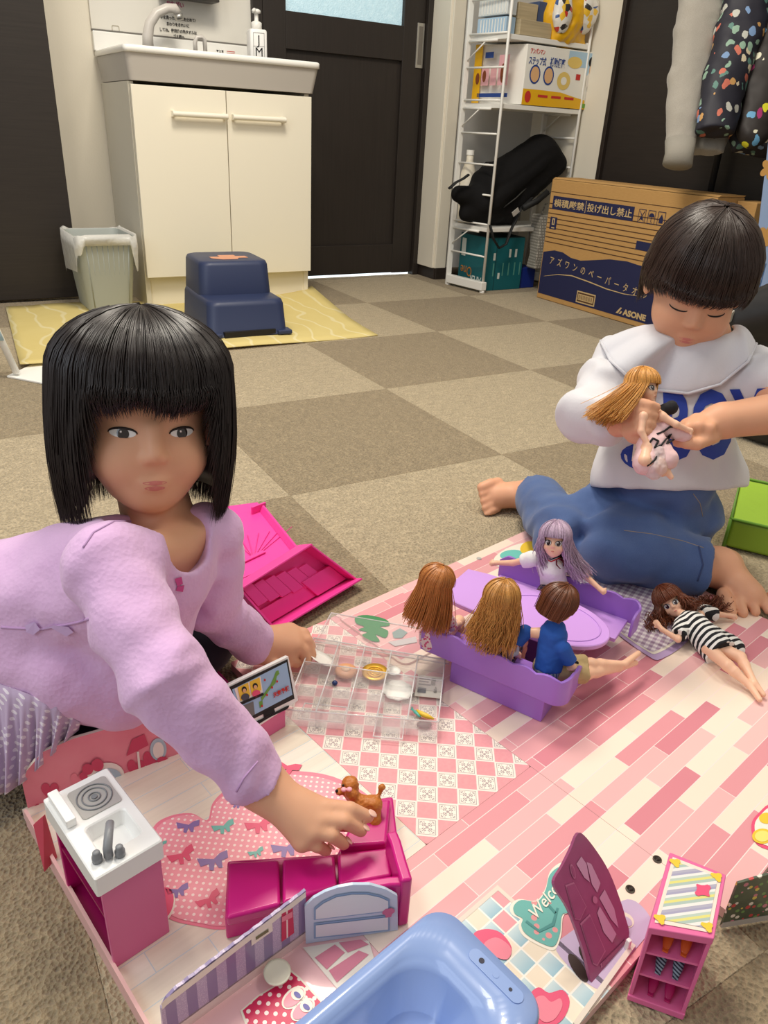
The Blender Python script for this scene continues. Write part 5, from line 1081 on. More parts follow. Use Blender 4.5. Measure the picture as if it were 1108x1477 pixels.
# ================================================================ hot pink roof and tray, small box
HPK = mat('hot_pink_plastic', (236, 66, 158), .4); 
rf = thing('toy_roof', 'hot pink toy roof piece with scalloped rim, lying on the carpet behind the girl', 'toy roof', gp(370, 800, 0))
q = [gp(x, y, .03) for x, y in ((260, 770), (300, 742), (376, 733), (424, 800), (340, 838), (280, 850))]
g = G(); g.loft([[p-V(0, 0, .003) for p in q], q]); g.obj('slope', HPK, rf, bevel=.001)
e0, e1 = gp(372, 735, .03), gp(424, 801, .03); n_ = 15
for k in range(n_):
    a_ = e0+(e1-e0)*(k/n_); b_ = e0+(e1-e0)*((k+1.05)/n_); g = G(); out_ = V(.004, -.001, 0); g.loft([[a_, b_, b_+out_, a_+out_], [a_+V(.006, 0, .010), b_+V(.006, 0, .010), b_+out_+V(.006, 0, .009), a_+out_+V(.006, 0, .009)]]); g.obj('scallop', HPK, rf, bevel=.001)
g = G(); a_, b_ = gp(360, 735, .03), gp(385, 722, .048); g.box(gp(373, 733, .036), (.03, .004, .014), Matrix.Rotation(.3, 3, 'Z')); g.obj('ridge_end', HPK, rf, bevel=.001)
q2 = [gp(x, y, .03) for x, y in ((342, 838), (424, 801), (430, 812), (350, 848))]
g = G(); g.loft([[V(p.x, p.y, .002) for p in q2], q2]); g.obj('eave', HPK, rf, bevel=.001)
for k in range(7):
    a_ = gp(366, 805, .031); b_ = gp(325+16*k, 772-3*abs(k-2), .031); G().tube([a_, b_], .0007, 5).obj('rib', HPK, rf, smooth=True)
g = G(); g.box(gp(365, 803, .032), (.045, .008, .003), Matrix.Rotation(.35, 3, 'Z')); g.obj('bow_relief', HPK, rf, bevel=.001)
q3 = [gp(x, y, .001) for x, y in ((280, 856), (345, 845), (425, 810), (372, 742), (300, 752))]
g = G(); g.loft([[p for p in q3], [p+V(0, 0, .024) for p in q3]]); g.obj('body', HPK, rf)
ty = thing('toy_staircase', 'hot pink open toy box with moulded stairs, leaning beside the pink roof', 'toy box', gp(430, 870, 0))
C0, C1, C2, C3 = gp(345, 850, .075), gp(448, 785, .085), gp(516, 838, .045), gp(395, 908, .010)
C2 = gp(512, 846, .03); nrm_ = (C1-C0).cross(C3-C0).normalized()
if nrm_.z < 0: nrm_ = -nrm_
C2 = C1+(C3-C0)*1.0; C2 = pwl(516, 836, C0, nrm_)
def tq(u, v_, h=0.): return (C0*(1-u)+C1*u)*(1-v_)+(C3*(1-u)+C2*u)*v_+nrm_*h
def tslab(u0, u1, v0, v1, h0, h1): return G().loft([[tq(u0, v0, h0), tq(u1, v0, h0), tq(u1, v1, h0), tq(u0, v1, h0)], [tq(u0, v0, h1), tq(u1, v0, h1), tq(u1, v1, h1), tq(u0, v1, h1)]])
tslab(0, 1, 0, 1, -.026, -.022).obj('floor_panel', HPK, ty)
for a in ((0, 1, -.015, .02, -.026, .004), (0, .025, 0, 1, -.026, 0), (.975, 1, 0, 1, -.026, .002)): tslab(*a).obj('wall_panel', HPK, ty, bevel=.0008)
tslab(.0, 1.0, .96, 1.0, -.030, .012).obj('front_panel', HPK, ty, bevel=.0008)
for k in range(6): tslab(.06+.13*k, .06+.13*(k+1)-.006, .06+.05*k, .5+.05*k, -.022, -.008-.0016*k).obj('stair', HPK, ty, bevel=.0008)
tslab(.6, .97, .55, .93, -.022, -.012).obj('landing', HPK, ty, bevel=.0008); tslab(.05, .6, .62, .93, -.022, -.016).obj('landing', HPK, ty, bevel=.0008)
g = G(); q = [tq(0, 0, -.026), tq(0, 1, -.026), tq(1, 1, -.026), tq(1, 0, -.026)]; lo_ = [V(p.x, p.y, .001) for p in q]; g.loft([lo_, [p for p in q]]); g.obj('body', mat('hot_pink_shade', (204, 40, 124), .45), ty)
sb = thing('small_pink_box', 'little hot pink open box on the carpet left of the toy television', 'toy box', gp(310, 985, 0))
q = [gp(x, y, .016) for x, y in ((288, 972), (310, 962), (334, 988), (312, 1002))]; c_ = sum(q, V(0, 0, 0))/4
g = G(); g.loft([[c_+(p-c_)*.95-V(0, 0, .015) for p in q], q, [c_+(p-c_)*.80 for p in q], [c_+(p-c_)*.75-V(0, 0, .010) for p in q]]); g.obj('box', HPK, sb, bevel=.0006)
g = G(); g.loft([[c_+(p-c_)*.5-V(0, 0, .0095) for p in q], [c_+(p-c_)*.5-V(0, 0, .006) for p in q]]); g.obj('inner_block', HPK, sb, bevel=.0006)

# ================================================================ clear case
cc = thing('divided_case', 'clear plastic divided case holding toy tableware on the mat', 'case', gp(540, 1000, MZ))
c00, c10, c11, c01 = gp(452, 940, MZ+.001), gp(640, 972, MZ+.001), gp(630, 1063, MZ+.001), gp(412, 1045, MZ+.001)
def cq(u, v_, z=0.): return (c00*(1-u)+c10*u)*(1-v_)+(c01*(1-u)+c11*u)*v_+V(0, 0, z)
CH = .022
def cwall(u0, v0, u1, v1, h=CH, name='wall_panel'):
    a_, b_ = cq(u0, v0), cq(u1, v1); n_ = V((b_-a_).y, -(b_-a_).x, 0).normalized()*.0006; G().loft([[a_-n_, b_-n_, b_+n_, a_+n_], [a_-n_+V(0, 0, h), b_-n_+V(0, 0, h), b_+n_+V(0, 0, h), a_+n_+V(0, 0, h)]]).obj(name, CLR, cc)
G().loft([[cq(0, 0), cq(1, 0), cq(1, 1), cq(0, 1)], [cq(0, 0, .0012), cq(1, 0, .0012), cq(1, 1, .0012), cq(0, 1, .0012)]]).obj('floor_panel', mat('clear_floor', (236, 236, 236), .1, alpha=.12, spec=.6), cc)
for a in ((0, 0, 1, 0), (1, 0, 1, 1), (1, 1, 0, 1), (0, 1, 0, 0)): cwall(*a)
for u in (.2, .4, .6, .8): cwall(u, 0, u, 1, CH-.002, 'divider')
cwall(0, .36, 1, .36, CH-.002, 'divider'); cwall(0, .66, .8, .66, CH-.004, 'divider')
RIM = mat('clear_rim', (244, 244, 244), .1, alpha=.62, spec=.8, coat=.8)
for a in ((0, 0, 1, 0), (1, 0, 1, 1), (1, 1, 0, 1), (0, 1, 0, 0), (.2, 0, .2, 1), (.4, 0, .4, 1), (.6, 0, .6, 1), (.8, 0, .8, 1), (0, .36, 1, .36)):
    g = G(); g.tube([cq(a[0], a[1], CH), cq(a[2], a[3], CH)], .0009, 6); g.obj('rim', RIM, cc, smooth=True)
ld = thing('case_lid', 'clear plastic case lid lying flat over the monstera print, behind the case', 'lid', gp(570, 920, MZ))
q = [gp(x, y, MZ+.004) for x, y in ((478, 884), (640, 912), (648, 958), (455, 925))]
G().loft([q, [p+V(0, 0, .0012) for p in q]]).obj('sheet', mat('clear_floor', ()), ld); g = G(); g.tube(q+[q[0]], .0010, 6); g.obj('rim', RIM, ld, smooth=True)
for x0, y0, x1, y1 in ((412, 1052, 560, 1062), (545, 1040, 600, 1068)):
    q = [gp(x, y, MZ+.003) for x, y in ((x0, y0-14), (x1, y0-6), (x1-6, y1+8), (x0-4, y1-6))]
for k, pq in enumerate((((440, 1020), (500, 1026), (494, 1048), (430, 1042)), ((545, 1036), (584, 1040), (580, 1072), (538, 1068)))):
    q = [gp(x, y, MZ+.001) for x, y in pq]; t_ = thing('clear_tray', ('small clear plastic tray lying at the left front corner of the divided case', 'small clear plastic tray lying before the middle of the divided case')[k], 'tray', q[0]); G().loft([q, [p+V(0, 0, .001) for p in q]]).obj('sheet', mat('clear_floor', ()), t_); g = G(); g.tube([p+V(0, 0, .006) for p in q+[q[0]]], .0009, 6); g.obj('rim', RIM, t_, smooth=True)
PLT = mat('plate_white', (240, 238, 232), .3)
def plate(px, py, r, lab, lobes=0, tilt=None, z=.0035):
    t_ = thing('toy_plate', lab, 'toy plate', gp(px, py, MZ+z)); c_ = gp(px, py, MZ+z); R_ = tilt or Matrix.Identity(3); rings = []
    for rr_, zz in ((.55*r, 0), (r, .0022), (r, .003), (.62*r, .0012), (.5*r, .0008), (.05*r, .0008)):
        rings.append([c_+R_ @ V(rr_*(1+(.05*cos(lobes*a) if lobes and rr_ > .8*r else 0))*cos(a), rr_*(1+(.05*cos(lobes*a) if lobes and rr_ > .8*r else 0))*sin(a), zz) for a in [2*pi*k/36 for k in range(36)]])
    g = G(); g.loft(rings); g.obj('dish', PLT, t_, smooth=True); return t_
plate(464, 952, .0180, 'white oval toy plate propped in the left back compartment under the child\'s fingers', 0, Matrix.Rotation(.5, 3, (0, 1, 0)), .010)
plate(574, 998, .0180, 'white fluted toy plate in the fourth compartment of the clear case', 9, None, .004)
plate(568, 970, .0085, 'tiny white toy saucer above the fluted plate in the clear case', 0, None, .004)
fd_ = thing('toy_bread', 'peach-coloured toy food piece in the second compartment of the clear case', 'toy food', gp(499, 966, MZ)); g = G(); c_ = gp(499, 968, MZ+.005); g.lathe([(.005, -.003), (.013, -.002), (.0142, .001), (.011, .0035), (.005, .004)], c_, n=24); g.obj('bun', mat('peach', (226, 164, 120), .4), fd_, smooth=True); g = G(); g.lathe([(.006, .0035), (.006, .0045), (.002, .0048)], c_, n=16); g.obj('topping', mat('peach_pale', (236, 196, 160), .4), fd_, smooth=True)
gd = thing('gold_plate', 'shiny gold toy plate in the third compartment of the clear case', 'toy plate', gp(541, 968, MZ)); c_ = gp(541, 970, MZ+.006); GOLD = mat('gold_foil', (244, 190, 70), .3, metal=.6); g = G(); g.lathe([(.005, -.004), (.0138, -.002), (.0165, .0006), (.0165, .0014), (.012, .0006), (.009, .001), (.001, .001)], c_, n=30); g.obj('dish', GOLD, gd, smooth=True)
for r_ in (.0095, .006): g = G(); g.tube([c_+V(r_*cos(2*pi*k/28), r_*sin(2*pi*k/28), .0014) for k in range(29)], .0005, 5); g.obj('ring', GOLD, gd, smooth=True)
lc = thing('label_card', 'printed white label card standing in the right compartment of the clear case', 'card', gp(620, 985, MZ)); q = [gp(x, y, MZ+.004) for x, y in ((603, 974), (640, 978), (636, 1008), (598, 1004))]; G().loft([q, [p+V(0, 0, .0008) for p in q]]).obj('card', mat('card_offwhite', (226, 222, 210), .5), lc)
def lq(u, v_, z=.0012): return (q[0]*(1-u)+q[1]*u)*(1-v_)+(q[3]*(1-u)+q[2]*u)*v_+V(0, 0, z)
for a in ((.08, .12, .5, .2), (.08, .28, .45, .34), (.08, .42, .55, .48), (.08, .6, .4, .85)): decal('print_line', [lq(a[0], a[1]), lq(a[2], a[1]), lq(a[2], a[3]), lq(a[0], a[3])], GYP, world=True, parent=lc)
for k in range(6): decal('bar_line', [lq(.55+.03*k, .1), lq(.565+.03*k, .1), lq(.565+.03*k, .45), lq(.55+.03*k, .45)], INK, world=True, parent=lc)
text('○△×', .0045, frame(lq(.80, .8, .0014), lq(.80, .2)-lq(.80, .8), (0, 0, 1)), INK, lc)
by = thing('toy_banana', 'yellow toy fruit slice in the front right compartment of the clear case', 'toy food', gp(615, 1030, MZ)); g = G(); P_ = [gp(x, y, MZ+.006) for x, y in ((601, 1024), (607, 1029), (616, 1033), (626, 1037))]; g.tube(P_, [.001, .003, .003, .001], 10); g.obj('fruit', LEM, by, smooth=True)
fk = thing('toy_fork', 'mint green toy fork beside the yellow fruit slice in the clear case', 'toy fork', gp(600, 1028, MZ)); MINT = mat('mint', (104, 196, 182), .4); a_, b_ = gp(606, 1034, MZ+.005), gp(598, 1026, MZ+.006); g = G(); g.tube([a_, b_], [.0012, .002], 8); g.obj('handle', MINT, fk, smooth=True)
for k in (-1, 0, 1): G().tube([b_, b_+(b_-a_)*.6+V(.0016*k, .0016*k, 0)], .0006, 5).obj('tine', MINT, fk, smooth=True)
bb = thing('toy_bead', 'small dark blue toy bead in the clear case, in front of the bun', 'toy bead', gp(483, 985, MZ)); g = G(); g.ell(gp(483, 985, MZ+.004), (.0035, .0035, .003)); g.obj('bead', mat('bead_navy', (38, 58, 110), .3), bb, smooth=True)
pbk = thing('black_block', 'small black toy lump in the front right compartment of the clear case', 'toy food', gp(612, 1046, MZ)); g = G(); g.ell(gp(612, 1045, MZ+.004), (.009, .006, .003), Matrix.Rotation(-.4, 3, 'Z')); g.obj('lump', mat('lump_grey', (72, 70, 70), .5), pbk, smooth=True)

# ================================================================ purple booth: two benches and a table
PU = mat('purple_plastic', (158, 112, 204), .36, coat=.15); PUL = mat('lilac_plastic', (204, 156, 230), .34, coat=.15); PUD = mat('purple_deep', (116, 72, 160), .45)
B0_ = mp(.052, .028, 0); bang = MA+radians(14.5); e1, e2 = V(cos(bang), sin(bang), 0), V(-sin(bang), cos(bang), 0); BR3 = Matrix.Rotation(bang, 3, 'Z')
def bp_(u, v_, z): return B0_+e1*u+e2*v_+V(0, 0, z)
def bbox(u0, u1, v0, v1, z0, z1): return G().box(bp_((u0+u1)/2, (v0+v1)/2, (z0+z1)/2), (u1-u0, v1-v0, z1-z0), BR3)
def band(path, z0, zf, th, name, par):
    g = G(); P_ = []; n = len(path); L_ = 0
    for i, (u, v_) in enumerate(path):
        p = bp_(u, v_, 0); q0 = bp_(*path[max(i-1, 0)], 0); q1 = bp_(*path[min(i+1, n-1)], 0); t_ = (q1-q0).normalized(); nn = V(t_.y, -t_.x, 0)*th/2
        if i: L_ += (p-bp_(*path[i-1], 0)).length
        zt = zf(L_, i/(n-1)); P_.append([p-nn+V(0, 0, z0), p+nn+V(0, 0, z0), p+nn+V(0, 0, zt), p-nn+V(0, 0, zt)])
    g.loft(P_); return g.obj(name, PU, par, bevel=.0012, angle=60)
def dense(path, step=.004):
    out = []
    for a, b_ in zip(path[:-1], path[1:]):
        n = max(1, int(hypot(b_[0]-a[0], b_[1]-a[1])/step)); out += [(a[0]+(b_[0]-a[0])*k/n, a[1]+(b_[1]-a[1])*k/n) for k in range(n)]
    return out+[path[-1]]
scal = lambda h: (lambda L_, f: h+.0045*abs(sin(L_/.030*pi))-.010*max(0, (f-.86)/.14)**2-.006*max(0, (.05-f)/.05))
b1 = thing('booth_bench', 'purple toy booth bench seen from behind, three dolls seated on it', 'toy bench', bp_(.02, .06, MZ))
bbox(0, .036, 0, .122, MZ, .046).obj('base', PU, b1, bevel=.001); bbox(-.002, .050, -.006, .160, .044, .050).obj('seat', PU, b1, bevel=.001)
arc = [(-.004+.016*(1-cos(a)), -.006-.016*sin(a)) for a in [pi/2*k/8 for k in range(9)]]
band(dense([(-.004, .164), (-.004, -.006)])+arc[1:]+dense([(.012, -.022), (.050, -.020)])[1:], .046, scal(.079), .004, 'backrest', b1)
bbox(.047, .053, -.024, -.010, .046, .068).obj('arm_end', PU, b1, bevel=.002)
b2t = thing('booth_bench', 'purple toy booth bench on the far side of the oval table', 'toy bench', bp_(.185, .06, MZ))
bbox(.190, .208, .0, .150, MZ, .046).obj('base', PU, b2t, bevel=.001); bbox(.160, .213, -.028, .160, .044, .050).obj('seat', PUL, b2t, bevel=.001)
arc2 = [(.214-.014*(1-cos(a)), -.028-.014*sin(a)) for a in [pi/2*k/8 for k in range(9)]]
band(dense([(.214, .164), (.214, -.028)])+arc2[1:]+dense([(.200, -.042), (.180, -.040)])[1:], .046, scal(.079), .004, 'backrest', b2t)
tt = thing('booth_table', 'lilac oval toy table between the two purple benches', 'toy table', bp_(.105, .08, MZ))
zT = .078; cx_, cy_ = .114, .050
def oval(e, z):
    out = []
    for k in range(40):
        a = -pi+pi*k/39; out.append(bp_(cx_+(.052-e)*cos(a), cy_+(.080-e)*sin(a), z))
    return out+[bp_(cx_+.046-e, .155-e, z), bp_(cx_+.040-e, .185-e, z), bp_(cx_-.040+e, .185-e, z), bp_(cx_-.046+e, .155-e, z)]
g = G(); g.loft([oval(.001, zT-.007), oval(0, zT-.005), oval(0, zT-.001), oval(.001, zT)]); g.obj('tabletop', PUL, tt, smooth=False)
g = G(); pts = [bp_(cx_+.042*cos(2*pi*k/48), cy_-.006+.062*sin(2*pi*k/48), zT+.0004) for k in range(49)]; g.tube(pts, .0009, 5); g.obj('inlay_ring', PUL, tt, smooth=True)
bbox(cx_-.022, cx_+.022, .045, .12, MZ, zT-.007).obj('pedestal', PUD, tt, bevel=.001); bbox(cx_-.008, cx_+.008, .012, .045, MZ, zT-.007).obj('leg', PU, tt, bevel=.001)

# ================================================================ toy poodle
DG = mat('poodle_brown', (190, 114, 46), .45, bump=(260, .7, .0012)); 
pd = thing('toy_poodle', 'small brown toy poodle with a pink bow held in the girl\'s fingers on the sofa', 'toy dog', gp(520, 1180, ST_))
cD = float((gp(535, 1178, ST_)-CAM).dot(FWD)); 
def dg(px, py, o=0.): return dp(px, py, cD+o)
lo_, hi_ = bounds([dg(480, 1105), dg(560, 1200)], .02); s_ = S(lo_, hi_, .0007)
s_.ell(dg(505, 1132), .0082, k=.004); s_.ell(dg(490, 1142), (.004, .004, .003), k=.003); s_.ell(dg(506, 1146, .004), .0055, k=.003); s_.ell(dg(507, 1146, -.006), .0050, k=.003)
s_.cap(dg(508, 1146), dg(516, 1158), .0065, .0075, k=.004); s_.cap(dg(516, 1160), dg(539, 1160), .0078, .0085, k=.004); s_.cap(dg(541, 1160, -.003), dg(541, 1184, -.003), .0048, .0032, k=.003); s_.cap(dg(543, 1160, .006), dg(545, 1180, .006), .0045, .003, k=.003); s_.cap(dg(514, 1162, -.002), dg(514, 1186, -.002), .0042, .003, k=.003); s_.cap(dg(518, 1162, .006), dg(520, 1184, .006), .004, .003, k=.003)
s_.cap(dg(544, 1154), dg(550, 1140), .0018, .0018, k=.002); s_.ell(dg(551, 1136), .0033, k=.002); s_.ell(dg(541, 1186, -.003), (.0042, .0042, .003)); s_.rough(700, .0006, 2); s_.rough(320, .0006, 4)
s_.obj('body', DG, pd, smooth=1)
g = G(); g.ell(dg(486, 1141, -.002), .0016); g.obj('nose', INK, pd, smooth=True)
g = G(); g.ell(dg(495, 1133, -.0065), .0011); g.obj('eye', INK, pd, smooth=True)
g = G(); c_ = dg(500, 1139, -.0115); g.ell(c_-RGT*.0026+UPV*.0002, (.0026, .0026, .0016)); g.ell(c_+RGT*.0026+UPV*.0004, (.0026, .0026, .0016)); g.ell(c_, .0013); g.obj('bow', mat('bow_pale_pink', (240, 170, 186), .4), pd, smooth=True, kind=None)
# ================================================================ people
from mathutils.bvhtree import BVHTree
SKIN = mat('child_skin', (221, 167, 134), .5, spec=.35, sss=.12, var=(40, .05)); SKIN2 = mat('child_skin_tan', (219, 163, 130), .5, spec=.35, sss=.12, var=(40, .05))
LIPS = mat('lip_rose', (206, 122, 112), .4); EYEW = mat('eye_white', (236, 232, 228), .2); IRIS = mat('iris_dark', (40, 26, 20), .12, coat=.5); LASH = mat('lash_dark', (34, 24, 22), .6); NAIL = mat('nail_pink', (236, 190, 172), .35)
def hair_mat(name, c, r=.36, amt=.5): return mat(name, c, r, spec=.55, fn=lambda nb: nb.mix(nb.noise(500, 2), tuple(x*(1-amt) for x in lin(c)), tuple(x*(1+amt) for x in lin(c))))
HAIRB = hair_mat('black_brown_hair', (36, 27, 25)); HAIRB2 = hair_mat('dark_brown_hair', (54, 39, 32))
def head_frame(f, up):
    f = Vector(f).normalized(); r = f.cross(Vector(up)).normalized(); u = r.cross(f); return Matrix((r, f, u)).transposed()
def hpt(H, R, sc): return lambda x, y, z: H+R @ V(x*sc, y*sc, z*sc)
def head_skin(s, H, R, sc=1.):
    p = hpt(H, R, sc)
    def e(c, r, k=.012, sub=False): s.ell(p(*c), tuple(x*sc for x in r), R, k*sc, sub)
    e((0, -.012, .022), (.070, .084, .078)); e((0, .022, -.036), (.056, .056, .056), .03)
    for sx in (-1, 1): e((sx*.031, .044, -.038), (.027, .027, .026), .02)
    e((0, .052, -.080), (.020, .018, .015), .02); e((0, .030, -.070), (.038, .036, .022), .02)
    for sx in (-1, 1): e((sx*.030, .088, -.004), (.018, .011, .010), .012, True)
    s.cap(p(0, .074, .0), p(0, .084, -.026), .0055*sc, .0075*sc, .012*sc)
    for sx in (-1, 1): e((sx*.0075, .079, -.030), (.0055, .006, .005), .006)
    e((0, .0735, -.056), (.015, .007, .005), .007); e((0, .0725, -.063), (.012, .006, .004), .006)
    for sx in (-1, 1): e((sx*.072, -.010, -.014), (.008, .017, .025), .008); e((sx*.078, -.006, -.012), (.006, .009, .014), .004, True)
def face_parts(root, H, R, sc=1., brow=HAIRB, body=None, open_=1., look=0., down=False):
    p = hpt(H, R, sc); B = bvh(body); f = R.col[1]
    def on(x, z, lift=0.):
        r = B.ray_cast(p(x, .2, z), -f); return (r[0] if r[0] is not None else p(x, .076, z))+f*lift*sc
    for sx in (-1, 1):
        cx, cz = sx*.0295, -.006
        if down:
            G().tube([on(cx+.0135*cos(a), cz-.004-.0035*sin(a), .0004) for a in [pi*k/12 for k in range(13)]], [.0005*sc+.0008*sc*sin(pi*k/12) for k in range(13)], 6).obj('eyelash', LASH, root, smooth=True)
            G().tube([on(cx+.014*cos(a), cz+.003+.002*sin(a), .0) for a in [pi*k/12 for k in range(13)]], .0004*sc, 6).obj('eyelid_crease', mat('lid_crease', (176, 118, 92), .6), root, smooth=True)
            G().tube([on(sx*(.016+.028*k/6), .023+.005*sin(pi*(.2+.7*k/6)), .0001) for k in range(7)], .0007*sc, 6).obj('eyebrow', brow, root, smooth=True); continue
        Q = [on(cx+.0125*cos(2*pi*k/20), cz+(.0056*open_ if sin(2*pi*k/20) > 0 else .0042)*sin(2*pi*k/20), .0004) for k in range(20)]
        c = on(cx, cz, .0016); g = G(); g.add([c]+Q, [(0, k+1, (k+1) % 20+1) for k in range(20)]); e = g.obj('eye', EYEW, root, smooth=True)
        r_ = .0058; up_ = min(1, open_*.9); Q = [on(cx+r_*cos(2*pi*k/20), cz+look+max(-.0042-look, min(.0054*open_-look, r_*sin(2*pi*k/20))), .0012) for k in range(20)]; c = on(cx, cz+look*.5, .0022); g = G(); g.add([c]+Q, [(0, k+1, (k+1) % 20+1) for k in range(20)]); g.obj('iris', IRIS, e, smooth=True)
        g = G(); g.ell(on(cx+.0018, cz+.002, .0018), (.0012*sc, .0008*sc, .0012*sc), R, 8, 6); g.obj('catchlight', EYEW, e, smooth=True)
        g = G(); g.tube([on(cx+.0135*cos(a), cz+(.0060*open_)*sin(a), .0006) for a in [pi*(.0+1.0*k/12) for k in range(13)]], [.0005*sc+.0009*sc*sin(pi*k/12) for k in range(13)], 6); g.obj('eyelash', LASH, root, smooth=True)
        g = G(); g.tube([on(sx*(.016+.028*k/6), .023+.005*sin(pi*(.2+.7*k/6)), .0001) for k in range(7)], [.0009*sc*(.4+sin(pi*(k+.5)/7)) for k in range(7)], 6); g.obj('eyebrow', brow, root, smooth=True)
    for nm, z0, hh, ww in (('upper_lip', -.0565, .0026, .0125), ('lower_lip', -.0625, .0030, .0105)):
        c = on(0, z0, .0012); Q = [on(ww*cos(2*pi*k/20), z0+hh*sin(2*pi*k/20)*(1-.25*abs(cos(2*pi*k/20))), .0002) for k in range(20)]; g = G(); g.add([c]+Q, [(0, k+1, (k+1) % 20+1) for k in range(20)]); g.obj(nm, LIPS, root, smooth=True)
def bob(root, H, R, sc, zend, a=.087, b=.099, h=.090, zc=.028, n=2400, m=None, wid=.0012, seed=1, inward=.06, jit=.05, cy=-.008, phi_lim=None, name='hair'):
    """cap of hair: phi = 0 at the face, zend(phi) is where the lock ends"""
    rng = random.Random(seed); p = hpt(H, R, sc)
    def pt(phi, t, ze, k, w=0.):
        if t < .55:
            el = radians(87)*(1-t/.55); r = cos(el); z = zc+h*k*sin(el)
            if phi and abs(phi) < 1.0 and t < .2: pass
        else:
            q = (t-.55)/.45; r = 1+.045*sin(pi*min(1, q*1.0))-inward*q*q; z = zc+(ze-zc)*q
        return p((a*r*k)*sin(phi)+w, cy+(b*r*k)*cos(phi), z)
    g = G(); nu = 73; nv = 20
    g.grid(lambda u, v_: pt(-pi+2*pi*u, v_*.95, zend(-pi+2*pi*u), .955), nu, nv)
    g.obj(name, m, root, smooth=True, solid=.004*sc, fixn=True)
    g = G()
    for i in range(n):
        phi = rng.uniform(-pi, pi); ze = zend(phi)+rng.uniform(-.014, .004); k = rng.uniform(.957, 1.014)+(rng.uniform(0, .03) if rng.random() < .04 else 0); dphi = rng.uniform(-jit, jit); t0 = rng.choice((0, 0, 0, .1, .25))
        pts = []
        for j in range(15):
            t = t0+(1-t0)*j/14; pts.append(pt(phi+dphi*(t**2), t, ze, k*(1+.006*sin(9*t+i))))
        g.tube(pts, [wid*sc*(.55+.45*sin(pi*min(.93, .12+.8*j/14)))*(1 if j < 12 else (.75, .45, .12)[j-12]) for j in range(15)], 3, False)
    g.obj('hair_lock' if name == 'hair' else name, m, root, smooth=True, kind='stuff')
def finger(s, pts, r0, r1, k=.0025): s.chain(pts, [r0+(r1-r0)*i/(len(pts)-1) for i in range(len(pts))], k)
def sphere_bounds(pts, pad): a = np.array([tuple(p) for p in pts]); return a.min(0)-pad, a.max(0)+pad
DGX = lambda: bpy.context.evaluated_depsgraph_get()
def bvh(o):
    bpy.context.view_layer.update(); me = o.data; M_ = o.matrix_world if not o.parent else XF.get(o.name, Matrix.Identity(4)); return BVHTree.FromPolygons([M_ @ v.co for v in me.vertices], [tuple(p.vertices) for p in me.polygons])
def hit(B, px, py, lift=.0):
    d = ray(px, py).normalized(); r = B.ray_cast(CAM, d)
    return (r[0]-d*lift, r[1]) if r[0] is not None else (None, None)
def on_cloth(name, B, polypx, m, root, lift=.0014, n=1):
    """flat print that follows the cloth: each outline point is laid on the surface"""
    q = [hit(B, x, y, lift)[0] for x, y in polypx]; q = [p for p in q if p is not None]
    if len(q) < 3: return
    return G().add(q, [tuple(range(len(q)))]).obj(name, m, root, fixn=False)
def lay_text(txt, B, x0, y0, size_px, m, root, rot=0., sx=1., bold=0., lift=.0016, name='lettering'):
    cu = bpy.data.curves.new(name, 'FONT'); cu.body = txt; cu.size = 1; cu.offset = bold; cu.resolution_u = 3
    o = bpy.data.objects.new(name, cu); COL.objects.link(o); me = bpy.data.meshes.new_from_object(o.evaluated_get(DGX())); bpy.data.objects.remove(o); bpy.data.curves.remove(cu)
    bm = bmesh.new(); bm.from_mesh(me); bmesh.ops.triangulate(bm, faces=bm.faces); bmesh.ops.subdivide_edges(bm, edges=bm.edges[:], cuts=2); bmesh.ops.triangulate(bm, faces=bm.faces)
    dead = []; q0 = hit(B, x0+size_px*.3, y0-size_px*.3, lift)[0]; d0 = (q0-CAM).dot(FWD) if q0 is not None else 1.
    for v_ in bm.verts[:]:
        X, Y = v_.co.x*sx*size_px, v_.co.y*size_px; px, py = x0+X*cos(rot)+Y*sin(rot), y0+X*sin(rot)-Y*cos(rot); q = hit(B, px, py, lift)[0]
        if q is None or abs((q-CAM).dot(FWD)-d0) > .06: dead.append(v_)
        else: v_.co = q
    bmesh.ops.delete(bm, geom=dead, context='VERTS'); bm.to_mesh(me); bm.free(); me.materials.clear(); me.materials.append(m); return place(name, me, root)

# ---------------------------------------------------------------- the girl
gl = thing('person', 'child with a black bob in a lilac tunic, kneeling and reaching over the play mat', 'person', gp(60, 1080, 0))
cdir = -FWD
GH = dp(208, 598, .755); GR_ = head_frame(RGT*.40-UPV*.30+cdir*.86, UPV+RGT*-.06); GS = .90
gN0 = dp(236, 778, .745); gN = dp(238, 782, .785); gSR, gSL = dp(160, 816, .660), dp(302, 778, .80); gP = dp(-70, 905, .83)
gE = dp(243, 988, .620); gW = gp(378, 1132, .108); gEL = dp(302, 872, .835); gWL = dp(368, 932, .918)
gKR = dp(112, 1066, .80); gKL = gp(275, 915, .05)
hz = dict(w=gp(392, 1144, .102), ix=gp(468, 1164, .094), mx=gp(460, 1181, .091), rx=gp(449, 1197, .086), px=gp(436, 1210, .078))
tips = dict(i=[gp(468, 1164, .094), gp(505, 1167, .090), gp(531, 1178, .078)], m=[gp(460, 1181, .091), gp(496, 1184, .088), gp(521, 1198, .072)], r=[gp(449, 1197, .086), gp(478, 1204, .082), gp(496, 1217, .066)], p=[gp(436, 1210, .078), gp(458, 1220, .072), gp(471, 1227, .060)], t=[gp(420, 1168, .080), gp(465, 1186, .066), gp(510, 1190, .064)])
pts = [GH, gSR, gSL, gE, gW, gWL, *tips['i'], *tips['p'], dp(452, 945, .93)]
lo, hi = sphere_bounds(pts, .03); h2 = hpt(GH, GR_, GS)
lo = np.minimum(lo, np.array(GH)-.125); hi = np.maximum(hi, np.array(GH)+.125)
s_ = S(lo, hi, .0022); head_skin(s_, GH, GR_, GS)
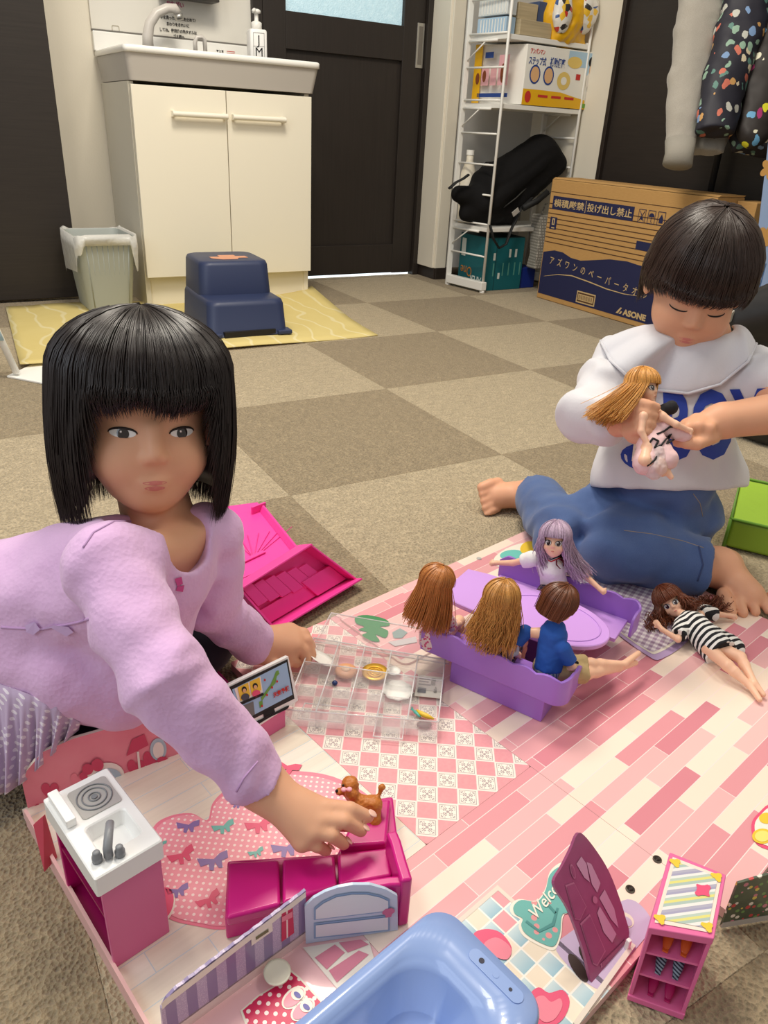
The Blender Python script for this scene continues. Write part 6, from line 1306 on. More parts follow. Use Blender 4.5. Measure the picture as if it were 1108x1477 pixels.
s_.cap(h2(0, -.030, -.05), gN, .033, .038, .012); s_.cap(gN-UPV*.015, dp(222, 840, .755), .034, .036, .02); s_.cap(gSR, gSL, .022, .022, .02)
s_.chain([gSR, gE, gW], [.033, .026, .020], .01); s_.chain([gSL, gEL, gWL], [.033, .026, .020], .01)
# right hand
pn = (hz['ix']-hz['w']).cross(hz['px']-hz['w']).normalized()
s_.cap(gW, hz['w'], .0205, .019, .01, sq=(pn, 1.2))
for key, r in (('ix', .0095), ('mx', .0098), ('rx', .0092), ('px', .0085)): s_.cap(hz['w'], hz[key]-V(0, 0, .003), .016, r, .006)
s_.cap(hz['ix']-V(0, 0, .006), hz['px']-V(0, 0, .004), .0075, .0072, .005)
for key, r0, r1 in (('i', .0074, .0058), ('m', .0074, .0058), ('r', .0072, .0056), ('p', .0064, .0050), ('t', .0090, .0062)): finger(s_, tips[key], r0, r1, .0014)
# left hand resting on the case
lw = gp(372, 930, .050); lk = [gp(418, 910, .052), gp(424, 920, .050), gp(426, 932, .046), gp(412, 942, .040)]
s_.cap(gWL, lw, .020, .019, .01)
for q in lk: s_.cap(lw+V(0, 0, .002), q, .018, .011, .010)
for q, m_, e in ((lk[0], (438, 914, .050), (449, 932, .034)), (lk[1], (442, 924, .046), (450, 944, .030)), (lk[2], (437, 938, .040), (443, 953, .028)), (lk[3], (420, 951, .034), (428, 957, .026))): finger(s_, [q, gp(*m_), gp(*e)], .0085, .0062)
finger(s_, [gp(385, 948, .042), gp(398, 962, .034), gp(412, 962, .028)], .010, .0068)
gbody = s_.obj('body', SKIN, gl, smooth=2)
for k in ('i', 'm', 'r', 'p'):
    q = tips[k][-1]; d = (tips[k][-1]-tips[k][-2]).normalized(); up_ = (V(0, 0, 1)-d*d.z).normalized(); g = G(); R_ = Matrix((d.cross(up_), d, up_)).transposed(); g.ell(q+up_*.0052+d*.001, (.0040, .0048, .0012), R_, 12, 8); g.obj('fingernail', NAIL, gl, smooth=True)
face_parts(gl, GH, GR_, GS, body=gbody, open_=.9)
def girl_end(phi):
    a = abs(phi); 
    if a < .62: return .026+.004*sin(phi*9)
    if a < .85: return .026+(-.102-.026)*((a-.62)/.23)**1.6
    return -.102-.012*min(1, (a-.85)/1.)
bob(gl, GH, GR_, GS, girl_end, n=5200, m=HAIRB, seed=3, a=.096, b=.107, h=.070, zc=.046, wid=.00080, jit=.11)
# leggings
LEG = mat('navy_leggings', (34, 34, 50), .85, sheen=.2)
lo, hi = sphere_bounds([gP, gKR, gKL, gp(-60, 1150, .04)], .12); s_ = S(lo, hi, .005)
gf = gp(-90, 1000, .05); s_.chain([gP-V(0, 0, .02), dp(112, 1066, .80), dp(-60, 1100, .83)], [.060, .042, .036], .03); s_.chain([gP-V(0, 0, .02), gKL, gp(100, 900, .045)], [.075, .050, .038], .03); s_.plane((0, 0, .004), (0, 0, -1)); s_.obj('leggings', LEG, gl)
# tunic
LIL = mat('lilac_cotton', rough=.9, sheen=.25, fn=lambda nb: (nb.bump(nb.m2('ADD', nb.noise(160, 3), nb.m2('MULTIPLY', nb.voro(240), .6)), .35, .0016), nb.mix(nb.noise(24, 3), lin((206, 164, 208)), lin((222, 184, 222))))[1])
pts = [gSR, gSL, gP, gE, gW, gWL, gKR, dp(-120, 800, .83)]
lo, hi = sphere_bounds(pts, .11); s_ = S(lo, hi, .003)
gC = dp(178, 838, .735)
s_.cap(gC, gP, .068, .080, .02); s_.cap(dp(222, 850, .755), dp(185, 945, .765), .048, .055, .025); s_.cap(gSR, gSL, .034, .032, .02); s_.cap(gC, dp(240, 815, .745), .058, .040, .02)
s_.chain([gSR, gE, gW], [.0360, .0340, .0265], .016, cb=.0); s_.chain([gSL, gEL, gWL], [.037, .034, .0265], .008, cb=.0)
s_.chain([dp(40, 925, .77), dp(110, 962, .76), dp(172, 995, .765)], [.060, .055, .042], .015)
# scoop neck
fw = (RGT*.55-UPV*.55+cdir*.6).normalized()
s_.ell(gN0+UPV*.024+cdir*.018+RGT*.004, (.050, .050, .050), k=.004, sub=True); s_.cap(gN0+fw*.02+UPV*.008, dp(285, 780, .68), .034, .022, .006, sub=True)
s_.plane((0, 0, .006), (0, 0, -1))
def folds(P):
    out = np.zeros(len(P))
    for a, b_, r, f, amp, sd in ((gSR, gE, .075, 95, .0030, 1), (gE, gW, .06, 120, .0028, 2), (gSL, gEL, .07, 100, .0028, 3), (gEL, gWL, .055, 130, .0024, 4)):
        A, B_ = np.array(a), np.array(b_); d = B_-A; L_ = np.linalg.norm(d); t = ((P-A) @ d)/L_**2; q = np.linalg.norm(P-A-np.outer(np.clip(t, 0, 1), d), axis=1)
        w = np.clip((r-q)/.02, 0, 1)*np.clip((t+.1)/.2, 0, 1)*np.clip((1.1-t)/.2, 0, 1); nz = vnoise(P*26, sd)
        out += w*amp*np.sin(t*L_*f+nz*3.2)*(.4+.6*np.clip(vnoise(P*18, sd+9)+.5, 0, 1))
    return out
s_.fold(folds); s_.rough(17, .0065, 21); s_.rough(44, .0022, 22)
tun = s_.obj('tunic', LIL, gl, smooth=2); TBV = bvh(tun)
def seam(name, pxs, r, m, root, B, lift=.0): 
    q = [hit(B, x, y, lift)[0] for x, y in pxs]; q = [p for p in q if p is not None]
    if len(q) > 1: return G().tube(q, r, 6).obj(name, m, root, smooth=True)
def dense_px(p, n=10): 
    out = []
    for a, b_ in zip(p[:-1], p[1:]): out += [(a[0]+(b_[0]-a[0])*k/n, a[1]+(b_[1]-a[1])*k/n) for k in range(n)]
    return out+[p[-1]]
LILD = mat('lilac_seam', (186, 148, 192), .9)
seam('armhole_seam', dense_px([(120, 790), (135, 768), (165, 752), (200, 752)], 6), .0011, LILD, gl, TBV); seam('waist_seam', dense_px([(2, 905), (60, 908), (112, 898), (128, 893)], 8), .0014, LILD, gl, TBV)
seam('cuff_seam', dense_px([(341, 1142), (352, 1122), (372, 1098)], 6), .0009, LILD, gl, TBV)
rb_ = mat('lilac_ribbon', (206, 176, 222), .7)
for pp in ([(36, 902), (50, 897), (58, 908), (48, 916), (38, 912)], [(56, 908), (74, 906), (96, 918), (106, 912), (98, 904), (78, 902)]): on_cloth('waist_bow', TBV, pp, rb_, gl, .004)
EMB = mat('embroidery_pink', (196, 70, 140), .7)
for pp in ([(252, 835), (262, 832), (264, 842), (256, 846)], [(256, 846), (266, 844), (264, 854), (254, 852)]): on_cloth('embroidery', TBV, pp, EMB, gl)
# dotted tulle ruffle along the hem
TUL = mat('dotted_tulle', rough=.9, alpha=.86, sheen=.2, fn=lambda nb: nb.mix(nb.dots(nb.m2('ADD', nb.xyz()[0], nb.m2('MULTIPLY', nb.xyz()[2], .5)), nb.xyz()[2], .012, .17), lin((198, 176, 206)), lin((238, 228, 238))))
top = [dp(-60, 970, .735), dp(0, 984, .725), dp(40, 998, .715), dp(85, 1018, .715), dp(118, 1040, .735)]; bot = [dp(-70, 1150, .735), dp(8, 1145, .73), dp(42, 1122, .73), dp(78, 1088, .735), dp(112, 1054, .745)]
def rf_(u, v_):
    x = u*(len(top)-1); i = min(int(x), len(top)-2); f = x-i; a = top[i]*(1-f)+top[i+1]*f; b_ = bot[i]*(1-f)+bot[i+1]*f; q = a*(1-v_)+b_*v_; return q+cdir*(.004+.009*v_*sin(u*42)+.004*sin(u*97)*v_)
g = G(); g.grid(rf_, 120, 10); g.obj('tulle_ruffle', TUL, gl, smooth=True, solid=.001)

# ---------------------------------------------------------------- the boy
by_ = thing('person', 'toddler with dark bowl-cut hair in a white sweatshirt and jeans, sitting with a doll', 'person', gp(930, 790, 0))
BH = dp(1006, 408, 1.05); BR_ = head_frame(-RGT*.22-UPV*.70+cdir*.66, UPV*.7+cdir*.6+RGT*.08); BS = .85
bN = dp(1003, 490, 1.105); bSR, bSL = dp(888, 532, 1.125), dp(1085, 545, 1.09); bC = dp(980, 590, 1.135); bP = gp(945, 735, .085)
bER = dp(850, 598, 1.045); bWR = dp(893, 606, .985); bEL = dp(1165, 590, .995); bWL = dp(1042, 607, .985)
kL, aL = gp(888, 790, .062), gp(1012, 818, .048); kR, aR = gp(812, 768, .060), gp(776, 716, .045)
hd_c = dp(1008, 621, .985); hp2 = hpt(BH, BR_, BS)
pts = [BH, bSR, bSL, bP, bER, bEL, aL, aR, gp(1100, 895, .02), gp(688, 722, .03), hd_c]
lo, hi = sphere_bounds(pts, .05); lo = np.minimum(lo, np.array(BH)-.12); hi = np.maximum(hi, np.array(BH)+.12); lo[2] = max(lo[2], -.005)
s_ = S(lo, hi, .0028); head_skin(s_, BH, BR_, BS); s_.cap(hp2(0, -.03, -.055), bN, .036, .042, .02); s_.cap(bN, bC, .045, .055, .02); s_.cap(bC, bP, .055, .06, .02)
s_.chain([bSR, bER, bWR], [.026, .021, .019], .01); s_.chain([bSL, bEL, bWL], [.034, .030, .0225], .01)
# left fist
s_.cap(bWL, dp(1030, 610, .985), .0225, .021, .008); s_.ell(hd_c, (.024, .021, .019), Matrix((RGT, FWD, UPV)).transposed(), .01)
for k, (x, y) in enumerate(((985, 610), (998, 603), (1012, 601), (1026, 604))):
    a = dp(x+6, y+2, .985); finger(s_, [a, dp(x-4, y+14, .962), dp(x-6, y+27, .966), dp(x+6, y+28, .975)], .0088, .0068, .0022)
finger(s_, [dp(1024, 632, .97), dp(1006, 640, .958), dp(990, 640, .958)], .0092, .0072, .003)
# right hand round the doll
s_.cap(bWR, dp(905, 604, .972), .0205, .020, .01); s_.ell(dp(910, 606, .972), (.020, .020, .018), k=.008)
for k, (y0, y1) in enumerate(((586, 582), (598, 595), (610, 608), (621, 621))): finger(s_, [dp(904, y0+2, .956), dp(920, y1-2, .940), dp(936-2*k, y1+2, .936), dp(947-3*k, y1+5, .941)], .0074, .0058, .0012)
finger(s_, [dp(905, 618, .965), dp(913, 630, .955), dp(922, 634, .95)], .009, .007, .003)
# feet
def foot(ank, heel, ball, toe, side, w, upv=V(0, 0, 1)):
    s_.cap(ank, heel, .026, .022, .015); s_.cap(heel, ball, .021, w*.50, .015, sq=(upv, 1.25)); s_.cap(ank, ball, .025, .016, .02)
    for k in range(5):
        o = side*(k-2)*w*.40; L_ = (1.0, .96, .88, .78, .66)[k]; b0 = ball+o*.9; t_ = toe+o-(toe-ball)*(1-L_); finger(s_, [b0, (b0+t_)/2+upv*.003, t_], (.0105, .0085, .008, .0078, .0072)[k], (.0098, .0078, .0072, .007, .0066)[k], .003)
fdir = (gp(1092, 880, .02)-gp(1040, 815, .02)).normalized(); sd = fdir.cross(V(0, 0, 1))
foot(gp(1036, 818, .042), gp(1048, 812, .026), gp(1078, 858, .024), gp(1092, 886, .016), -sd, .050)
foot(gp(768, 714, .036), gp(775, 706, .030), gp(718, 715, .028), gp(695, 724, .022), V(0, 0, -.6)+RGT*.0-V(FWD.x, FWD.y, 0)*  .55, .044, (V(FWD.x, FWD.y, 0)*-.6+V(0, 0, .7)).normalized())
s_.cap(aL-(aL-kL)*.2, gp(1040, 818, .042), .036, .029, .01); s_.cap(aR, gp(762, 714, .036), .030, .026, .01)
s_.plane((0, 0, .003), (0, 0, -1)); bbody = s_.obj('body', SKIN2, by_, smooth=2)
face_parts(by_, BH, BR_, BS, HAIRB2, body=bbody, down=True)
def boy_end(phi):
    a = abs(phi)
    if a < .75: return .016
    if a < 1.2: return .016-.020*(a-.75)/.45
    if a < 1.8: return -.004-.004*((a-1.2)/.6)
    if a < 2.1: return -.008-.06*((a-1.8)/.3)
    return -.068
bob(by_, BH, BR_, BS, boy_end, n=4600, m=HAIRB2, seed=5, a=.086, b=.097, h=.092, zc=.030, wid=.0008, inward=.03, jit=.18)
# jeans
def denim(nb):
    w = nb.noise(900, 1); n = nb.noise(16, 4); nb.bump(w, .3, .0008); return nb.mix(nb.m2('ADD', nb.m2('MULTIPLY', n, .7), nb.m2('MULTIPLY', w, .3)), lin((46, 68, 118)), lin((94, 120, 168)))
DEN = mat('blue_denim', rough=.85, sheen=.2, fn=denim); STI = mat('jean_stitch', (150, 140, 130), .8)
lo, hi = sphere_bounds([bP, kL, kR, aL, aR], .12); s_ = S(lo, hi, .004)
bk = V(FWD.x, FWD.y, 0).normalized()*.035; s_.cap(bP+(bC-bP)*.38, bP+bk-V(0, 0, .015), .082, .078, .015); s_.cap(bP+(kL-bP)*.10+RGT*.045, kL, .064, .056, .006); s_.cap(bP+(kR-bP)*.12-RGT*.048, kR+V(0, 0, -.004), .058, .048, .006)
s_.cap(kL, aL, .055, .046, .008, cb=.004); s_.cap(kR, aR, .050, .042, .008, cb=.004); s_.plane((0, 0, .005), (0, 0, -1))
def jf(P):
    out = np.zeros(len(P))
    for a, r, f, amp, sd in ((kL, .11, 80, .0035, 31), (kR, .11, 85, .0032, 32), (bP, .14, 60, .004, 33)):
        q = np.linalg.norm(P-np.array(a), axis=1); out += np.clip((r-q)/.05, 0, 1)*amp*np.sin(P @ np.array((.5, .6, .9))*f+vnoise(P*20, sd)*3)
    return out
s_.fold(jf); s_.rough(20, .006, 34); s_.rough(60, .0018, 35); jn = s_.obj('jeans', DEN, by_, smooth=2); JB = bvh(jn)
seam('stitching', dense_px([(900, 765), (940, 770), (985, 780), (1015, 790)], 6), .0007, STI, by_, JB); seam('hem', dense_px([(1008, 788), (1014, 815), (1006, 838)], 6), .0014, mat('jean_hem', (58, 74, 116), .85), by_, JB); seam('pocket_seam', dense_px([(1000, 712), (1010, 726), (1014, 745)], 5), .0007, STI, by_, JB)
# sweatshirt
SWT = mat('white_sweatshirt', (212, 210, 214), .9, bump=(300, .25, .001), sheen=.3)
lo, hi = sphere_bounds([bN, bSR, bSL, bC, bP, bER, dp(1180, 560, 1.0)], .12); s_ = S(lo, hi, .0035)
s_.cap(dp(975, 600, 1.145), dp(958, 668, 1.20), .084, .098, .02, sq=(FWD, 1.15)); s_.cap(bSR, bSL, .038, .038, .03); s_.cap(bN-UPV*.02, bC, .045, .075, .03); s_.cap(dp(925, 690, 1.19), dp(1000, 690, 1.20), .078, .080, .02)
s_.chain([bSR, bER, bER+(bWR-bER)*.62], [.040, .037, .032], .012); s_.chain([bSL, dp(1160, 560, 1.02)], [.042, .042], .012)
s_.plane(dp(960, 708, 1.10), -UPV*.9-cdir*.1+RGT*.02, lo=np.array(bC)-.2, hi=np.array(bC)+.2); s_.ell(bN+UPV*.03+cdir*.01, (.052, .052, .05), k=.005, sub=True)
def sf2(P):
    out = np.zeros(len(P))
    for a, b_, r, f, amp, sd in ((bSR, bER, .09, 70, .0048, 41), (bSL, bEL, .09, 90, .0035, 42)):
        A, B_ = np.array(a), np.array(b_); d = B_-A; L_ = np.linalg.norm(d); t = ((P-A) @ d)/L_**2; q = np.linalg.norm(P-A-np.outer(np.clip(t, 0, 1), d), axis=1); out += np.clip((r-q)/.03, 0, 1)*amp*np.sin(t*L_*f+vnoise(P*22, sd)*3)
    return out
s_.fold(sf2); s_.rough(15, .003, 44); s_.rough(34, .0042, 45, (1, 1, .55)); swt = s_.obj('sweatshirt', SWT, by_, smooth=2); SB = bvh(swt)
CW = mat('collar_shaded_white', (208, 207, 213), .9, bump=(300, .25, .001), sheen=.3)  # sweatshirt white with the collar's shadow mixed in as a lavender-grey tint
opx = dense_px([(866, 492), (880, 520), (908, 546), (948, 563), (992, 568), (1038, 555), (1078, 522), (1090, 496)], 5); no = len(opx); oh = [hit(SB, x, y, .007)[0] for x, y in opx]
for i in range(no):
    if oh[i] is None or abs((oh[i]-bC).dot(FWD)) > .16: oh[i] = dp(*opx[i], 1.085)
fr2 = (cdir*.85-UPV*.45).normalized(); ih = [bN+UPV*.018+cdir*.004+RGT*(-.050*cos(pi*i/(no-1)))+fr2*(.050*sin(pi*i/(no-1))) for i in range(no)]
g = G(); nv_ = 9; g.add([ih[i]*(1-v_/(nv_-1))+oh[i]*(v_/(nv_-1))+(cdir*.010+UPV*.006)*sin(pi*(v_/(nv_-1))**.8) for v_ in range(nv_) for i in range(no)], [(v_*no+i, v_*no+i+1, (v_+1)*no+i+1, (v_+1)*no+i) for v_ in range(nv_-1) for i in range(no-1)]); g.obj('collar', CW, by_, smooth=True, solid=.006, subd=1)
g = G(); g.tube([p+cdir*.002 for p in oh], .0022, 6); g.obj('collar_hem', CW, by_, smooth=True)
RB = mat('royal_blue_print', (38, 64, 160), .7)
lay_text('BOY', SB, 956, 660, 134, RB, by_, rot=-.03, sx=.56, bold=.03); 
on_cloth('oval_badge', SB, ep(932, 660, 37, 20, .13), RB, by_, .0012); lay_text('15', SB, 905, 664, 36, WE, by_, rot=.12, sx=.9, bold=.01, lift=.0028)
# ================================================================ dolls
VIN = mat('doll_vinyl', (238, 190, 160), .38, spec=.4, sss=.08); DEYE = mat('doll_eye_dark', (48, 30, 34), .2, coat=.5)
BROWD = mat('doll_brow', (140, 96, 70), .6)
def dhair(name, c, r=.34): return hair_mat(name, c, r, .45)
def doll_hair(root, H, R, sc, m, length, drop=V(0, 0, -1), n=1000, bang=.020, face=.8, seed=1, wave=.0, spread=.012, wid=.0005, short=None, lean=V(0, 0, 0), curl=0.):
    rng = random.Random(seed); p = hpt(H, R, sc); a, b_, h, zc = .092, .102, .090, .028; dl = Vector(drop).normalized()
    def pt(phi, el, k): return p(a*k*cos(el)*sin(phi), -.008+b_*k*cos(el)*cos(phi), zc+h*k*sin(el))
    def lock(phi, k, L_, w, i):
        P_ = []
        isb = abs(phi) < face
        e_end = radians(-4) if not isb else radians(2)
        for j in range(8): P_.append(pt(phi, radians(87)+(e_end-radians(87))*j/7, k))
        if isb: P_.append(p(a*k*.99*sin(phi), -.008+b_*k*.99*cos(phi), bang)); return P_
        if short is not None:
            z = short(phi); P_ += [p(a*k*(1-.06*q)*sin(phi), -.008+b_*k*(1-.06*q)*cos(phi), zc+(z-zc)*q) for q in (.35, .7, 1.)]; return P_
        o = (P_[-1]-H); o = (o-dl*o.dot(dl)).normalized(); st = P_[-1]
        for j in range(1, 11):
            q = j/10; off = o*(spread*q*w+curl*sin(q*9+i)*q)+lean*q*q; wv = o.cross(dl)*(wave*sin(q*14+i*1.7)+curl*cos(q*9+i)*q); P_.append(st+dl*L_*q+off+wv)
        return P_
    sh = G(); nu = 49
    rings = [[pt(-pi+2*pi*u/(nu-1), radians(87)+(radians(-6 if short is None and abs(-pi+2*pi*u/(nu-1)) >= face else 6)-radians(87))*v_/9, .96) for u in range(nu)] for v_ in range(10)]
    sh.add([q for r_ in rings for q in r_], [(v_*nu+u, v_*nu+u+1, (v_+1)*nu+u+1, (v_+1)*nu+u) for v_ in range(9) for u in range(nu-1)]); ho = sh.obj('hair', m, root, smooth=True, solid=.0006)
    g = G()
    for i in range(n):
        phi = rng.uniform(-pi, pi); fl = rng.random() < .05; P_ = lock(phi, rng.uniform(.96, 1.03)+(rng.uniform(0, .10) if fl else 0), length*rng.uniform(.78, 1.06), rng.uniform(-.6, 1.)*(1.5 if fl else 1), i); g.tube(P_, [wid*(.6+.4*sin(pi*min(.92, .1+.85*j/(len(P_)-1)))) for j in range(len(P_))], 3, False)
    g.obj('hair_lock', m, root, smooth=True, kind='stuff'); return ho
def doll_face(root, H, R, sc, body, iris=DEYE, big=1.25):
    p = hpt(H, R, sc); B = bvh(body); f = R.col[1]
    def on(x, z, l): r = B.ray_cast(p(x, .25, z), -f); return (r[0] if r[0] is not None else p(x, .076, z))+f*l
    def dot(name, m, cx, cz, rx, rz, l, par=root): 
        q = [on(cx+rx*cos(2*pi*k/16), cz+rz*sin(2*pi*k/16), l) for k in range(16)]; g = G(); g.add([on(cx, cz, l)]+q, [(0, k+1, (k+1) % 16+1) for k in range(16)]); return g.obj(name, m, par, smooth=True)
    for sx in (-1, 1):
        e = dot('eye', LASH, sx*.031, -.008, .0165*big, .0135*big, .0003); dot('eye_white', EYEW, sx*.031, -.009, .0145*big, .0115*big, .0006, e); dot('iris', iris, sx*.030, -.009, .0095*big, .0115*big, .0009, e); dot('catchlight', EYEW, sx*.030+.004, -.003, .003*big, .003*big, .0012, e)
        g = G(); g.tube([on(sx*(.020+.028*k/5), .022+.005*sin(pi*(.25+.75*k/5)), .0002) for k in range(6)], .0010*sc, 5); g.obj('eyebrow', BROWD, root, smooth=True)
    dot('lips', LIPS, 0, -.057, .0095, .0038, .0004)
def doll(label, H, R, sc, base, neck, chest, pelvis, arms, legs, group='dolls on the play mat', M=None, skin=None):
    t = thing('fashion_doll', label, 'doll', base, group=group, M=M)
    P_ = [H, neck, chest, pelvis]+[q for a in arms for q in a]+[q for l in legs for q in l]
    lo, hi = sphere_bounds(P_, .012); lo = np.minimum(lo, np.array(H)-.12*sc); hi = np.maximum(hi, np.array(H)+.12*sc); s = S(lo, hi, .0009); head_skin(s, H, R, sc)
    s.cap(H+R @ V(0, -.02, -.07)*sc, neck, .0042, .0045, .003); s.cap(neck, chest, .006, .0105, .005); s.cap(chest, pelvis, .0105, .0125, .006)
    for sh, el, wr, tip in arms:
        s.chain([sh, el, wr], [.0052, .0043, .0032], .002); s.cap(chest, sh, .008, .005, .005); d = (tip-wr).normalized(); sd = d.orthogonal().normalized(); s.cap(wr, wr+(tip-wr)*.5, .0032, .0036, .002)
        for k in (-1.2, -.4, .4, 1.2): s.cap(wr+(tip-wr)*.5+sd*.0022*k, tip+sd*.0026*k-d*.0016*abs(k), .0014, .0011, .001)
        s.cap(wr+(tip-wr)*.2, wr+(tip-wr)*.55-sd*.0055, .0016, .0012, .0012)
    for hip, kn, an, toe in legs: s.chain([hip, kn, an], [.0095, .0070, .0042], .004); s.cap(kn+(an-kn)*.3, kn+(an-kn)*.35, .0068, .006, .003); s.cap(an, toe, .0045, .0034, .002)
    o = s.obj('body', skin or VIN, t, smooth=1); return t, o
def garment(name, m, t, prims, pad=.02, vx=.0011, rough=(160, .0008), cut=None, smooth=1):
    P_ = [q for pr in prims for q in pr[:2]]; lo, hi = sphere_bounds(P_, pad); s = S(lo, hi, vx)
    for a, b_, ra, rb, k, *ends in prims: s.cap(a, b_, ra, rb, k, ca=(ends[0] if ends else None), cb=(ends[1] if len(ends) > 1 else None))
    if rough: s.rough(rough[0], rough[1], 5); s.rough(rough[0]*2.4, rough[1]*.5, 6)
    return s.obj(name, m, t, smooth=smooth)
SCD = .205
z_ = V(0, 0, 1)
def gz(px, py, z): return gp(px, py, z)
# 1: long auburn hair, floral dress, at the left end of the near bench
AUB = dhair('auburn_hair', (188, 122, 64)); FLO = mat('floral_cloth', rough=.85, fn=lambda nb: nb.mix(nb.lt(nb.voro(260), .42), lin((232, 214, 216)), lin((206, 90, 130))))
H = gz(630, 842, .138); R = head_frame(e1*.75-z_*.35+e2*-.60, z_); pv = H+e1*.004-z_*.082; ch = H-z_*.045; nk = H-z_*.024
t, bo = doll('doll with straight auburn hair and floral dress, left end of the near purple bench', H, R, SCD, pv, nk, ch, pv, [(ch+e2*.014+z_*.010, ch+e2*.018+e1*.016-z_*.014, ch+e2*.010+e1*.034-z_*.016, ch+e2*.008+e1*.044-z_*.018), (ch-e2*.014+z_*.010, ch-e2*.020+e1*.014-z_*.016, ch-e2*.018+e1*.034-z_*.024, ch-e2*.018+e1*.042-z_*.028)], [(pv+e2*.008, pv+e2*.010+e1*.048+z_*.004, pv+e2*.010+e1*.056-z_*.038, pv+e2*.010+e1*.068-z_*.040), (pv-e2*.008, pv-e2*.010+e1*.048+z_*.004, pv-e2*.010+e1*.056-z_*.038, pv-e2*.010+e1*.068-z_*.040)])
doll_face(t, H, R, SCD, bo); garment('dress', FLO, t, [(nk-z_*.006, ch, .009, .0125, .004), (ch, pv, .0125, .016, .005), (pv, pv+e1*.030+z_*.002, .017, .017, .006), (ch+e2*.014+z_*.010, ch+e2*.018+e1*.014-z_*.012, .0075, .0075, .003), (ch-e2*.014+z_*.010, ch-e2*.019+e1*.013-z_*.014, .0075, .0075, .003)])
doll_hair(t, H, R, SCD, AUB, .058, n=1300, seed=11, spread=.012, lean=-e1*.004-RGT*.006)
# 2: golden-brown hair seen from behind
GLD = dhair('golden_brown_hair', (198, 144, 76)); PLD = mat('dark_plaid', rough=.85, fn=lambda nb: nb.mix(nb.stripe(nb.xyz()[0], .006, .3), nb.mix(nb.stripe(nb.xyz()[2], .006, .3), lin((40, 36, 52)), lin((120, 110, 120))), lin((110, 60, 70))))
H = gz(724, 866, .146); R = head_frame(e1*.95-z_*.2+e2*.1, z_); pv = H-z_*.088+e1*.012; ch = H-z_*.048+e1*.004; nk = H-z_*.026
t, bo = doll('doll with tousled golden hair seen from behind, middle of the near purple bench', H, R, SCD*1.05, pv, nk, ch, pv, [(ch+e2*.014+z_*.010, ch+e2*.018+e1*.010-z_*.018, ch+e2*.012+e1*.032-z_*.022, ch+e2*.010+e1*.042-z_*.022), (ch-e2*.014+z_*.010, ch-e2*.020+e1*.004-z_*.020, ch-e2*.020+e1*.020-z_*.034, ch-e2*.020+e1*.028-z_*.038)], [(pv+e2*.008, pv+e2*.010+e1*.048, pv+e2*.010+e1*.056-z_*.040, pv+e2*.010+e1*.068-z_*.042), (pv-e2*.008, pv-e2*.010+e1*.048, pv-e2*.010+e1*.056-z_*.040, pv-e2*.010+e1*.068-z_*.042)])
doll_face(t, H, R, SCD*1.05, bo); garment('blouse', mat('doll_white_cloth', (232, 228, 228), .85), t, [(nk-z_*.006, ch, .009, .0125, .004), (ch, ch-z_*.016, .0125, .012, .004), (ch+e2*.014+z_*.010, ch+e2*.018+e1*.008-z_*.014, .0075, .0072, .003), (ch-e2*.014+z_*.010, ch-e2*.0195+e1*.004-z_*.018, .0075, .0072, .003)]); garment('skirt', PLD, t, [(ch-z_*.018, pv, .012, .017, .004), (pv, pv+e1*.030, .0175, .018, .006), (pv, pv+e1*.01, .016, .016, .006)])
doll_hair(t, H, R, SCD*1.05, GLD, .062, n=1600, seed=12, spread=.012, wave=.0018, lean=-RGT*.006)
# 3: boy doll in a blue T-shirt
BRH = dhair('chestnut_hair', (112, 64, 38)); TEE = mat('blue_tee', (34, 84, 168), .8, var=(60, .12)); KHK = mat('khaki_cloth', (180, 156, 112), .85, var=(80, .1)); GCL = mat('grey_rib_cloth', (110, 112, 118), .85)
H = gz(806, 872, .146); R = head_frame(e1*.55+RGT*.55-z_*.42, z_+RGT*.10); pv = gz(790, 968, .066); ch = pv*.42+H*.58-e1*.002; nk = H*.70+pv*.30
wA_ = gz(734, 952, .068); hr = gz(722, 966, .060); elL = gz(826, 962, .078); wrL = gz(812, 966, .066)
shr, shl = gz(757, 912, .108), gz(812, 935, .104)
hp1, hp2_ = pv+e2*.008+e1*.006, pv-e2*.008+e1*.006; k1_, k2_ = gz(852, 958, .062), gz(846, 972, .058); a1_, a2_ = gz(900, 958, .050), gz(892, 964, .046)
t, bo = doll('boy doll in blue T-shirt and khaki shorts on the near purple bench', H, R, SCD*1.05, pv, nk, ch, pv, [(shr, gz(738, 935, .088), wA_, hr), (shl, elL, wrL, wrL+e1*.006)], [(hp1, k1_, a1_, gz(921, 942, .048)), (hp2_, k2_, a2_, gz(917, 956, .040))])
doll_face(t, H, R, SCD*1.05, bo); lo_ = pv*.86+ch*.14
garment('t_shirt', TEE, t, [(nk*.75+ch*.25, ch, .010, .0150, .004), (ch, pv+z_*.006, .0155, .0160, .005, None, .002), (shr, shr*.35+gz(738, 935, .088)*.65, .0090, .0085, .003, None, 0.), (shl, shl*.30+elL*.70, .0090, .0086, .003, None, 0.)])
g = G(); c_ = nk*.86+ch*.14; ax = (H-ch).normalized(); u_ = ax.orthogonal().normalized(); v2 = ax.cross(u_); g.tube([c_+(u_*cos(2*pi*k/20)+v2*sin(2*pi*k/20))*.0078 for k in range(21)], .0024, 6); g.obj('collar', GCL, t, smooth=True)
garment('undershirt', mat('check_cloth', rough=.85, fn=lambda nb: nb.mix(nb.stripe(nb.xyz()[0], .004, .5), lin((70, 96, 130)), lin((150, 160, 168)))), t, [(pv+z_*.004, pv-z_*.006, .0155, .0150, .003)]); garment('shorts', KHK, t, [(pv-z_*.004, pv+e1*.010-z_*.002, .0135, .0135, .004), (hp1, hp1*.12+k1_*.88, .0125, .0120, .003, None, 0.), (hp2_, hp2_*.05+k2_*.95, .0125, .0120, .003, None, 0.)])
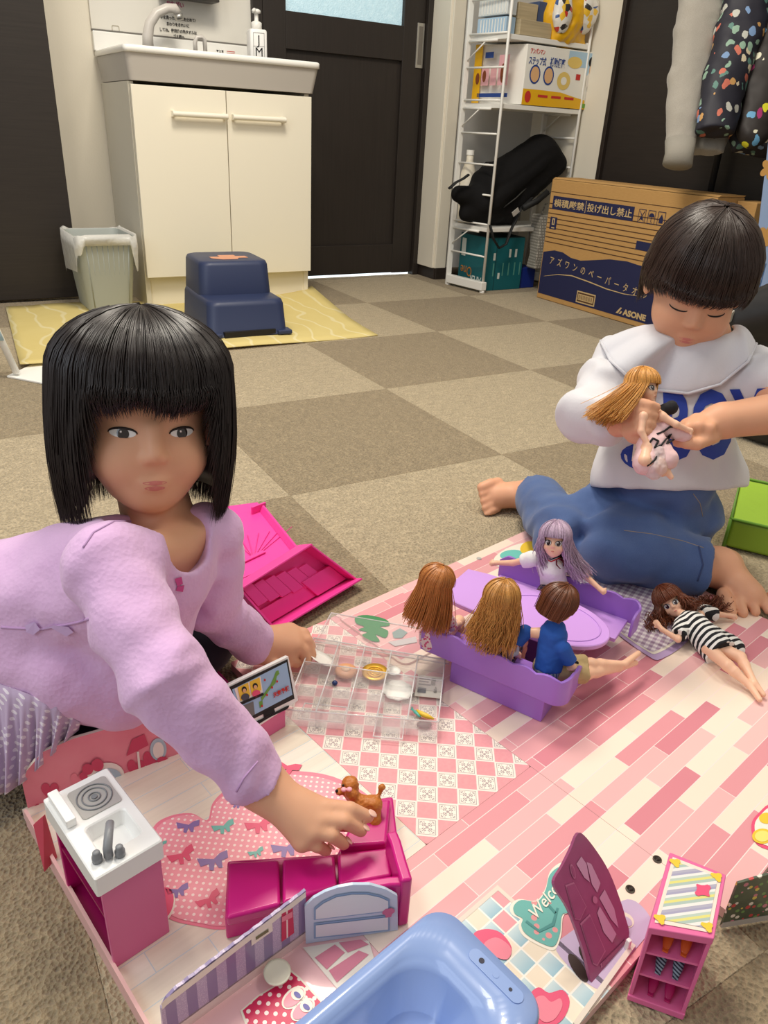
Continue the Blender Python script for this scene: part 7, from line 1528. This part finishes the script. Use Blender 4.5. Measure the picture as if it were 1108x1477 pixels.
sb_ = gz(835, 955, .075); g = G(); g.lathe([(.0022, 0), (.0022, .0012)], gz(832, 956, .074), Matrix((RGT, UPV, -FWD)).transposed(), 12); g.obj('button', INK, t)
def bsh(phi): a = abs(phi); return -.012 if a < 1.3 else (-.012-.055*(a-1.3)/.6 if a < 1.9 else -.066)
doll_hair(t, H, R, SCD*1.05, BRH, .02, n=1300, seed=13, face=.85, bang=.016, short=bsh, wid=.00055)
# 4: lavender hair, white V-neck top, far bench
LVH = dhair('lavender_hair', (192, 168, 190), .4); KNIT = mat('white_knit', (234, 232, 230), .9, bump=(1500, .3, .0004)); NVY = mat('navy_trim', (40, 42, 70), .8); RDT = mat('red_trim', (196, 48, 54), .8); CRS = mat('crest_maroon', (130, 30, 50), .7)
H = gz(801, 779, .146); R = head_frame(cdir*.80-RGT*.28-z_*.10, UPV+RGT*.10); pv = gz(800, 850, .064); ch = gz(796, 818, .104); nk = H*.5+ch*.5+(H-ch)*.06
shA, shB = gz(768, 806, .112), gz(824, 812, .112); eA, wA2 = gz(740, 812, .094), gz(716, 812, .084); eB, wB2 = gz(846, 832, .098), gz(866, 850, .088)
t, bo = doll('doll with lavender hair and white V-neck top on the far bench, facing the camera', H, R, SCD*1.05, pv, nk, ch, pv, [(shA, eA, wA2, gz(706, 813, .082)), (shB, eB, wB2, gz(874, 856, .086))], [(pv-RGT*.008, pv-e1*.035-RGT*.008, pv-e1*.040-z_*.040, pv-e1*.05-z_*.044), (pv+RGT*.008, pv-e1*.035+RGT*.010, pv-e1*.040-z_*.040+RGT*.01, pv-e1*.05-z_*.044+RGT*.01)])
doll_face(t, H, R, SCD*1.05, bo)
top_ = garment('top', KNIT, t, [(nk*.55+ch*.45, ch, .009, .0165, .004), (ch, pv, .0170, .0185, .006), (shA, shA*.55+eA*.45, .0110, .0105, .005, None, 0.), (shB, shB*.55+eB*.45, .0110, .0105, .005, None, 0.)]); TB2 = bvh(top_)
for off, mm in ((0, RDT), (3.2, WE), (6, NVY), (9, RDT)):
    for pp in ([(777-off*.4, 784+off*.3), (781-off*.15, 793+off), (795, 801+off)], [(795, 801+off), (808+off*.2, 796+off*.9), (818+off*.4, 786+off*.4)]): seam('neck_trim', dense_px(pp, 6), .0009, mm, t, TB2, .0003)
on_cloth('crest', TB2, [(802, 806), (814, 807), (815, 815), (808, 821), (802, 815)], CRS, t, .0008); on_cloth('crest_mark', TB2, [(805, 809), (811, 809), (811, 814), (805, 814)], WE, t, .0012)
garment('skirt', PLD, t, [(pv+z_*.002, pv-z_*.004, .018, .020, .004), (pv, pv-e1*.028, .018, .018, .005)])
doll_hair(t, H, R, SCD*1.05, LVH, .060, n=1500, seed=14, face=.70, bang=.026, spread=.016, wave=.002, lean=RGT*.022+cdir*.002)
# 5: lying doll in a striped dress
CUR = dhair('curly_brown_hair', (112, 58, 34)); STP = mat('striped_knit', rough=.9, fn=lambda nb: nb.mix(nb.stripe(nb.xyz()[0], .0084, .5), lin((30, 30, 34)), lin((232, 230, 226))))
F1, F2 = gz(1088, 1000, .020), gz(1098, 1004, .018); H = gz(966, 868, .040); pv = gz(1030, 935, .030); ch = gz(1000, 900, .034); nk = H*.42+ch*.58; ax = (H-pv).normalized()
R = head_frame(cdir*.85-RGT*.25+ax*.0, ax+UPV*.3); sd_ = ax.cross(z_).normalized()
t, bo = doll('curly brown haired doll in a black and white striped dress, lying on the mat', H, R, SCD*1.05, pv, nk, ch, pv, [(gz(984, 900, .034), gz(978, 922, .030), gz(955, 908, .036), gz(944, 895, .040)), (gz(1014, 882, .034), gz(1036, 886, .026), gz(1053, 888, .022), gz(1064, 890, .020))], [(pv-sd_*.008, gz(1050, 960, .032), gz(1083, 990, .022), gz(1096, 1009, .018)), (pv+sd_*.008, gz(1068, 948, .032), gz(1088, 985, .024), gz(1101, 1002, .018))], M=Matrix.Translation(pv) @ Matrix.Rotation(atan2(ax.y, ax.x)+.12, 4, 'Z'))
doll_face(t, H, R, SCD*1.05, bo)
garment('dress', STP, t, [(nk*.6+ch*.4, ch, .010, .0165, .004), (ch, gz(1042, 945, .026), .0175, .0225, .006, None, -.002), (gz(984, 900, .034), gz(979, 916, .032), .0105, .0105, .004, None, .002), (gz(1014, 882, .034), gz(1030, 886, .028), .0105, .010, .004, None, .002), (gz(1020, 915, .024), gz(1056, 935, .020), .016, .016, .006)], rough=(120, .0012))
doll_hair(t, H, R, SCD*1.05, CUR, .030, drop=(-ax*.6-z_*.5+RGT*.2), n=1100, seed=15, face=.75, bang=.022, spread=.02, curl=.004)
g = G(); rng2 = random.Random(4)
for i in range(150):
    b0 = gz(rng2.uniform(1000, 1030), rng2.uniform(862, 880), rng2.uniform(.014, .03)) if i < 75 else gz(rng2.uniform(940, 965), rng2.uniform(885, 905), rng2.uniform(.014, .026)); fr_ = rng2.uniform(.003, .006); ph = rng2.uniform(0, 6); d_ = (RGT*.028 if i < 75 else -RGT*.012-UPV*.004); g.tube([b0+d_*q+UPV*fr_*sin(q*8+ph)+cdir*fr_*cos(q*8+ph) for q in [k/12 for k in range(13)]], .0006, 3, False)
g.obj('curl', CUR, t, smooth=True, kind='stuff')
# 6: doll in the boy's hands
GOL = dhair('golden_hair', (212, 154, 78)); BLK = mat('black_velvet', (24, 22, 26), .8); PKC = mat('pale_pink_cloth', (228, 190, 190), .8, var=(90, .08)); TLL = mat('pink_tulle', (236, 214, 212), .8, alpha=.55)
H = dp(928, 558, .962); R = head_frame(RGT*.70+cdir*.60-UPV*.1, UPV-RGT*.05); nk = dp(938, 584, .960); ch = dp(944, 600, .958); pv = dp(940, 634, .955)
t, bo = doll('golden-haired doll in black top and pink skirt held in the toddler\'s hands', H, R, SCD, pv, nk, ch, pv, [(dp(928, 600, .935), dp(925, 622, .932), dp(935, 642, .930), dp(940, 652, .930)), (dp(954, 600, .945), dp(975, 612, .940), dp(992, 620, .945), dp(1000, 622, .946))], [(dp(934, 642, .94), dp(930, 664, .925), dp(948, 676, .935), dp(956, 684, .934)), (dp(946, 642, .945), dp(952, 668, .930), dp(962, 680, .935), dp(968, 688, .934))], group='dolls on the play mat')
doll_face(t, H, R, SCD, bo); garment('top', BLK, t, [(nk*.6+ch*.4, ch, .008, .0115, .003), (ch, dp(944, 618, .957), .0115, .011, .003), (dp(956, 592, .958), dp(968, 588, .955), .0075, .009, .004)])
sk = garment('skirt', PKC, t, [(dp(943, 617, .955), dp(938, 640, .945), .0105, .0165, .004), (dp(938, 640, .945), dp(930, 668, .935), .0150, .0150, .004), (dp(946, 640, .945), dp(960, 662, .938), .0150, .0150, .004), (dp(958, 618, .952), dp(988, 628, .955), .0100, .0085, .004)], rough=(90, .0014)); KB = bvh(sk)
for pth in ([(936, 640), (942, 632), (950, 636), (944, 646), (954, 642), (962, 632), (968, 626), (962, 640), (972, 634)], [(926, 668), (932, 656), (938, 662), (934, 672), (944, 664), (950, 654), (946, 668), (956, 660)], [(948, 626), (958, 622), (966, 616), (978, 614)]): seam('script_print', dense_px(pth, 5), .0013, INK, t, KB, .0006)
garment('tulle', TLL, t, [(dp(944, 655, .938), dp(944, 674, .934), .0150, .0150, .004)], rough=(140, .002))
doll_hair(t, H, R, SCD, GOL, .058, n=1500, seed=16, face=.75, bang=.02, spread=.020, drop=(-UPV*.85-RGT*.50), lean=-RGT*.008)
